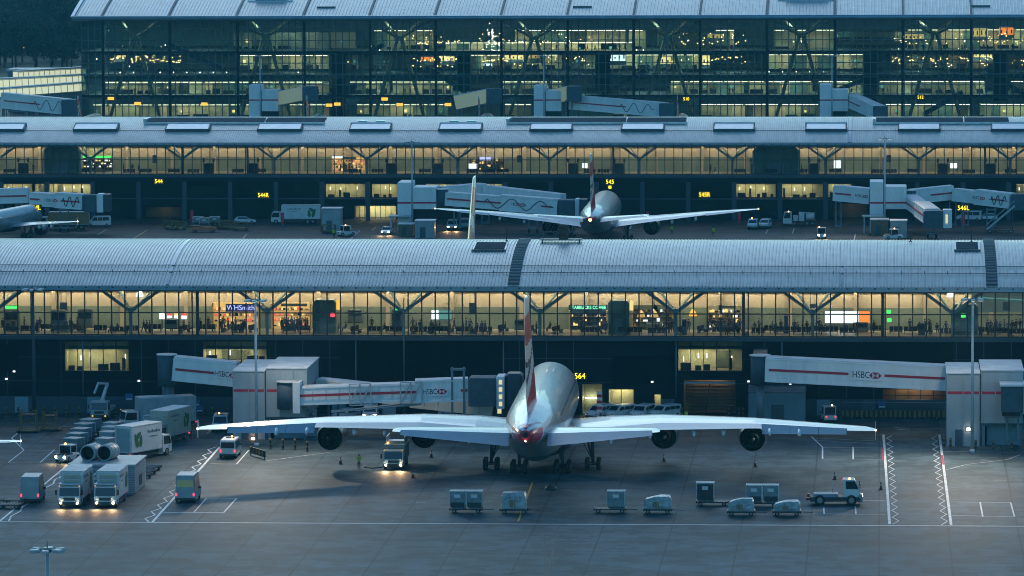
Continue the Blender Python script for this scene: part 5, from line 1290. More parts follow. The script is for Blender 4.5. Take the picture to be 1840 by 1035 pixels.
crowd(YC, FZ, 'between the kiosks left of the first lit adverts', [96, 118, 126, 130, 139], ['sit', 'stand', 'bags'], 'passengers between kiosks')
crowd(YC, FZ, 'close to the glass left of the row of adverts', [258, 264, 269], ['walk', 'stand', 'bags'], 'passengers left of the adverts', 2, 3)
crowd(YC, FZ, 'in front of the bookshop', [360, 374, 396, 402, 410, 418, 424, 436, 440], ['stand', 'bags', 'walk'], 'passengers at the bookshop', 3, 8)
crowd(YC, FZ, 'in the bright shop right of the second brace', [507, 512, 518, 524, 529, 534, 542, 549, 553], ['stand', 'walk', 'fold'], 'shoppers in the bright shop', 6, 8.8)
crowd(YC, FZ, 'seated or waiting in the middle of the hall', [606, 668, 742, 748, 755, 775, 783, 790, 816, 832, 838, 845, 858, 866, 872], ['sit', 'stand', 'walk'], 'passengers in the middle of the hall')
crowd(YC, FZ, 'beside the coffee shop', [1044, 1048, 1083, 1089, 1108, 1183, 1202, 1208], ['stand', 'bags', 'sit'], 'customers at the coffee shop')
crowd(YC, FZ, 'in the crowd right of the orange lamp', [1272, 1279, 1284, 1289, 1293, 1298, 1302, 1306, 1310, 1315, 1318, 1322, 1326, 1330], ['stand', 'walk', 'bags', 'sit'], 'crowd beside the pendant lamp')
crowd(YC, FZ, 'left of the orange and white advert', [1356, 1364, 1388, 1394, 1403, 1412, 1434, 1442, 1450, 1466, 1472], ['sit', 'stand', 'walk'], 'waiting passengers by the advert')
crowd(YC, FZ, 'near the dark kiosk left of the last brace', [1652, 1662, 1670, 1672, 1700], ['walk', 'stand'], 'passengers by the last brace')
crowd(YC, FZ, 'under the teal canopy at the hall right end', [1774, 1780, 1790, 1797, 1805, 1812, 1819, 1826, 1833], ['stand', 'bags', 'walk'], 'crowd at the hall right end')
for wh, zr, rng_, n_ in (('on the top gallery of the far terminal, centre', 93, (925, 1125), 12), ('on the top gallery at the right of the far terminal', 93, (1630, 1830), 12), ('on the upper floor at the left of the far terminal', 135, (190, 420), 12), ('on the upper floor of the far terminal, centre', 135, (700, 1010), 14), ('on the upper floor right of the far terminal centre', 135, (1100, 1540), 16), ('in the lit lower hall of the far terminal, left half', 172, (200, 800), 14), ('in the lit lower hall of the far terminal, right half', 172, (1210, 1840), 16)):
    xs_ = [rn.uniform(*rng_) for _ in range(n_)]; nm = {'stand': 'standing', 'walk': 'walking'}
    for i, px_ in enumerate(xs_):
        y = rn.uniform(4, 9); po = ('stand', 'walk')[i % 2]; crowd_person(po, 'tiny dark figure %s %s' % (nm[po], wh), (wx(px_, YA + y, zr), YA + y, zA(zr)), rn.uniform(0, 6.28), 'figures ' + wh, i % 2)
# ------------------------------------------------------------------ hall furniture, near satellite
def item(name, label, cat, px0, px1, r0, r1, Y, y, group=None):
    xa, xb = wx(px0, Y + y, (r0 + r1) / 2), wx(px1, Y + y, (r0 + r1) / 2); za, zb = wz(r1, Y + y), wz(r0, Y + y)
    t = thing(name, label, cat, ((xa + xb) / 2, Y + y, za), 0, group); return t, (xb - xa) / 2, zb - za
def seatrow(label, px_, Y, y, n, fz, group, rz=0):
    key = ('seats', n)
    if key in KIDS: return dup(KIDS[key], (wx(px_, Y + y, 595), Y + y, fz), rz, label, group)
    t = thing('seat_row', label, 'seat row', (wx(px_, Y + y, 595), Y + y, fz), rz, group); KIDS[key] = t
    MB().box(-n * .3, n * .3, -.06, .06, .28, .34).box(-n * .3 + .1, -n * .3 + .18, -.25, .25, 0, .28).box(n * .3 - .18, n * .3 - .1, -.25, .25, 0, .28).build('frame', 'steel_blue', t)
    for k in range(n):
        m = MB(); x = -n * .3 + .6 * k; m.rbox(x + .03, x + .57, -.3, .25, .36, .46, 0, .03); m.rbox(x + .03, x + .57, .2, .3, .46, .98, 0, .03); m.build('seat', 'seat_black', t)
    return t
for px_, n, w_ in ((108, 4, 'left of the first lamp mast, near a kiosk'), (180, 3, 'between the second and third dark kiosk'), (215, 4, 'left of the second brace, facing the glass'), (520, 3, 'left of the rounded lift pod, at the glass'), (546, 3, 'touching the rounded lift pod, at the glass'), (708, 4, 'left of the third brace'), (760, 4, 'below the small white screens, left half'), (790, 4, 'below the small white screens, right half'), (835, 4, 'below the hanging dark board'), (868, 4, 'left of the airliner fin tip'),
                   (1106, 3, 'under the second lift pod, left one'), (1122, 3, 'under the second lift pod, middle one'), (1142, 3, 'under the second lift pod, right one'), (1296, 4, 'amid the dense crowd'), (1362, 3, 'at the left of the waiting area by the advert'), (1440, 4, 'beside the brace left of the advert'), (1700, 3, 'at the last brace'), (1735, 4, 'before the third lift pod'), (1778, 4, 'at the hall right end, left one'), (1796, 4, 'at the hall right end, middle one'), (1826, 4, 'at the hall right end, right one')):
    seatrow('row of black seats ' + w_, px_, YC, rn.uniform(1.6, 4.5), n, FZ, 'black seat rows in the near hall', rn.choice((0, math.pi)))
for px_ in (20, 52, 85, 135, 150, 238, 275, 332, 372, 402, 428, 455, 598, 640, 672, 742, 775, 812, 850, 905, 955, 1002, 1060, 1180, 1222, 1262, 1318, 1340, 1385, 1412, 1470, 1490, 1525, 1575, 1610, 1640, 1672, 1762):
    seatrow('row of black seats in the waiting areas of the near hall', px_, YC, rn.uniform(1.2, 6.5), rn.choice((3, 4)), FZ, 'black seat rows in the near hall', rn.choice((0, math.pi, 1.57, 1.2)))
crowd(YC, FZ, 'on the rows of black seats of the near hall', [rn.uniform(0, 1840) for _ in range(46)], ['sit', 'sit', 'stand'], 'passengers on the black seats', 1.5, 7)
def kiosk(label, p0, p1, r0, r1, y, mat, Y=YC, scr=None, group=None, name='kiosk'):
    t, hw, h = item(name, label, 'kiosk', p0, p1, r0, r1, Y, y, group)
    MB().rbox(-hw, hw, -.5, .5, 0, h, 0, min(.12, hw * .2)).build('cabinet', mat, t)
    m = MB(); m.box(-hw * .85, hw * .85, -.54, -.505, h * .5, h * .88); m.build('screen', scr or 'window_dark', t)
    m = MB(); m.box(-hw * 1.04, hw * 1.04, -.53, .53, 0.0, .12); m.build('plinth', 'seat_black', t)
    return t
kiosk('wide grey green kiosk with a hanging board above it at the hall left', 92, 120, 558, 596, 5, 'kiosk_grey')
kiosk('square grey kiosk left of the second brace', 140, 167, 557, 590, 7, 'kiosk_grey')
kiosk('tall dark kiosk under the green exit sign', 8, 36, 558, 594, 7.5, 'kiosk_grey')
kiosk('grey desk in front of the four lit adverts', 297, 319, 574, 592, 5, 'kiosk_grey')
kiosk('grey desk left of the airliner fin tip', 925, 942, 573, 592, 6, 'kiosk_grey')
kiosk('dark kiosk just left of the third brace under a green light', 704, 722, 556, 594, 6, 'kiosk_blue')
kiosk('faint grey kiosk right of the rounded lift pod', 625, 652, 556, 580, 8.5, 'kiosk_grey')
kiosk('dark desk below the orange end of the advert', 1536, 1560, 577, 594, 6, 'kiosk_grey')
kiosk('slim dark totem left of the last brace', 1650, 1662, 578, 601, 3, 'kiosk_blue')
kiosk('blue totem at the foot of the sixth brace', 1226, 1234, 572, 600, 3, 'kiosk_blue')
kiosk('blue banner stand right of the crowd, left of the advert', 1409, 1416, 565, 598, 5, 'sign_navy')
for p0, p1, r0, r1, lb in ((108, 121, 545, 566, 'dark board hanging over the kiosks at the hall left'), (843, 854, 544, 565, 'dark board hanging in the middle of the near hall'), (1455, 1466, 545, 552, 'small dark board hanging at the brace left of the advert'), (1802, 1815, 540, 556, 'dark board hanging at the hall right end')):
    t, hw, h = item('hanging_board', lb, 'display board', p0, p1, r0, r1, YC, 5)
    MB().rbox(-hw, hw, -.12, .12, 0, h, 0, .03).build('housing', 'kiosk_blue', t); m = MB()
    for s in (-1, 1): m.box(s * hw * .7 - .03, s * hw * .7 + .03, -.03, .03, h + .002, wz(523, YC) - wz(r1, YC + 5) + .3)
    m.build('hanger', 'mullion', t)
def advert(label, p0, p1, r0, r1, mats, y=9.2, Y=YC, name='advert_screen'):
    t, hw, h = item(name, label, 'advert', p0, p1, r0, r1, Y, y)
    MB().box(-hw - .05, hw + .05, .02, .3, -.05, h + .05).build('housing', 'kiosk_grey', t)
    x = -hw
    for mt, f in mats:
        MB().box(x + .02, x + 2 * hw * f - .02, -.02, .015, 0, h).build('panel', mt, t); x += 2 * hw * f
    return t
for k, (p0, p1, m1, w_) in enumerate(((286, 296, 'screen_white', 'leftmost white'), (300, 309, 'screen_red', 'red topped'), (313, 322, 'exit_white', 'cream'), (326, 335, 'screen_red', 'rightmost red'))):
    t, hw, h = item('advert_screen', 'small lit %s advert of the four in a row at the hall left' % w_, 'advert', p0, p1, 565, 575, YC, 8.5, 'row of four small adverts')
    MB().box(-hw, hw, 0, .2, 0, h * .62).build('panel', 'screen_white', t); MB().box(-hw, hw, 0, .2, h * .63, h).build('panel', m1 if m1 != 'exit_white' else 'shop_glow', t); MB().box(-.1, .1, .05, .15, -1.6, -.002).build('stand', 'kiosk_grey', t)
advert('small white and teal wide screen in the middle of the near hall', 775, 812, 558, 574, (('screen_white', .36), ('screen_teal', .64)))
advert('large lit advert wall, white with an orange end', 1482, 1563, 558, 579, (('screen_white', .76), ('screen_orange', .24)))
advert('green lit exit sign at the hall left end', 8, 31, 551.5, 557, (('exit_green', 1),), 7)
def pod(label, p0, p1, r0, r1, y, Y=YC, mark=None):
    t, hw, h = item('lift_pod', label, 'lift', p0, p1, r0, r1, Y, y)
    b = hw * .22; prof = [(-hw, 0), (hw, 0), (hw, h - b), (hw - b, h), (-hw + b, h), (-hw, h - b)]
    MB().prism(prof, 'y', 0, 2.6).build('shaft', 'pod_grey', t); MB().prism([(x * .92, z * .96 + .05) for x, z in prof], 'y', -.06, -.003).build('pane', 'pod_glass', t)
    MB().box(-hw * .35, hw * .35, -.12, -.065, .02, 2.2).build('door', 'steel_blue', t)
    if mark: MB().box(hw + .02, hw + .5, .2, .5, h - 1.3, h).build('sign', mark, t)
pod('grey rounded lift pod with a yellow sign, right of the bright shop', 563, 604, 540, 601, 3, mark='beacon_sign')
pod('grey rounded lift pod between the coffee shop and the cafe', 1093, 1131, 540, 601, 3, mark='shop_glow')
pod('grey lift pod right of the last brace', 1712, 1758, 545, 601, 3)
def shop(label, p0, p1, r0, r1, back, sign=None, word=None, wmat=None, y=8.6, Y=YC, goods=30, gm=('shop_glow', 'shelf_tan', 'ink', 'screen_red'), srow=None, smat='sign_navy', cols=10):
    t, hw, h = item('shop', label, 'shop', p0, p1, r0, r1, Y, y)
    MB().box(-hw, hw, .9, 1.15, 0, h).build('back_panel', back, t)
    for s in (-1, 1): MB().box(s * hw - .08, s * hw + .08, -.2, .9, 0, h).build('side_panel', 'shelf_tan', t)
    sh = MB(); nz_ = 4
    for k in range(nz_): sh.box(-hw + .1, hw - .1, .55, .88, h * (k + .6) / (nz_ + 1), h * (k + .6) / (nz_ + 1) + .05)
    so_ = sh.build('shelf', 'shelf_tan', t); gd = MB()
    for k in range(nz_):
        x = -hw + .2
        while x < hw - .3:
            w_ = rn.uniform(.12, .4); gd.box(x, x + w_, .5, .8, h * (k + .6) / (nz_ + 1) + .052, h * (k + .6) / (nz_ + 1) + rn.uniform(.2, .5), rn.randrange(len(gm))); x += w_ + rn.choice((.03, .06, .3))
    kind(gd.build('goods', list(gm), so_), 'stuff')  # some goods glow too, standing in for shop lighting
    MB().rbox(-hw * .3, hw * .5, -.4, .2, 0, .95, 0, .05).build('counter', 'kiosk_grey', t)
    if sign:
        a, b, r2, r3 = sign; xa, xb = wx(a, Y + y, r2) - t.location.x, wx(b, Y + y, r2) - t.location.x; za, zb = wz(r3, Y + y) - t.location.z, wz(r2, Y + y) - t.location.z
        s = MB().box(xa, xb, -.35, -.2, za, zb).build('sign', smat, t)
        if word: text(word, 'lettering', wmat, s, ((xa + xb) / 2, -.37, (za + zb) / 2), (zb - za) * .95, depth=.01, width=(xb - xa) * .92)
    return t
shop('bookshop with a navy sign reading WHSmith and bright shelves', 382, 464, 546, 596, 'shop_glow_pale', (406, 460, 547, 561), 'WHSmith', 'sign_violet')
shop('bright shop full of goods right of the second brace', 488, 558, 546, 594, 'shop_glow_pale', (505, 552, 546, 551), None, None, smat='kiosk_grey')
shop('coffee shop with a green lit sign above blue counters', 1023, 1090, 558, 599, 'kiosk_blue', (1022, 1092, 547.5, 556.5), 'STARBUCKS COFFEE', 'sign_green', gm=('kiosk_blue', 'shop_glow', 'sign_blue', 'ink', 'kiosk_blue', 'ink'), smat='kiosk_blue')
shop('dark cafe with two pale hanging lamps right of the second lift pod', 1136, 1208, 549, 592, 'dim_wall', None, gm=('ink', 'kiosk_grey', 'shelf_tan', 'screen_white', 'ink', 'kiosk_grey'))
shop('busy bright shop behind the dense crowd', 1272, 1332, 549, 594, 'atrium_wall', (1297, 1322, 548, 553), None, None, gm=('shelf_tan', 'ink', 'shop_glow', 'screen_white', 'ink'), smat='kiosk_grey')
for px_, r_, lb, mt in ((1245, 561, 'orange glowing pendant lamp left of the dense crowd', 'beacon_sign'), (1152, 563, 'pale hanging lamp at the left of the dark cafe', 'shop_glow_pale'), (1176, 563, 'pale hanging lamp at the right of the dark cafe', 'shop_glow_pale'), (251, 526, 'round white lamp on the ceiling left of the adverts', 'screen_white'), (1708, 527, 'square white lamp on the ceiling at the last brace', 'screen_white')):
    p = wp(px_, r_, YC + 5); t = thing('pendant_lamp', lb, 'lamp', (p.x, YC + 5, p.z)); m = MB()
    m.loft([[(r2 * math.cos(2 * math.pi * j / 12), r2 * math.sin(2 * math.pi * j / 12), z) for j in range(12)] for r2, z in ((.55, -.5), (.45, -.1), (.2, .3), (.08, .4))], 0, True, True); m.build('lamp_shade', mt, t)
    MB().tube((0, 0, .4), (0, 0, max(.5, ghC + .5 - p.z)), .03).build('cord', 'mullion', t)
for px_, r_, mt, lb in ((598, 566, 'tail_red', 'red indicator light on the rounded lift pod'), (714, 554, 'exit_green', 'green exit light at the third brace'), (1597, 560, 'exit_green', 'upper green figure light right of the advert wall'), (1598, 575, 'exit_green', 'lower green figure light right of the advert wall'), (1731, 567, 'exit_green', 'green light on the third lift pod')):
    p = wp(px_, r_, YC + 2.5); t = thing('indicator_light', lb, 'light', (p.x, YC + 2.5, p.z)); MB().rbox(-.3, .3, -.1, 0, -.25, .25, 0, .04).build('lens', mt, t); MB().box(-.34, .34, .003, .1, -.29, .29).build('housing', 'kiosk_grey', t)
cn = thing('teal_canopy', 'teal glazed enclosure with a white light strip at the hall right end', 'canopy', (wx(1800, YC + 8), YC + 8, FZ)); MB().box(-4, 6.5, 0, .3, 2.6, 6.0).build('panel', 'screen_dim', cn) if 'screen_dim' in M else MB().box(-4, 6.5, 0, .3, 2.6, 6.0).build('panel', 'hut_blue', cn)
MB().bar((-3.8, -.1, 4.6), (6.4, -.1, 4.0), .1, .14).build('light_strip', 'screen_teal', cn); MB().box(-4, -3.8, -.2, .2, 0, 2.6).box(6.2, 6.4, -.2, .2, 0, 2.6).build('post', 'steel_blue', cn)
# stairs seen through the lower windows
for i, (p0, p1) in enumerate(((395, 470), (1250, 1330))):
    pass
# ------------------------------------------------------------------ hall furniture, middle satellite
FB_ = glB - .02
gate = None
for i, px_ in enumerate((42, 127, 375, 455, 703, 787, 1030, 1113, 1358, 1463, 1694, 1780)):
    loc = (wx(px_, YB + 3, 300), YB + 3, FB_); lb = 'dark boarding gate desk with raised screens, number %d from the left of the middle hall' % (i + 1); lb = 'dark gate desk with raised screens ' + ['at the far left of the middle hall', 'left of the green lit shop', 'under the gate number 544', 'right of the gate number 544', 'left of the lamp mast beside the centre tower', 'right of the same lamp mast', 'left of the twin airliner fin', 'right of the twin airliner fin', 'above the gate sign 545R', 'right of the teal lift pod', 'right of the white headed lamp mast', 'at the far right of the middle hall'][i]
    if gate is None:
        gate = thing('gate_desk', lb, 'gate desk', loc, 0, 'gate desks of the middle hall')
        MB().rbox(-.9, .9, -.5, .5, 0, 2.1, 0, .08).build('cabinet', 'seat_black', gate)
        for s in (-1, 1):
            q = MB(); q.box(s * 1.0 - .06, s * 1.0 + .06, -.06, .06, 0, 2.9); q.rbox(s * 1.0 - .22, s * 1.0 + .22, -.1, .1, 2.3, 3.1, 0, .03); q.build('screen_post', 'seat_black', gate)
    else: dup(gate, loc, 0, lb)
for i, px_ in enumerate((20, 105, 155, 235, 265, 315, 350, 430, 470, 640, 680, 765, 850, 880, 905, 1060, 1085, 1330, 1385, 1440, 1500, 1575, 1600, 1640, 1740, 1815)):
    seatrow('row of black seats low against the glass of the middle hall', px_, YB, 1.5 + (i % 3) * .7, 4, FB_, 'black seat rows in the middle hall', 0)
crowd(YB, FB_, 'in the middle hall near the green lit shop', [60, 100, 165, 170, 186, 222, 238, 250], ['stand', 'walk', 'bags'], 'passengers near the green shop')
crowd(YB, FB_, 'in front of the yellow shop of the middle hall', [612, 618, 622, 628, 640], ['stand', 'bags'], 'passengers at the yellow shop', 6, 8.5)
crowd(YB, FB_, 'in front of the blue signed shop of the middle hall', [850, 858, 868, 875, 884, 896], ['stand', 'walk'], 'passengers at the blue signed shop', 5, 8.5)
crowd(YB, FB_, 'at the right part of the middle hall', [1277, 1285, 1440, 1505, 1510, 1705, 1720, 1812], ['stand', 'sit', 'bags'], 'passengers at the right of the middle hall')
shop('small shop with a green lit fascia at the left of the middle hall', 148, 202, 283, 310, 'dim_wall', (146, 200, 280, 283.5), None, None, Y=YB, smat='exit_green', gm=('ink', 'screen_white', 'shop_glow', 'kiosk_grey', 'ink'))
shop('yellow lit shop with crowded shelves in the middle hall', 596, 656, 283, 311, 'shop_glow_pale', (615, 640, 282, 286), None, None, Y=YB, smat='kiosk_grey')
shop('shop with a blue sign right of the pale airliner fin', 842, 905, 283, 308, 'atrium_wall', (862, 882, 282, 288), None, None, Y=YB, smat='sign_violet', gm=('ink', 'shelf_tan', 'shop_glow', 'kiosk_grey', 'ink'))
pod('teal glazed lift pod at the left of the middle hall', 78, 145, 262, 311, 2, YB); pod('teal glazed lift pod right of the gate sign 545R', 1352, 1437, 262, 312, 2, YB)
for p0, p1, r0, r1, lb in ((274, 281, 279, 293, 'dark board hanging right of the gate 544'), (929, 937, 279, 292, 'dark board hanging right of the blue signed shop'), (1593, 1601, 278, 291, 'dark board hanging beside the white headed lamp mast')):
    t, hw, h = item('hanging_board', lb, 'display board', p0, p1, r0, r1, YB, 5); MB().rbox(-hw, hw, -.12, .12, 0, h, 0, .03).build('housing', 'kiosk_blue', t); MB().box(-.04, .04, -.03, .03, h + .002, h + 2.2).build('hanger', 'mullion', t)
for p0, p1, r0, r1, lb in ((842, 858, 294, 303, 'white lit screen below the blue signed shop'), (1046, 1056, 293, 302, 'white lit screen left of the twin airliner fin'), (1498, 1511, 288, 302, 'white lit screen right of the teal lift pod'), (1707, 1720, 293, 302, 'white lit screen right of the white headed lamp mast'), (597, 617, 281, 284, 'long white lit sign over the yellow shop')):
    advert(lb, p0, p1, r0, r1, (('screen_white', 1),), 4, YB)
# ------------------------------------------------------------------ gate number signs
def gatesign(word, px_, r_, Y, h, label, extra=0, post=False):
    p = wp(px_, r_, Y); t = thing('gate_sign', label, 'sign', (p.x, p.y, p.z)); w_ = h * .62 * len(word)
    bd = MB().rbox(-w_ / 2 - .25, w_ / 2 + .25, .02, .3, -h * .7, h * .7, 0, .05).build('sign_panel', 'ink', t)
    text(word, 'lettering', 'led_yellow', bd, (0, -.02, 0), h * 1.5, depth=.02, width=w_ * 1.05)
    if extra: MB().box(-.28, .28, -.03, .015, -h * .7 - .75, -h * .7 - .2).box(-.6, .6, .02, .2, -h * .7 - 1.05, -h * .7 - .02, 1).build('marker_light', ['led_yellow', 'ink'], t)
    if post: MB().box(-.12, .12, .05, .25, -p.z, -h * .72).build('post', 'steel_blue', t)
    else: MB().box(-.1, .1, .302, 1.2 if Y > 700 else .6, -.1, .1).build('bracket', 'steel_blue', t)
gatesign('564', 1042, 676, YC - .7, .72, 'yellow lit gate number 564 on the dark wall')
gatesign('544', 285, 326, YB - 1.4, .8, 'yellow lit gate number 544 under the middle hall')
gatesign('544R', 473, 351, YB - 1.2, .85, 'yellow lit gate number 544R')
gatesign('544L', 63, 373, YM - 8, .85, 'yellow lit gate number 544L on a post in front of a gangway', post=True)
gatesign('545', 1096, 327, YB - 1.4, .8, 'yellow lit gate number 545 with a square light below', 1)
gatesign('545R', 1266, 350, YB - 1.2, .85, 'yellow lit gate number 545R')
gatesign('546L', 1731, 374, YM - 8, .85, 'yellow lit gate number 546L on a post at the right', post=True)
for word, px_, r_, lb in (('510', 1233, 178, 'small yellow gate number 510 above the end of the long far gangway'), ('512', 1654, 175, 'small yellow gate number 512 at the right of the far terminal')):
    gatesign(word, px_, r_, YA - 1.6, .8, lb)
for px_, r_, lb in ((199, 177, 'small square yellow panel at the far left of the far terminal'), (591, 189, 'small yellow panel low at the first lift tower'), (691, 178, 'small yellow panel high left of the far terminal centre'), (895, 177, 'small yellow panel right of the cream standing gangway'), (247, 186, 'blank yellow lit panel low at the left of the far terminal'), (367, 187, 'blank yellow lit panel left of the left far bridge tower'), (606, 187, 'blank yellow lit panel right of the second lift tower'), (718, 188, 'blank yellow lit panel near the far terminal centre'), (805, 188, 'blank yellow lit panel left of the cream standing gangway')):
    p = wp(px_, r_, YA - 1.2); t = thing('door_sign', lb, 'sign', p); MB().rbox(-.85, .85, 0, .2, -.4, .4, 0, .05).build('sign_panel', 'beacon_sign', t); MB().box(-.1, .1, .205, .9, -.1, .1).build('bracket', 'steel_blue', t)
P('truck_shade', (0.18, 0.24, 0.28), 0.5, 0, 0.25, 0.7)
E('cabin_lit', (0.6, 0.65, 0.3), 0.012)
# ------------------------------------------------------------------ vehicles (front towards +Y, origin on the ground at the middle)
def wheel(par, x, y, r=.48, w=.28):
    m = MB(); rg = lambda o, k: [(x + o * w / 2, y + r * k * math.cos(2 * math.pi * j / 16), r + r * k * math.sin(2 * math.pi * j / 16)) for j in range(16)]
    m.loft([rg(-1, .86), rg(-.7, 1), (rg(.7, 1)), rg(1, .86)], 0, True, True); o = m.build('wheel', 'tyre', par)
    q = MB(); q.tube((x - w / 2 - .02, y, r), (x + w / 2 + .02, y, r), r * .55, r * .55, 10); q.build('rim', 'rim', o)
def lamps(par, name, mat, pts, sx=.10, sz=.08, dy=.04):
    for x, y, z in pts: MB().rbox(x - sx, x + sx, y - dy, y + dy, z - sz, z + sz, 0, .02).build(name, mat, par)
def beacon(par, x, y, z, mat='beacon'): MB().tube((x, y, z), (x, y, z + .18), .10, .07, 8).build('beacon', mat, par)
def leafmark(host, cx, y, cz, s, sx=1):
    m = MB()
    for k, (ox, oz, rot, ln) in enumerate(((-.5, 0, 1.9, 1.5), (.25, -.1, 1.45, 1.2), (-.1, .5, .7, .9))):
        pts = []
        for i in range(12):
            a = 2 * math.pi * i / 12; u, v = math.cos(a) * ln * .5, math.sin(a) * .26 * (1 - .35 * math.cos(a)); pts.append((y, cx + s * sx * (ox + u * math.cos(rot) - v * math.sin(rot)), cz + s * (oz + u * math.sin(rot) + v * math.cos(rot))))
        m.add(pts, [tuple(range(12))])
    o = m.build('leaf_emblem', 'leaf_green', host); return o
def cab_mesh(t, w, y0, y1, h, mat, z0=.45, rake=.25):
    hw = w / 2; p = [(y0, z0), (y1, z0), (y1, z0 + (h - z0) * .45), (y1 - rake, h - .12), (y1 - rake - .15, h), (y0, h)]
    MB().prism(p, 'x', -hw, hw).build('cab', mat, t)
    za, zb = z0 + (h - z0) * .46, h - .18
    f = lambda z: y1 - rake * (z - (z0 + (h - z0) * .45)) / (h - .12 - (z0 + (h - z0) * .45)) + .012
    MB().add([(-hw + .12, f(za), za), (hw - .12, f(za), za), (hw - .12, f(zb), zb), (-hw + .12, f(zb), zb)], [(0, 1, 2, 3)]).build('windscreen', 'window_dark', t)
    for s in (-1, 1):
        MB().add([(s * (hw + .01), y0 + .25, za), (s * (hw + .01), f(za) - .12, za), (s * (hw + .01), f(zb) - .12, zb), (s * (hw + .01), y0 + .25, zb)], [(0, 1, 2, 3)]).build('side_window', 'window_dark', t)
        MB().bar((s * hw, y1 - .1, h - .4), (s * (hw + .22), y1 + .02, h - .45), .04, .04).box(s * (hw + .25) - .09, s * (hw + .25) + .09, y1 - .02, y1 + .06, h - .95, h - .4).build('mirror', 'ink', t)
    MB().rbox(-hw, hw, y1 - .02, y1 + .14, z0 - .1, z0 + .28, 0, .04).build('bumper', 'truck_dark', t)
    MB().box(-hw * .55, hw * .55, y1 + .003, y1 + .03, z0 + .45, z0 + (h - z0) * .38).build('grille', 'truck_dark', t)
def box_truck(label, loc, rz, L=8.6, w=2.5, bh=3.4, bz=1.0, body='truck_white', cabm='truck_white', over=1.2, head=True, tail=True, leaf=None, door='truck_grey', front_frame=True, roofm='bridge_roof', ch=2.5, group=None, word=False):
    t = thing('box_truck', label, 'truck', loc, rz, group); hl = L / 2
    MB().box(-.55, .55, -hl + .1, hl - .3, .55, .95).box(-w / 2 + .1, w / 2 - .1, -hl + 1.5, hl - 2.8, .45, .9).build('chassis', 'truck_dark', t)
    cy0 = hl - 1.9; cab_mesh(t, w - .1, cy0, hl, ch, cabm)
    by1 = cy0 - .12 + (over if bz + .1 > 0 and over else 0)
    if over: 
        q = MB(); q.rbox(-w / 2, w / 2, -hl, cy0 - .12, bz, bz + bh - .25, 0, .05); 
        q.box(-w / 2 + .02, w / 2 - .02, -hl + .02, cy0 - .12, bz + bh - .25, bz + bh - .2, 1); bo = q.build('cargo_box', [body, roofm], t)
        q = MB(); z = ch + .12; q.box(-w / 2, w / 2, cy0 - .1, hl - .1, z, z + .14)
        for s in (-1, 1):
            q.box(s * w / 2 - .05, s * w / 2 + .05, hl - .25, hl - .15, z + .14, z + 1.25)
            q.bar((s * w / 2, cy0 - .1, z + 1.2), (s * w / 2, hl - .15, z + 1.2), .06, .06); q.bar((s * w / 2, cy0 - .1, z + .7), (s * w / 2, hl - .15, z + .7), .05, .05)
        q.box(-w / 2, w / 2, hl - .22, hl - .16, z + 1.17, z + 1.25); q.box(-w / 2, w / 2, hl - .22, hl - .16, z + .62, z + .7); q.build('loading_platform', 'steel_pale', t)
        MB().box(-w / 2 + .35, w / 2 - .35, cy0 - .115, cy0 - .06, bz + .8, bz + bh - .5).build('front_door', 'truck_cream', t)
    else:
        q = MB(); q.rbox(-w / 2, w / 2, -hl, cy0 - .15, bz, bz + bh, 0, .05); q.box(-w / 2 + .08, w / 2 - .08, -hl + .08, cy0 - .22, bz + bh + .003, bz + bh + .03, 1); bo = q.build('cargo_box', [body, roofm], t)
    top = bz + bh - (.25 if over else 0)
    MB().box(-w / 2 + .3, w / 2 - .3, -hl - .03, -hl - .003, bz + .15, top - .3).build('rear_door', door, t)
    for s in (-1, 1):
        q = MB(); q.bar((s * (w / 2 + .01), -hl, bz + .08), (s * (w / 2 + .01), cy0 - .2, bz + .08), .04, .12); q.bar((s * (w / 2 + .01), -hl, top - .06), (s * (w / 2 + .01), cy0 - .2, top - .06), .04, .1); q.build('side_rail', 'steel_pale', t)
        if leaf:
            lo = leafmark(bo, -hl * .62, s * (w / 2 + .03), bz + bh * .45, 1.25)
            q = MB()
            for i_ in range(9): q.box(s * (w / 2 + .028) - .004, s * (w / 2 + .028) + .004, -hl * .2 + i_ * .3, -hl * .2 + i_ * .3 + .2, bz + bh * .68, bz + bh * .68 + .22 + .12 * (i_ % 3 == 0))
            q.box(s * (w / 2 + .028) - .004, s * (w / 2 + .028) + .004, -hl * .1, hl * .25, bz + bh * .52, bz + bh * .55); q.build('lettering', 'steel_blue', bo)
    for y in (hl - 1.0, -hl + 1.4, -hl + 2.5) if L > 9 else (hl - 1.0, -hl + 1.7):
        for s in (-1, 1): wheel(t, s * (w / 2 - .2), y, .5, .32)
    if head is not None: lamps(t, 'headlight', 'headlamp' if head else 'rim', [(s * (w / 2 - .35), hl + .15, .62) for s in (-1, 1)])
    lamps(t, 'tail_light', 'tail_red' if tail else 'stripe_red', [(s * (w / 2 - .3), -hl - .03, .8) for s in (-1, 1)])
    lamps(t, 'marker_light', 'beacon_sign' if head else 'rim', [(s * (w / 2 - .15), hl - .15, ch + .05) for s in (-1, 1)], .06, .05)
    return t
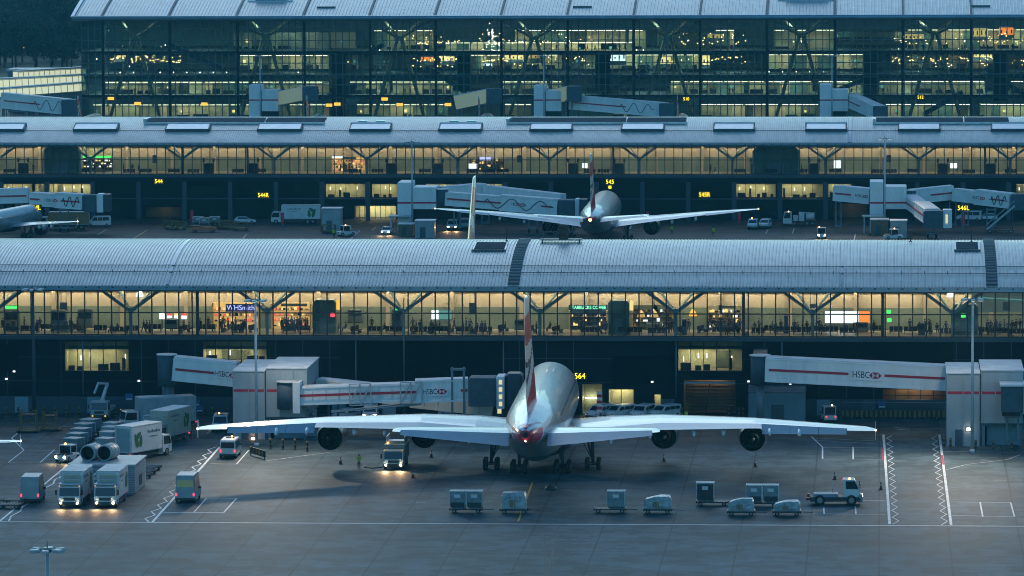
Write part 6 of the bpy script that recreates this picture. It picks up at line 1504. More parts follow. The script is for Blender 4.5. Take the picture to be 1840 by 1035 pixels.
def van(label, loc, rz, L=4.9, w=1.95, h=1.95, mat='truck_white', head=False, tail=False, beac=False, group=None, boxy=False, cat='van', rear='window_dark'):
    t = thing('van', label, cat, loc, rz, group); hl = L / 2; hw = w / 2
    nose = .55 if boxy else .95
    pr = [(-hl, .4), (hl, .4), (hl, .95), (hl - .1, 1.05), (hl - nose * .75, 1.18), (hl - nose - .55, h - .1), (hl - nose - .8, h), (-hl + .12, h), (-hl, h - .15)]
    n = len(pr); inset = lambda z: .0 if z < 1.2 else .13 * (z - 1.2) / (h - 1.2)
    m = MB(); m.loft([[(-hw + inset(z), y, z) for y, z in pr], [(hw - inset(z), y, z) for y, z in pr]]); m.build('body', mat, t)
    ya, yb = hl - nose * .78, hl - nose - .5
    MB().add([(-hw + .15, ya + .02, 1.22), (hw - .15, ya + .02, 1.22), (hw - .24, yb + .03, h - .14), (-hw + .24, yb + .03, h - .14)], [(0, 1, 2, 3)]).build('windscreen', 'window_dark', t)
    MB().box(-hw + .22, hw - .22, -hl - .02, -hl - .004, max(1.2, h * .58), h - (.25 if h < 2.8 else .55)).build('rear_window', rear, t)
    if h > 2.8: MB().box(-hw + .15, hw - .15, -hl - .03, -hl - .004, .7, h * .54).build('rear_door', mat, t)
    for s in (-1, 1):
        X = lambda z: s * (hw - inset(z) + .012)
        for y0, y1 in ((yb - .75, ya - .35), (yb - 1.75, yb - .85), (-hl + .35, yb - 1.85)):
            if y1 - y0 > .2: MB().add([(X(1.25), y0, 1.25), (X(1.25), y1, 1.25), (X(h - .2), min(y1, yb - .12), h - .2), (X(h - .2), y0, h - .2)], [(0, 1, 2, 3)]).build('side_window', 'window_dark', t)
        for y in (hl - .85, -hl + .85): wheel(t, s * (hw - .1), y, .34, .22)
        MB().box(s * (hw + .1) - .09, s * (hw + .1) + .09, yb + .02, yb + .12, 1.2, 1.42).build('mirror', 'ink', t)
    MB().rbox(-hw, hw, hl - .06, hl + .1, .35, .62, 0, .04).build('bumper', 'truck_dark', t); MB().rbox(-hw, hw, -hl - .1, -hl + .05, .35, .6, 0, .04).build('rear_bumper', 'truck_dark', t)
    lamps(t, 'headlight', 'headlamp' if head else 'rim', [(s * (hw - .25), hl + .02, .8) for s in (-1, 1)]); lamps(t, 'tail_light', 'tail_red' if tail else 'stripe_red', [(s * (hw - .15), -hl - .03, 1.0) for s in (-1, 1)], .09, .16)
    if beac:
        MB().box(-.5, .5, -.12, .12, h + .003, h + .1).build('light_bar', 'truck_dark', t); beacon(t, .2, 0, h + .1)
    return t
def car(label, loc, rz, mat='truck_white', head=False, beac=False, L=4.3):
    t = thing('car', label, 'car', loc, rz); hl = L / 2; hw = .9
    pr = [(-hl, .35), (hl, .35), (hl, .75), (hl - 1.0, .95), (hl - 1.8, 1.42), (-hl + .8, 1.45), (-hl + .1, .98)]
    m = MB(); ins = lambda z: .0 if z < 1 else .18; m.loft([[(-hw + ins(z), y, z) for y, z in pr], [(hw - ins(z), y, z) for y, z in pr]]); m.build('body', mat, t)
    MB().add([(-.75, hl - 1.02, 1.0), (.75, hl - 1.02, 1.0), (.66, hl - 1.72, 1.40), (-.66, hl - 1.72, 1.40)], [(0, 1, 2, 3)]).build('windscreen', 'window_dark', t)
    for s in (-1, 1):
        MB().add([(s * (hw - .02), -hl + .55, 1.0), (s * (hw - .02), hl - 1.2, 1.0), (s * (hw - .15), hl - 1.85, 1.38), (s * (hw - .15), -hl + .85, 1.38)], [(0, 1, 2, 3)]).build('side_window', 'window_dark', t)
        for y in (hl - .8, -hl + .8): wheel(t, s * (hw - .08), y, .32, .2)
    lamps(t, 'headlight', 'headlamp' if head else 'rim', [(s * .65, hl + .02, .66) for s in (-1, 1)]); lamps(t, 'tail_light', 'stripe_red', [(s * .65, -hl - .02, .8) for s in (-1, 1)])
    if beac: beacon(t, 0, 0, 1.46)
    return t
def tug(label, loc, rz, head=True, tail=False, mat='truck_white', L=3.6):
    t = thing('tow_tractor', label, 'tow tractor', loc, rz); hl = L / 2
    MB().rbox(-.85, .85, -hl, hl, .35, .95, 0, .1).build('body', mat, t); MB().box(-.8, .8, hl - 1.7, hl - .1, .952, 1.1).build('bonnet', 'truck_dark', t)
    q = MB()
    for s in (-1, 1):
        for y in (-.9, .5): q.box(s * .75 - .05, s * .75 + .05, y - .05, y + .05, 1.0, 1.95)
    q.rbox(-.85, .85, -1.0, .62, 1.95, 2.08, 0, .03); cb_ = q.build('cab', mat, t)
    MB().box(-.7, .7, .53, .55, 1.12, 1.92).build('windscreen', 'window_dark', t); MB().box(-.7, .7, -.93, -.90, 1.12, 1.92).build('rear_window', 'window_dark', t)
    for s in (-1, 1):
        MB().box(s * .79 - .01, s * .79 + .01, -.82, .42, 1.15, 1.92).build('side_window', 'window_dark', t)
        for y in (hl - .7, -hl + .7): wheel(t, s * .78, y, .38, .25)
    lamps(t, 'headlight', 'headlamp' if head else 'rim', [(s * .6, hl + .02, .75) for s in (-1, 1)]); lamps(t, 'tail_light', 'tail_red' if tail else 'stripe_red', [(s * .6, -hl - .02, .8) for s in (-1, 1)]); beacon(t, .4, -.3, 2.08)
    return t
def dolly(label, loc, rz, L=3.2, w=1.7, group='cargo dollies'):
    key = ('dolly', L)
    if key in KIDS: return dup(KIDS[key], loc, rz, label, group)
    t = thing('cargo_dolly', label, 'dolly', loc, rz, group); KIDS[key] = t; hl = L / 2
    q = MB(); q.box(-w / 2, w / 2, -hl, hl, .38, .5); q.box(-w / 2, w / 2, -hl, -hl + .1, .3, .58); q.box(-w / 2, w / 2, hl - .1, hl, .3, .58); q.build('deck', 'truck_dark', t)
    q = MB()
    for k in range(7): q.tube((-w / 2 + .05, -hl + .3 + k * (L - .6) / 6, .53), (w / 2 - .05, -hl + .3 + k * (L - .6) / 6, .53), .04, .04, 6)
    q.build('roller', 'rim', t); MB().bar((0, hl, .4), (0, hl + 1.3, .35), .1, .08).build('drawbar', 'truck_dark', t)
    for s in (-1, 1):
        for y in (-hl + .5, hl - .5): wheel(t, s * (w / 2 - .15), y, .24, .16)
        MB().box(s * (w / 2 - .2) - .08, s * (w / 2 - .2) + .08, -hl - .03, -hl - .003, .4, .5).build('reflector', 'stripe_red', t)
    return t
def uld(label, loc, rz, mat='uld_silver', low='uld_dark', z=.57, L=1.5, w=1.9, h=1.62, group='cargo containers', dark=.35):
    t = thing('cargo_container', label, 'container', (loc[0], loc[1], z), rz, group)
    pr = [(-w / 2 + .28, 0), (w / 2 - .05, 0), (w / 2, .45), (w / 2, h), (-w / 2, h), (-w / 2, .45)]
    MB().prism(pr, 'y', -L / 2, L / 2).build('shell', mat, t); q = MB()
    for s in (-1, 1):
        q.box(-w / 2 - .03, w / 2 + .03, s * L / 2 - .03, s * L / 2 + .03, h - .06, h + .02); q.box(s * w / 2 - .035, s * w / 2 + .035, -L / 2, L / 2, h - .06, h + .022)
        q.box(s * (w / 2) - .03, s * (w / 2) + .03, s * 0 - L / 2 - .035, -L / 2 + .03, .4, h)
    q.build('edge_frame', 'logo_white' if mat != 'uld_dark' else 'rim', t)
    MB().box(-w / 2 + .12, w / 2 - .1, -L / 2 - .03, -L / 2 - .003, .1, h * dark).build('lower_panel', low, t); MB().box(-w / 2 + .1, w / 2 - .1, -L / 2 - .025, -L / 2 - .003, h * dark + .06, h - .12).build('door', 'uld_silver' if mat != 'uld_dark' else 'uld_dark', t)
    MB().box(-.35, .35, -L / 2 - .035, -L / 2 - .028, h * .62, h * .82).build('placard', 'logo_white', t)
    return t
def pallet(label, loc, rz, seed, L=2.6, w=1.9, h=1.4, slope=.3, z=.57):
    r_ = random.Random(seed); t = thing('wrapped_cargo', label, 'wrapped cargo', (loc[0], loc[1], z), rz, 'plastic wrapped cargo pallets')
    MB().rbox(-w / 2 - .05, w / 2 + .05, -L / 2 - .05, L / 2 + .05, 0, .08, 0, .02).build('pallet_base', 'rim', t)
    m = MB(); nx, ny = 7, 10; rings = []
    for i in range(6):
        u = i / 5; zz = .085 + h * u; k = 1 - .05 * u - (.08 if i == 5 else 0); ring = []
        per = []
        for j in range(24):
            a = 2 * math.pi * j / 24; c, s = math.cos(a), math.sin(a); q = 1 / max(abs(c), abs(s)) ** .93
            y_ = s * q * L / 2 * k; top = zz - (slope * u * max(0, y_ / (L / 2)) * h if u > .5 else 0)
            ring.append((c * q * w / 2 * k + r_.uniform(-.05, .05), y_ + r_.uniform(-.06, .06), top + r_.uniform(-.05, .05) * (u > .1)))
        rings.append(ring)
    m.loft(rings, 0, True, False); m.build('wrapped_load', 'wrap', t)
    q = MB(); q.rbox(-w * .32, w * .30, -L * .46, -L * .1, h * .1, h * .55, 0, .05); q.rbox(-w * .52, -w * .5 + .03, -.2, .5, .2, h * .6, 0, .01); q.build('carton', 'cargo_brown', t)
    q = MB()
    for k in range(5): y = -L / 2 + L * (k + .5) / 5; q.bar((-w * .53, y, .1), (-w * .50, y, h * .9), .03, .03); q.bar((w * .53, y, .1), (w * .50, y, h * .9), .03, .03)
    q.build('net_strap', 'steel_pale', t)
    return t
G = gp
# --- left part of the near stand
box_truck('white cabbed truck with a big grey box body, crossing behind the cream catering truck', G(284, 770), R(113), 9.6, 2.6, 3.2, 1.0, 'truck_grey', over=0, head=True)
box_truck('cream catering truck with a front loading platform behind the white leaf truck', G(301, 795), R(163), 9.0, 2.5, 3.5, 1.0, 'truck_cream', 'truck_cream', leaf=True, head=False)
box_truck('white catering truck with green leaves and its rear door towards the viewer', G(258, 822), R(-27), 8.6, 2.55, 3.3, 1.0, over=0, leaf=True, head=False, door='truck_grey', ch=2.6)
for px_, lb in ((132, 'catering truck with lit headlights, left one of the pair before the louvred hut'), (196, 'catering truck with lit headlights, right one of the pair before the louvred hut')):
    box_truck(lb, G(px_ + 4, 905), R(179), 8.4, 2.6, 3.3, .95, leaf=True, head=True)
t = thing('crane_truck', 'dark truck with a folded pale crane arm parked against the wall', 'truck', G(186, 751), R(178))
MB().box(-1.1, 1.1, -3, 3, .5, .95).build('chassis', 'truck_dark', t); cab_mesh(t, 2.3, 1.4, 3.1, 2.5, 'truck_grey'); q = MB(); q.tube((0, .6, .95), (0, .6, 2.6), .35, .28, 10); q.bar((0, .6, 2.5), (-.3, -1.5, 4.4), .35, .4); q.bar((-.3, -1.5, 4.4), (.5, .8, 4.7), .28, .3); q.bar((.5, .8, 4.7), (.9, 1.6, 3.4), .2, .22); q.build('crane_arm', 'truck_white', t)
MB().rbox(-1.15, 1.15, -2.9, .2, .96, 1.5, 0, .05).build('flatbed', 'truck_grey', t)
for y in (2, -1.4, -2.4):
    for s in (-1, 1): wheel(t, s * 1.0, y, .48, .3)
lamps(t, 'headlight', 'beacon_sign', [(s * .85, 3.26, .62) for s in (-1, 1)])
tug('small white tow tractor with lit headlights pulling the left train of containers', G(121, 829), R(160))
tr = [(133, 818), (139, 809), (146, 800), (153, 791), (163, 783)]
for i, p in enumerate(tr):
    w_ = ['first', 'second', 'third', 'fourth', 'last'][i]; dolly('dolly, %s behind the small white tow tractor' % w_, G(*p), R(157), 2.6); uld('silver blue container on the %s dolly behind the small white tractor' % w_, G(*p), R(157), L=2.0)
for i, p in enumerate([(191, 818), (197, 806), (201, 797), (204, 789)]):
    w_ = ['nearest', 'second', 'third', 'farthest'][i]; dolly('%s dolly in the row beside the leaf truck' % w_, G(*p), R(162), 2.6); uld('%s grey container in the row beside the leaf truck' % w_, G(*p), R(162), 'truck_grey', L=2.0)
# louvred hut with two exhaust drums
c = G(184, 889); hl_ = thing('louvred_hut', 'blue grey louvred hut with a flat roof behind the two lit catering trucks', 'hut', c, 0); hw = (wx(238, c.y, 860) - wx(124, c.y, 860)) / 2; hh = wz(838, c.y, 184); dep = 9.0
MB().box(-hw, hw, 0, dep, 0, hh).build('walls', 'hut_blue', hl_); q = MB()
for k in range(14): z = .3 + k * (hh - .4) / 14; q.bar((-hw, -.06, z), (hw, -.06, z), .1, .12); q.bar((hw + .06, 0, z), (hw + .06, dep, z), .1, .12)
q.build('louvre', 'steel_pale', hl_); MB().box(-hw - .2, hw + .2, -.2, dep + .2, hh + .003, hh + .25).build('roof', 'truck_grey', hl_); MB().box(-hw * .95, -hw * .3, -.13, -.10, 0.05, hh * .7).build('door', 'bellows', hl_); MB().box(hw + .12, hw + .16, 3.5, 5.5, .7, 1.9).build('vent', 'ink', hl_)
for k, (px_, lb) in enumerate(((158, 'black mouthed exhaust drum on the louvred hut roof, left of two'), (188, 'black mouthed exhaust drum on the louvred hut roof, right of two'))):
    p = wp(px_, 814, c.y + 3.5); t = thing('exhaust_drum', lb, 'exhaust drum', (p.x, c.y + 3.5, hh + .25), R(-12), 'exhaust drums'); zz = p.z - hh - .25
    rg = lambda y, r_: [(r_ * math.cos(2 * math.pi * j / 24), y, zz + r_ * math.sin(2 * math.pi * j / 24)) for j in range(24)]
    m = MB(); m.loft([rg(2.6, .9), rg(2.5, .95), rg(-.1, .95), rg(-.2, .90), rg(-.2, .80), rg(1.2, .78)], 0, True, True, lambda i, k: 1 if i >= 4 else 0); m.build('drum', ['truck_grey', 'nozzle'], t)
    q = MB()
    for y in (.4, 1.3, 2.2):
        q.loft([rg(y, .955), rg(y, .985), rg(y + .1, .985), rg(y + .1, .955)], 0, False)
    q.build('band', 'steel_pale', t); MB().box(-.75, .75, .1, 2.4, -.0, zz - .78).build('cradle', 'truck_dark', t)
van('grey box van seen from behind at the left edge with red tail lights', G(59, 900), R(2), 5.4, 2.25, 3.1, 'truck_grey', tail=True, boxy=True, rear='truck_grey')
van('blue grey box van seen from behind beside the zigzag line with a lit cabin', G(338, 899), R(0), 5.2, 2.3, 3.2, 'truck_grey', tail=True, boxy=True, rear='cabin_lit')
van('white minibus with amber beacon and red tail lights seen from behind', G(414, 820), R(0), 5.4, 2.05, 2.3, tail=True, beac=True, boxy=True)
van('white van with amber beacon half hidden behind the left wing tip', G(397, 774), R(184), 5.0, 2.0, 2.1, beac=True)
for k, p in enumerate([(18, 913), (26, 905)]): dolly(['empty dark dolly at the left edge, nearer one', 'empty dark dolly at the left edge, farther one'][k], G(*p), R(85), 2.8)
for k, p in enumerate([(254, 860), (263, 853), (271, 846)]): dolly('empty dark dolly right of the louvred hut, %s' % ['nearest', 'middle one', 'farthest'][k], G(*p), R(-20), 2.6)
# fuel truck, driver and cones by the left wing
t = box_truck('fuelling truck with bright headlights under the left wing', G(712, 838), R(180), 7.6, 2.5, 1.9, .95, 'truck_grey', 'truck_white', over=0, ch=2.35); MB().rbox(-1.1, 1.1, -1.2, .8, 2.87, 3.2, 0, .05).box(-1.15, -1.05, -3.4, .8, 2.87, 3.7).box(1.05, 1.15, -3.4, .8, 2.87, 3.7).build('lift_platform', 'steel_pale', t); beacon(t, .9, 1.2, 2.9)
hose = thing('fuel_hose', 'dark hose lying between the fuelling truck and the worker', 'hose', G(680, 838)); m = MB(); pts = [G(692, 838), G(682, 841), G(668, 842), G(656, 840)]
for a, b in zip(pts, pts[1:]): m.tube(a - pts[1] * 0 - hose.location + Vector((0, 0, .06)), b - hose.location + Vector((0, 0, .06)), .06)
m.build('hose', 'ink', hose); MB().tube(pts[3] - hose.location + Vector((0, 0, .02)), pts[3] - hose.location + Vector((0, 0, .25)), .12).build('coupling', 'steel_pale', hose)
w1 = person('fold', 'ground worker in a yellow hi-vis jacket standing left of the fuelling truck', G(645, 843), R(190), 'hivis', 'cloth_dark', s=1.03)
w2 = person('walk', 'ground worker in a yellow hi-vis jacket walking behind the right engine near the parked vans', G(1233, 760), R(150), 'hivis', 'cloth_dark')
cone0 = None
for p, lb in (((612, 834), 'traffic cone under the left outer engine'), ((742, 859), 'traffic cone right of the fuelling truck lights'), ((775, 822), 'traffic cone under the left inner engine'), ((1193, 829), 'traffic cone under the right inner engine'), ((1357, 839), 'traffic cone under the right outer engine'), ((1500, 862), 'traffic cone behind the tow tractor cab'), ((1583, 880), 'traffic cone beside the right zigzag line'), ((1237, 770), 'traffic cone left of the hut with ribs')):
    if cone0 is None:
        cone0 = t = thing('traffic_cone', lb, 'traffic cone', G(*p), 0, 'traffic cones'); MB().rbox(-.28, .28, -.28, .28, 0, .08, 0, .03).build('base', 'ink', t); MB().tube((0, 0, .08), (0, 0, .95), .19, .05, 12).build('cone_body', 'cone_orange', t); MB().tube((0, 0, .45), (0, 0, .62), .145, .12, 12).build('reflective_band', 'logo_white', t)
    else: dup(cone0, G(*p), 0, lb)
ck = thing('wheel_chock', 'dark covered heap on the apron right of the yellow line', 'chock', G(990, 880)); MB().loft([[(r2 * 1.1 * math.cos(2 * math.pi * j / 14), r2 * math.sin(2 * math.pi * j / 14), z) for j in range(14)] for r2, z in ((.75, 0), (.6, .35), (.3, .6), (.05, .68))], 0, True, True).build('cover', 'truck_dark', ck); MB().box(-.8, -.6, -.8, -.6, 0, .2).build('weight', 'rim', ck)
# cargo in front of the airliner
CG = [(838, 921, 'two silver containers left of the yellow line', 'pair'), (924, 922, 'a netted load at the yellow line', 'wrapA'), (1097, 921, 'one pale container right of the yellow line', 'one'), (1182, 922, 'a netted load right of the pale container', 'wrapB'), (1280, 908, 'one dark container', 'dark'), (1332, 926, 'a sloping wrapped load nearest the dark container', 'wrapC'), (1370, 910, 'two blue silver containers', 'pair'), (1414, 926, 'a low wrapped load left of the tow tractor', 'wrapD')]
for i, (px_, py_, lb, k) in enumerate(CG):
    c = G(px_, py_); L_ = 3.7 if k in ('pair', 'one', 'dark') else 3.2; dolly('dolly carrying ' + lb, c, R(-90), L_)
    if k == 'pair':
        for s, w_ in ((-1, 'left'), (1, 'right')): uld('%s silver container of the pair, %s' % (w_, 'by the yellow line' if px_ < 900 else 'behind the wrapped loads'), (c.x + s * .95, c.y), 0, L=1.6, w=1.78, h=1.95)
    elif k == 'one': uld('single pale silver container at the end of its dolly', (c.x + .65, c.y), 0, 'uld_silver', L=1.6, w=2.0, h=1.95, dark=.1)
    elif k == 'dark': uld('single dark fronted container with a white top edge', (c.x - .8, c.y), 0, 'uld_silver', L=1.6, w=2.0, h=2.1, dark=.92)
    elif k == 'wrapA': pallet('tall netted cargo load at the yellow line', c, R(90), 1, 2.8, 1.9, 1.75, .0)
    elif k == 'wrapB': pallet('white topped wrapped load sloping down to the left', c, R(90), 2, 3.1, 1.9, 1.35, .3)
    elif k == 'wrapC': pallet('wrapped load sloping down on both ends beside the dark container', c, R(90), 3, 2.9, 1.9, 1.3, .35)
    else: pallet('low wrapped load with a slanting left end beside the tow tractor', c, R(90), 4, 3.0, 1.9, 1.0, .35)
# aircraft tractor, heading right
t = thing('aircraft_tractor', 'low aircraft tow tractor with a white cab and amber beacon, beside the right zigzag line', 'tow tractor', G(1501, 906), R(-88)); 
MB().rbox(-1.25, 1.25, -2.9, 2.9, .45, .95, 0, .12).build('body', 'truck_dark', t); MB().rbox(-1.15, 1.15, -2.5, .3, .952, 1.3, 0, .1).build('deck', 'truck_shade', t); cab_mesh(t, 2.2, .9, 2.75, 2.95, 'truck_white', .95, .5); MB().rbox(-1.2, 1.2, 2.6, 3.05, .35, 1.2, 0, .08).build('front_ballast', 'truck_shade', t)
q = MB()
for k in range(4): q.bar((-1.0 + k * .55, 3.07, .4), (-.75 + k * .55, 3.07, .75), .02, .14)
q.build('warning_stripe', 'paint_dark', t); MB().box(-.3, .3, -3.35, -2.9, .5, .75).rbox(-.5, .5, -3.2, -2.95, .9, 1.25, 0, .04).build('hitch', 'stripe_red', t)
for y in (1.8, -1.8):
    for s in (-1, 1): wheel(t, s * 1.12, y, .6, .4)
lamps(t, 'headlight', 'nav_white', [(s * .8, 3.07, 1.05) for s in (-1, 1)]); beacon(t, .6, 1.6, 2.95); lamps(t, 'tail_light', 'tail_red', [(-.9, .9, 2.8)]); MB().tube((-.8, -.3, 1.3), (-.8, -.3, 2.5), .03).build('aerial', 'steel_pale', t)
# vans parked before the wall
for px_, py_, lb, r_ in ((1079, 752, 'white van parked behind the red post, leftmost of the four by the wall', 152), (1114, 752, 'white van parked by the lit yellow doors, second of the four', 140), (1155, 752, 'white van parked third of the four by the wall, dark windows facing front', 160), (1195, 752, 'white van parked below the small lit door, rightmost of the four', 140)):
    van(lb, G(px_, py_), R(r_), 4.5, 1.85, 1.85, group='white vans parked by the wall')
pst = thing('red_post', 'red and white striped board on a post before the leftmost parked van', 'marker post', G(1077, 755)); q = MB()
for k in range(8): q.box(-.35, .35, -.06, .06, .6 + k * .4, 1.0 + k * .4, k % 2)
q.build('striped_board', ['stripe_red', 'plane_cream'], pst); MB().box(-.06, .06, -.05, .05, 0, .6).build('post', 'steel_blue', pst)
car('dark roofed white car glimpsed under the long gangway', G(622, 754), R(150)); van('white van with bright headlights under the long gangway', G(666, 754), R(182), 4.6, 1.9, 1.9, head=True)
tug('tow tractor with two red tail lights before the dark wall right of the ribbed hut', G(1489, 757), R(10), False, True)
c = G(1396, 757); t = thing('ribbed_hut', 'large blue ribbed steel hut standing at the wall behind the right wing', 'hut', c); hw = (wx(1446, c.y, 730) - wx(1345, c.y, 730)) / 2; hh = wz(705, c.y, 1396)
MB().rbox(-hw, hw, 0, 6, 0, hh, 0, .1).build('walls', 'hut_blue', t); q = MB()
for k in range(20): q.box(-hw + k * 2 * hw / 19 - .05, -hw + k * 2 * hw / 19 + .05, -.05, -.004, .2, hh - .3)
q.build('rib', 'hut_blue', t); MB().prism([(-.15, hh + .003), (6.1, hh + .003), (4, hh + .6), (1.2, hh + .6)], 'x', -hw - .1, hw + .1).build('roof', 'steel_blue', t); MB().box(-hw * .2, hw * .25, -.09, -.055, .05, 2.2).build('door', 'bellows', t)
# barriers, bollards, frames, small signs
t = thing('striped_barrier', 'long yellow and black striped low barrier before the wall at the right', 'barrier', G(1606, 753)); q = MB(); x0, x1 = wx(1512, t.location.y, 750) - t.location.x, wx(1702, t.location.y, 750) - t.location.x; n = 44
for k in range(n): q.box(x0 + (x1 - x0) * k / n, x0 + (x1 - x0) * (k + 1) / n, -.1, .1, .3, 1.15, k % 2)
q.build('striped_rail', ['faded_yellow', 'ink'], t); q = MB(); [q.box(x0 + (x1 - x0) * k / 10 - .06, x0 + (x1 - x0) * k / 10 + .06, -.08, .08, 0, .3) for k in range(11)]; q.bar((x0, 1.6, 2.0), (x1, 1.6, 2.0), .1, .1); q.build('foot_rail', 'steel_blue', t)
t = thing('striped_barrier', 'short slanting yellow and black barrier left of the bollards near the left tower', 'barrier', G(463, 822), R(-62)); q = MB()
for k in range(10): q.box(-2.5 + k * .5, -2 + k * .5, -.08, .08, .3, 1.1, k % 2)
q.build('striped_rail', ['faded_yellow', 'ink'], t); MB().box(-2.4, -2.3, -.06, .06, 0, .3).box(2.3, 2.4, -.06, .06, 0, .3).build('foot', 'steel_blue', t)
bol = None
for grp, lb, pts in (('bollards along the left wall', 'yellow and black bollard in the row along the near wall at the left', [(11, 750), (33, 749), (57, 749), (80, 749), (99, 749), (119, 749), (142, 749), (207, 749)]), ('bollards behind the cream truck', 'yellow and black bollard behind the cream catering truck', [(352, 750), (366, 750), (382, 750), (408, 751)]),
                     ('bollards by the left tower', 'yellow and black bollard in front of the left bridge tower', [(486, 807), (508, 808), (530, 808), (552, 812), (343, 788)]), ('bollards by the right tower', 'yellow and black bollard in front of the right bridge tower', [(1696, 805), (1708, 806), (1753, 810), (1785, 811), (1818, 812)]), ('bollards by the loading bay', 'yellow and black bollard beside the brown loading bay', [(1225, 751), (1310, 751), (1328, 751), (1336, 751)])):
    for p in pts:
        if bol is None:
            bol = t = thing('bollard', lb, 'bollard', G(*p), 0, grp); q = MB()
            for k in range(5): q.tube((0, 0, k * .26), (0, 0, k * .26 + .26), .15, .15, 10, k % 2)
            q.build('shaft', ['faded_yellow', 'ink'], t); MB().ball((0, 0, 1.3), .16, 0, 6, .5).build('cap', 'faded_yellow', t)
        else: dup(bol, G(*p), 0, lb, grp)
for px_, py_, lb, s in ((53, 777, 'yellow steel maintenance stand near the left wing tip, left one', 1), (91, 774, 'yellow steel maintenance stand near the left wing tip, right one', .85)):
    t = thing('maintenance_stand', lb, 'maintenance stand', G(px_, py_)); q = MB()
    for x in (-1.2 * s, 1.0 * s):
        for y in (-.6, .6): q.bar((x, y, 0), (x * .85, y, 3.0 * s), .12, .12)
    for z in (.5, 1.4, 2.3): q.bar((-1.1 * s, -.6, z * s), (1.0 * s, -.6, z * s), .1, .1); q.bar((-1.1 * s, -.6, z * s), (1.0 * s, -.6, (z + .7) * s), .07, .07)
    q.build('frame', 'faded_yellow', t); MB().box(-1.1 * s, 1.0 * s, -.7, .7, 2.3 * s, 2.4 * s).box(-1.6, 1.4, -.8, .8, .1, .3).build('platform', 'truck_dark', t)
    for x in (-1.2, 1.0): wheel(t, x, -.7, .2, .14)
for px_, py_, lb in ((232, 712, 'small blue sign board on the dark wall above the white cabbed truck'), (352, 722, 'small blue sign board behind the grey box truck'), (358, 733, 'small pale blue sign board low behind the grey box truck'), (1585, 726, 'round blue sign on the wall left of the right tower')):
    p = wp(px_, py_, YC - .8); t = thing('wall_sign', lb, 'sign', p); MB().rbox(-.5, .5, 0, .08, -.55, .35, 0, .02).build('sign_panel', 'sign_blue', t); MB().box(-.4, .4, -.02, -.003, -.45, -.3).build('white_band', 'logo_white', t); MB().box(-.05, .05, .085, .8, -.05, .05).build('bracket', 'steel_blue', t)
p = wp(1740, 771, YR - .1); t = thing('wall_lamp', 'lit wall lamp glowing on the right bridge tower beside a door', 'lamp', (p.x, YR - .12, p.z)); MB().rbox(-.22, .22, -.25, 0, -.18, .18, 0, .04).build('lens', 'nav_white', t); MB().box(-.3, .3, .003, .1, -.25, .25).build('housing', 'truck_dark', t)
p = wp(455, 788, YN - .1); t = thing('wall_lamp', 'lit warm lamp at the foot of the left bridge tower', 'lamp', (p.x, YN - .12, p.z)); MB().rbox(-.22, .22, -.25, 0, -.18, .18, 0, .04).build('lens', 'beacon', t); MB().box(-.3, .3, .003, .1, -.25, .25).build('housing', 'truck_dark', t)
# ------------------------------------------------------------------ middle apron
def lorry(label, loc, rz, L, w, h, mat, leaf=False): return box_truck(label, loc, rz, L, w, h, 1.0, mat, over=0, leaf=leaf, head=False, tail=False)
lorry('long brown bodied lorry beside the left airliner of the middle apron', G(115, 412), R(92), 10.0, 2.5, 2.5, 'lorry_brown')
van('white van behind the brown lorry on the middle apron', G(177, 407), R(100), 4.9, 1.95, 2.1)
car('white car parked alone in the dark undercroft of the middle terminal', G(440, 402), R(-82))
lorry('white leaf marked lorry with its cab to the left on the middle apron', G(532, 402), R(92), 9.8, 2.5, 2.8, 'truck_white', True)
def hut(label, px0, px1, r0, rb, mat='truck_grey', dep=4):
    c = G((px0 + px1) / 2, rb); hw = (wx(px1, c.y, rb) - wx(px0, c.y, rb)) / 2; hh = wz(r0, c.y, (px0 + px1) / 2); t = thing('steel_hut', label, 'hut', c)
    MB().rbox(-hw, hw, 0, dep, 0, hh, 0, .05).build('walls', mat, t); MB().box(-hw - .15, hw + .15, -.15, dep + .15, hh + .003, hh + .2).build('roof', 'steel_pale', t); MB().box(-hw * .5, hw * .1, -.04, -.004, .05, min(2.1, hh - .4)).build('door', 'bellows', t); q = MB(); [q.box(-hw + k * hw / 4 - .03, -hw + k * hw / 4 + .03, -.03, -.004, .1, hh) for k in range(9)]; q.build('rib', mat, t)
hut('grey steel hut right of the white leaf lorry on the middle apron', 578, 612, 376, 416); hut('pale grey hut below the centre bridge tower of the middle apron', 746, 780, 398, 428); hut('pale blue hut below the right bridge tower of the middle apron', 1600, 1629, 398, 428); hut('tan lit hut below the right bridge tower of the middle apron', 1565, 1596, 396, 424, 'bay_brown'); hut('dark hut left of the pale grey hut below the centre tower', 716, 742, 404, 424, 'bay_brown')
tug('white tow tractor left of the centre tower of the middle apron', G(622, 424), R(-60), False); car('car with lit headlights left of the centre bridge tower', G(695, 421), R(178), head=True); van('van with bright headlights under the left wing of the twin airliner', G(813, 413), R(182), 4.8, 1.95, 2.0, head=True); van('dark van beside the van with headlights under the left wing', G(836, 411), R(182), 4.8, 1.95, 2.0, 'truck_grey')
tug('tow tractor with blue white lights driving towards the viewer on the middle apron', G(1476, 428), R(182)); tug('white tow tractor below the pale blue hut at the right', G(1605, 431), R(100), False)
van('white pickup like van with a beacon right of the twin airliner wing tip', G(1353, 411), R(178), 4.8, 1.9, 1.9, beac=True); van('white van parked right of the beacon van on the middle apron', G(1375, 410), R(172), 4.6, 1.85, 1.8)
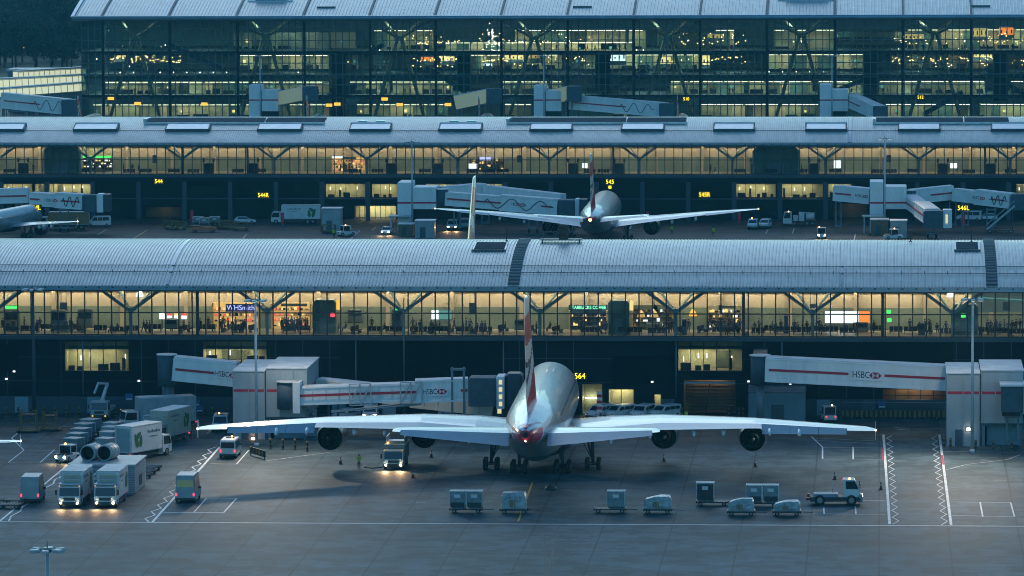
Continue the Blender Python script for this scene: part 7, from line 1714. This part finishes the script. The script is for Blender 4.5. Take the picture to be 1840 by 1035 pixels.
t = thing('service_truck', 'white cabbed service truck loaded with drums and pipework, cab to the left', 'truck', G(1437, 405), R(92)); MB().box(-.9, .9, -3.4, 3.2, .5, .95).build('chassis', 'truck_dark', t); cab_mesh(t, 2.4, 1.6, 3.3, 2.7, 'truck_white'); q = MB(); q.tube((0, -2.8, 1.7), (0, -1.2, 1.7), .7, .7, 12); q.rbox(-1, 1, -.9, .2, .95, 2.6, 0, .1); q.rbox(-.9, .9, .35, 1.3, .95, 2.0, 0, .1); q.bar((-.8, -3, 2.5), (-.8, .2, 2.7), .12, .12); q.bar((.8, -3, .96), (.8, -3, 2.5), .1, .1); q.build('equipment', 'truck_white', t); beacon(t, 0, 2.2, 2.7)
for y in (2.3, -1.4, -2.5):
    for s in (-1, 1): wheel(t, s * 1.0, y, .48, .3)
car('white car half hidden behind the gate number 546L', G(1772, 396), R(100)); van('white van below the gangway at the right edge of the middle apron', G(1742, 397), R(80), 5, 1.95, 2.1)
t = thing('aircraft_stairs', 'tall pale aircraft stairs slanting up at the right edge of the middle apron', 'stairs', G(1797, 418), R(-90)); q = MB()
for s in (-.7, .7): q.bar((s, -2.6, .6), (s, 2.8, 5.2), .1, .3); q.bar((s, -2.6, 1.6), (s, 2.8, 6.2), .06, .06)
for k in range(12): q.box(-.7, .7, -2.5 + k * .45, -2.2 + k * .45, .7 + k * .385, .76 + k * .385)
q.build('flight', 'steel_pale', t); MB().box(-.9, .9, -2.8, 2.8, .4, .6).bar((0, 2.4, .6), (0, 2.4, 4.8), .2, .2).build('chassis', 'truck_dark', t); [wheel(t, s * .85, y, .35, .2) for s in (-1, 1) for y in (-2, 2)]
for k, (px_, py_) in enumerate(((308, 412), (322, 413), (398, 411), (410, 412), (432, 414), (590, 419))):
    t = thing('baggage_cart', 'empty yellow framed baggage cart ' + ['left of the two containers, first', 'left of the two containers, second', 'right of the two containers, first', 'right of the two containers, second', 'below the lone white car', 'below the grey steel hut'][k], 'baggage cart', G(px_, py_), R(80), 'yellow framed baggage carts'); q = MB(); q.box(-.75, .75, -1.4, 1.4, .4, .52)
    for s in (-1, 1): q.box(-.7, .7, s * 1.35 - .05, s * 1.35 + .05, .52, 1.7); q.bar((s * .7, -1.35, 1.65), (s * .7, 1.35, 1.65), .08, .08); q.bar((s * .7, -1.35, .55), (s * .7, 1.35, 1.6), .06, .06)
    q.build('frame', 'faded_yellow', t); [wheel(t, s * .6, y, .22, .14) for s in (-1, 1) for y in (-1, 1)]
for k, (px_, py_) in enumerate(((356, 409), (368, 411), (386, 409))): dolly('dolly under a container near the undercroft, %s' % ['left', 'middle', 'right'][k], G(px_, py_), R(90), 2.6); uld('container standing near the undercroft of the middle terminal, %s' % ['left grey one', 'middle yellowish one', 'right pale one'][k], G(px_, py_), 0, ['truck_grey', 'lorry_brown', 'uld_silver'][k], L=1.6)
t = thing('orange_loader', 'low orange loader between the yellow carts on the middle apron', 'loader', G(366, 417), R(85)); MB().rbox(-.8, .8, -2.6, 2.6, .4, .8, 0, .05).bar((0, -2.5, .9), (0, 2.6, 1.3), .8, .12).build('body', 'ul_orange', t); [wheel(t, s * .7, y, .3, .2) for s in (-1, 1) for y in (-1.8, 1.8)]
for px_, py_, lb in ((345, 407, 'red marker board on a post left of the two containers'), (508, 412, 'red marker board on a post before the white leaf lorry'), (1328, 408, 'red marker board on a post left of the beacon van'), (1164, 410, 'red marker board on a post right of the twin airliner'), (1731, 414, 'red marker board below the gate number 546L'), (62, 418, 'red marker board below the gate number 544L')):
    t = thing('marker_board', lb, 'marker post', G(px_, py_), 0, 'red marker boards'); q = MB()
    for k in range(5): q.box(-.3, .3, -.05, .05, 1.0 + k * .45, 1.45 + k * .45, k % 2)
    q.build('striped_board', ['stripe_red', 'plane_red'], t); MB().box(-.06, .06, -.04, .04, 0, 1).build('post', 'steel_blue', t)
for p, lb, po in (((1207, 421), 'ground worker in hi-vis right of the twin airliner engine', 'stand'), ((1282, 424), 'ground worker in hi-vis walking on the middle apron below gate sign 545R', 'walk'), ((600, 427), 'ground worker in hi-vis near the grey steel hut', 'stand')): person(po, lb, G(*p), R(170), 'hivis', 'cloth_dark')
# ------------------------------------------------------------------ far apron and beyond
lorry('white lorry with a dark blue side before the far terminal, left of centre', wp(752, 212, YF - 4) * 1 if False else Vector((wx(752, YF - 4, 205), YF - 4, 0)), R(90), 9.5, 2.5, 2.6, 'sign_blue'); lorry('brown bodied lorry before the far terminal right of centre', Vector((wx(930, YF - 2, 205), YF - 2, 0)), R(-90), 9, 2.5, 2.5, 'lorry_brown'); lorry('dark lorry before the far terminal right of the centre tower', Vector((wx(1050, YF + 6, 205), YF + 6, 0)), R(90), 9, 2.5, 2.4, 'truck_dark')
van('pale blue apron bus before the far terminal left of the right tower', (wx(1402, YF + 2, 205), YF + 2, 0), R(90), 11, 2.6, 3.6, 'truck_white', cat='bus', boxy=True)
for px_, lb in ((265, 'dark doored van at the foot of the far terminal left'), (390, 'white van before the far terminal left of the left tower'), (1660, 'white van before the far terminal at the right'), (1790, 'white van at the right end of the far apron')): van(lb, (wx(px_, YF + 8, 205), YF + 8, 0), R(90 + px_ % 40), 6, 2.2, 2.9)
E('pier_glow', (0.95, 0.98, 0.66), 0.15)
for i, (p0, r0, p1, r1, Y0, Y1, lb) in enumerate(((28, 143, 150, 136, 1395, 1412, 'farthest lit glazed walkway left of the far terminal'), (-20, 158, 150, 149, 1374, 1388, 'middle lit glazed walkway left of the far terminal'), (-20, 176, 152, 163, 1350, 1366, 'nearest lit glazed walkway left of the far terminal'))):
    a, b = wp(p0, r0, Y0), wp(p1, r1, Y1); t = thing('glazed_walkway', lb, 'walkway', ((a.x + b.x) / 2, (a.y + b.y) / 2, 0), 0, 'lit glazed walkways'); d, n, u = frame_of(a, b); h = 2.1
    m = MB(); m.bar(a + u * h * .5, b + u * h * .5, 2.4, h); bw(m, 'lit_glazing', 'pier_glow', t); m = MB(); m.bar(a + u * (h + .25), b + u * (h + .25), 3.0, .4); bw(m, 'roof', 'bridge_roof', t); m = MB(); m.bar(a - u * .25, b - u * .25, 2.9, .4); bw(m, 'deck', 'bellows', t)
    m = MB(); k = int((b - a).length / 1.8)
    for j in range(k + 1): c = a.lerp(b, j / k); m.bar(c - n * -1.24, c - n * -1.24 + u * h, .12, .12, 0, d); m.bar(c - n * 1.24, c - n * 1.24 + u * h, .12, .12, 0, d)
    for o_ in (-1.26, 1.26): m.bar(a + n * o_ + u * .06, b + n * o_ + u * .06, .1, .12); m.bar(a + n * o_ + u * (h - .06), b + n * o_ + u * (h - .06), .1, .12)
    bw(m, 'window_frame', 'steel_blue', t)
    for j in (.15, .5, .85): c = a.lerp(b, j); m = MB(); m.box(c.x - .4, c.x + .4, c.y - .4, c.y + .4, 0, c.z - .45); bw(m, 'support_pier', 'steel_blue', t)
a = wp(70, 128, 1440); t = thing('flat_roofed_block', 'low blue grey flat roofed block behind the lit walkways', 'building', (a.x, 1440, 0)); MB().box(-9, 13, 0, 10, 0, a.z).build('walls', 'steel_blue', t); MB().box(-9.3, 13.3, -.3, 10.3, a.z + .003, a.z + .6).build('roof', 'bridge_roof', t)
t = thing('far_shed', 'small pale building among the far trees', 'building', G(130, 56), R(3)); MB().box(-6, 6, 0, 8, 0, 3.4).build('walls', 'truck_grey', t); MB().prism([(-.4, 3.4), (8.4, 3.4), (4, 4.6)], 'x', -6.4, 6.4).build('roof', 'bridge_roof', t)
t = thing('street_lamp', 'lone orange lamp glowing among the dark trees', 'lamp', G(43, 116)); MB().tube((0, 0, 0), (0, 0, 5.4), .1, .07).build('pole', 'steel_blue', t); MB().ball((0, 0, 5.6), .28, 0, 6).build('lamp_head', 'beacon', t)
# trees: trunk, limbs and a crown of many leaf faces
P('leaves_dark', (0.022, 0.040, 0.024), 0.9, 0, 0.6, 0.5); P('leaves_mid', (0.035, 0.055, 0.026), 0.9, 0, 0.6, 0.5)
def tree_meshes(seed, h, wd, mat):
    r_ = random.Random(seed); t = thing('tree', 'tree', 'tree', (0, 0, 0), 0, 'dark trees beyond the apron'); m = MB(); m.tube((0, 0, 0), (0, 0, h * .55), .35, .18, 8)
    tips = []
    for k in range(9):
        a = r_.uniform(0, 6.28); z = h * r_.uniform(.25, .55); q = Vector((math.cos(a) * wd * r_.uniform(.3, .8), math.sin(a) * wd * r_.uniform(.3, .8), z + h * r_.uniform(.12, .4))); m.tube((0, 0, z), q, .12, .04, 5); tips.append(q)
    m.build('trunk', 'trunk', t); c = MB(); tips.append(Vector((0, 0, h * .85)))
    for q in tips:
        rr = wd * r_.uniform(.35, .6)
        for k in range(75):
            v = Vector((r_.gauss(0, 1), r_.gauss(0, 1), r_.gauss(0, 1))).normalized() * rr * r_.uniform(.55, 1.05); p = q + Vector((v.x, v.y, v.z * .8)); s = r_.uniform(.35, .75); n1 = Vector((r_.uniform(-1, 1), r_.uniform(-1, 1), r_.uniform(-1, 1))).normalized(); n2 = n1.orthogonal().normalized()
            c.add([p - n1 * s, p + n2 * s * .7, p + n1 * s, p - n2 * s * .7], [(0, 1, 2, 3)], r_.randrange(2))
    c.build('crown', ['leaves_dark', 'leaves_mid'], t); return t
protos = [tree_meshes(1, 11, 4.2, 0), tree_meshes(2, 14, 4.0, 0), tree_meshes(3, 9, 4.8, 0), tree_meshes(4, 12.5, 5.0, 0)]
r_ = random.Random(8); used = set(); k = 0
rows = [(119, 15, 1740), (112, 15, 1790), (104, 15, 1850), (95, 14, 1920), (86, 14, 2000), (76, 13, 2080), (14, 12, 2560), (4, 12, 2680), (50, 9, 2280)]
for ri, (py_, n, yy) in enumerate(rows):
    for j in range(n):
        px_ = -25 + (195.0 / n) * (j + r_.uniform(.1, .9)); x = wx(px_, yy, py_); loc = (x, yy + r_.uniform(-18, 18), 0); i = r_.randrange(4); lb = ['dark tree in the wood behind the glazed walkways', 'dark tree in the distant tree line above the pale field'][ri > 5]; gr = ['trees of the wood left of the far terminal', 'distant tree line'][ri > 5]
        if i not in used: protos[i].location = loc; protos[i]['label'] = lb; protos[i]['group'] = gr; used.add(i); o = protos[i]
        else: o = dup(protos[i], loc, r_.uniform(0, 6.28), lb, gr)
        s = r_.uniform(.8, 1.25); o.scale = (s, s, s * r_.uniform(.85, 1.15))
for g in list(COL.objects):
    if g.get('label') == 'tree': g['label'] = 'dark tree in the wood behind the glazed walkways'; g.location = (wx(40, 1800, 100), 1800, 0)

def beam(p, rz, h, energy):
    for s in (-1, 1):
        l = bpy.data.lights.new('headlight_beam', 'SPOT'); l.energy = energy; l.spot_size = R(95); l.spot_blend = 1.0; l.shadow_soft_size = .12; l.color = (1.0, .60, .28)
        o = bpy.data.objects.new('headlight_beam', l); COL.objects.link(o); f = Vector((-math.sin(rz), math.cos(rz), 0)); r_ = Vector((math.cos(rz), math.sin(rz), 0)); q = Vector(p) + f * (h + .3) + r_ * (s * .9); q.z = .75
        o.location = q; o.rotation_euler = (-(f * 1.0 + Vector((0, 0, -.45)))).to_track_quat('Z', 'Y').to_euler()
for p, rz, hl2, en in ((G(712, 838), R(180), 3.8, 170), (G(136, 905), R(179), 4.2, 95), (G(200, 905), R(179), 4.2, 95), (G(284, 770), R(113), 4.8, 60), (G(121, 829), R(160), 1.8, 40), (G(813, 413), R(182), 2.4, 120), (G(695, 421), R(178), 2.2, 80), (G(1476, 428), R(182), 1.8, 40)): beam(p, rz, hl2, en)
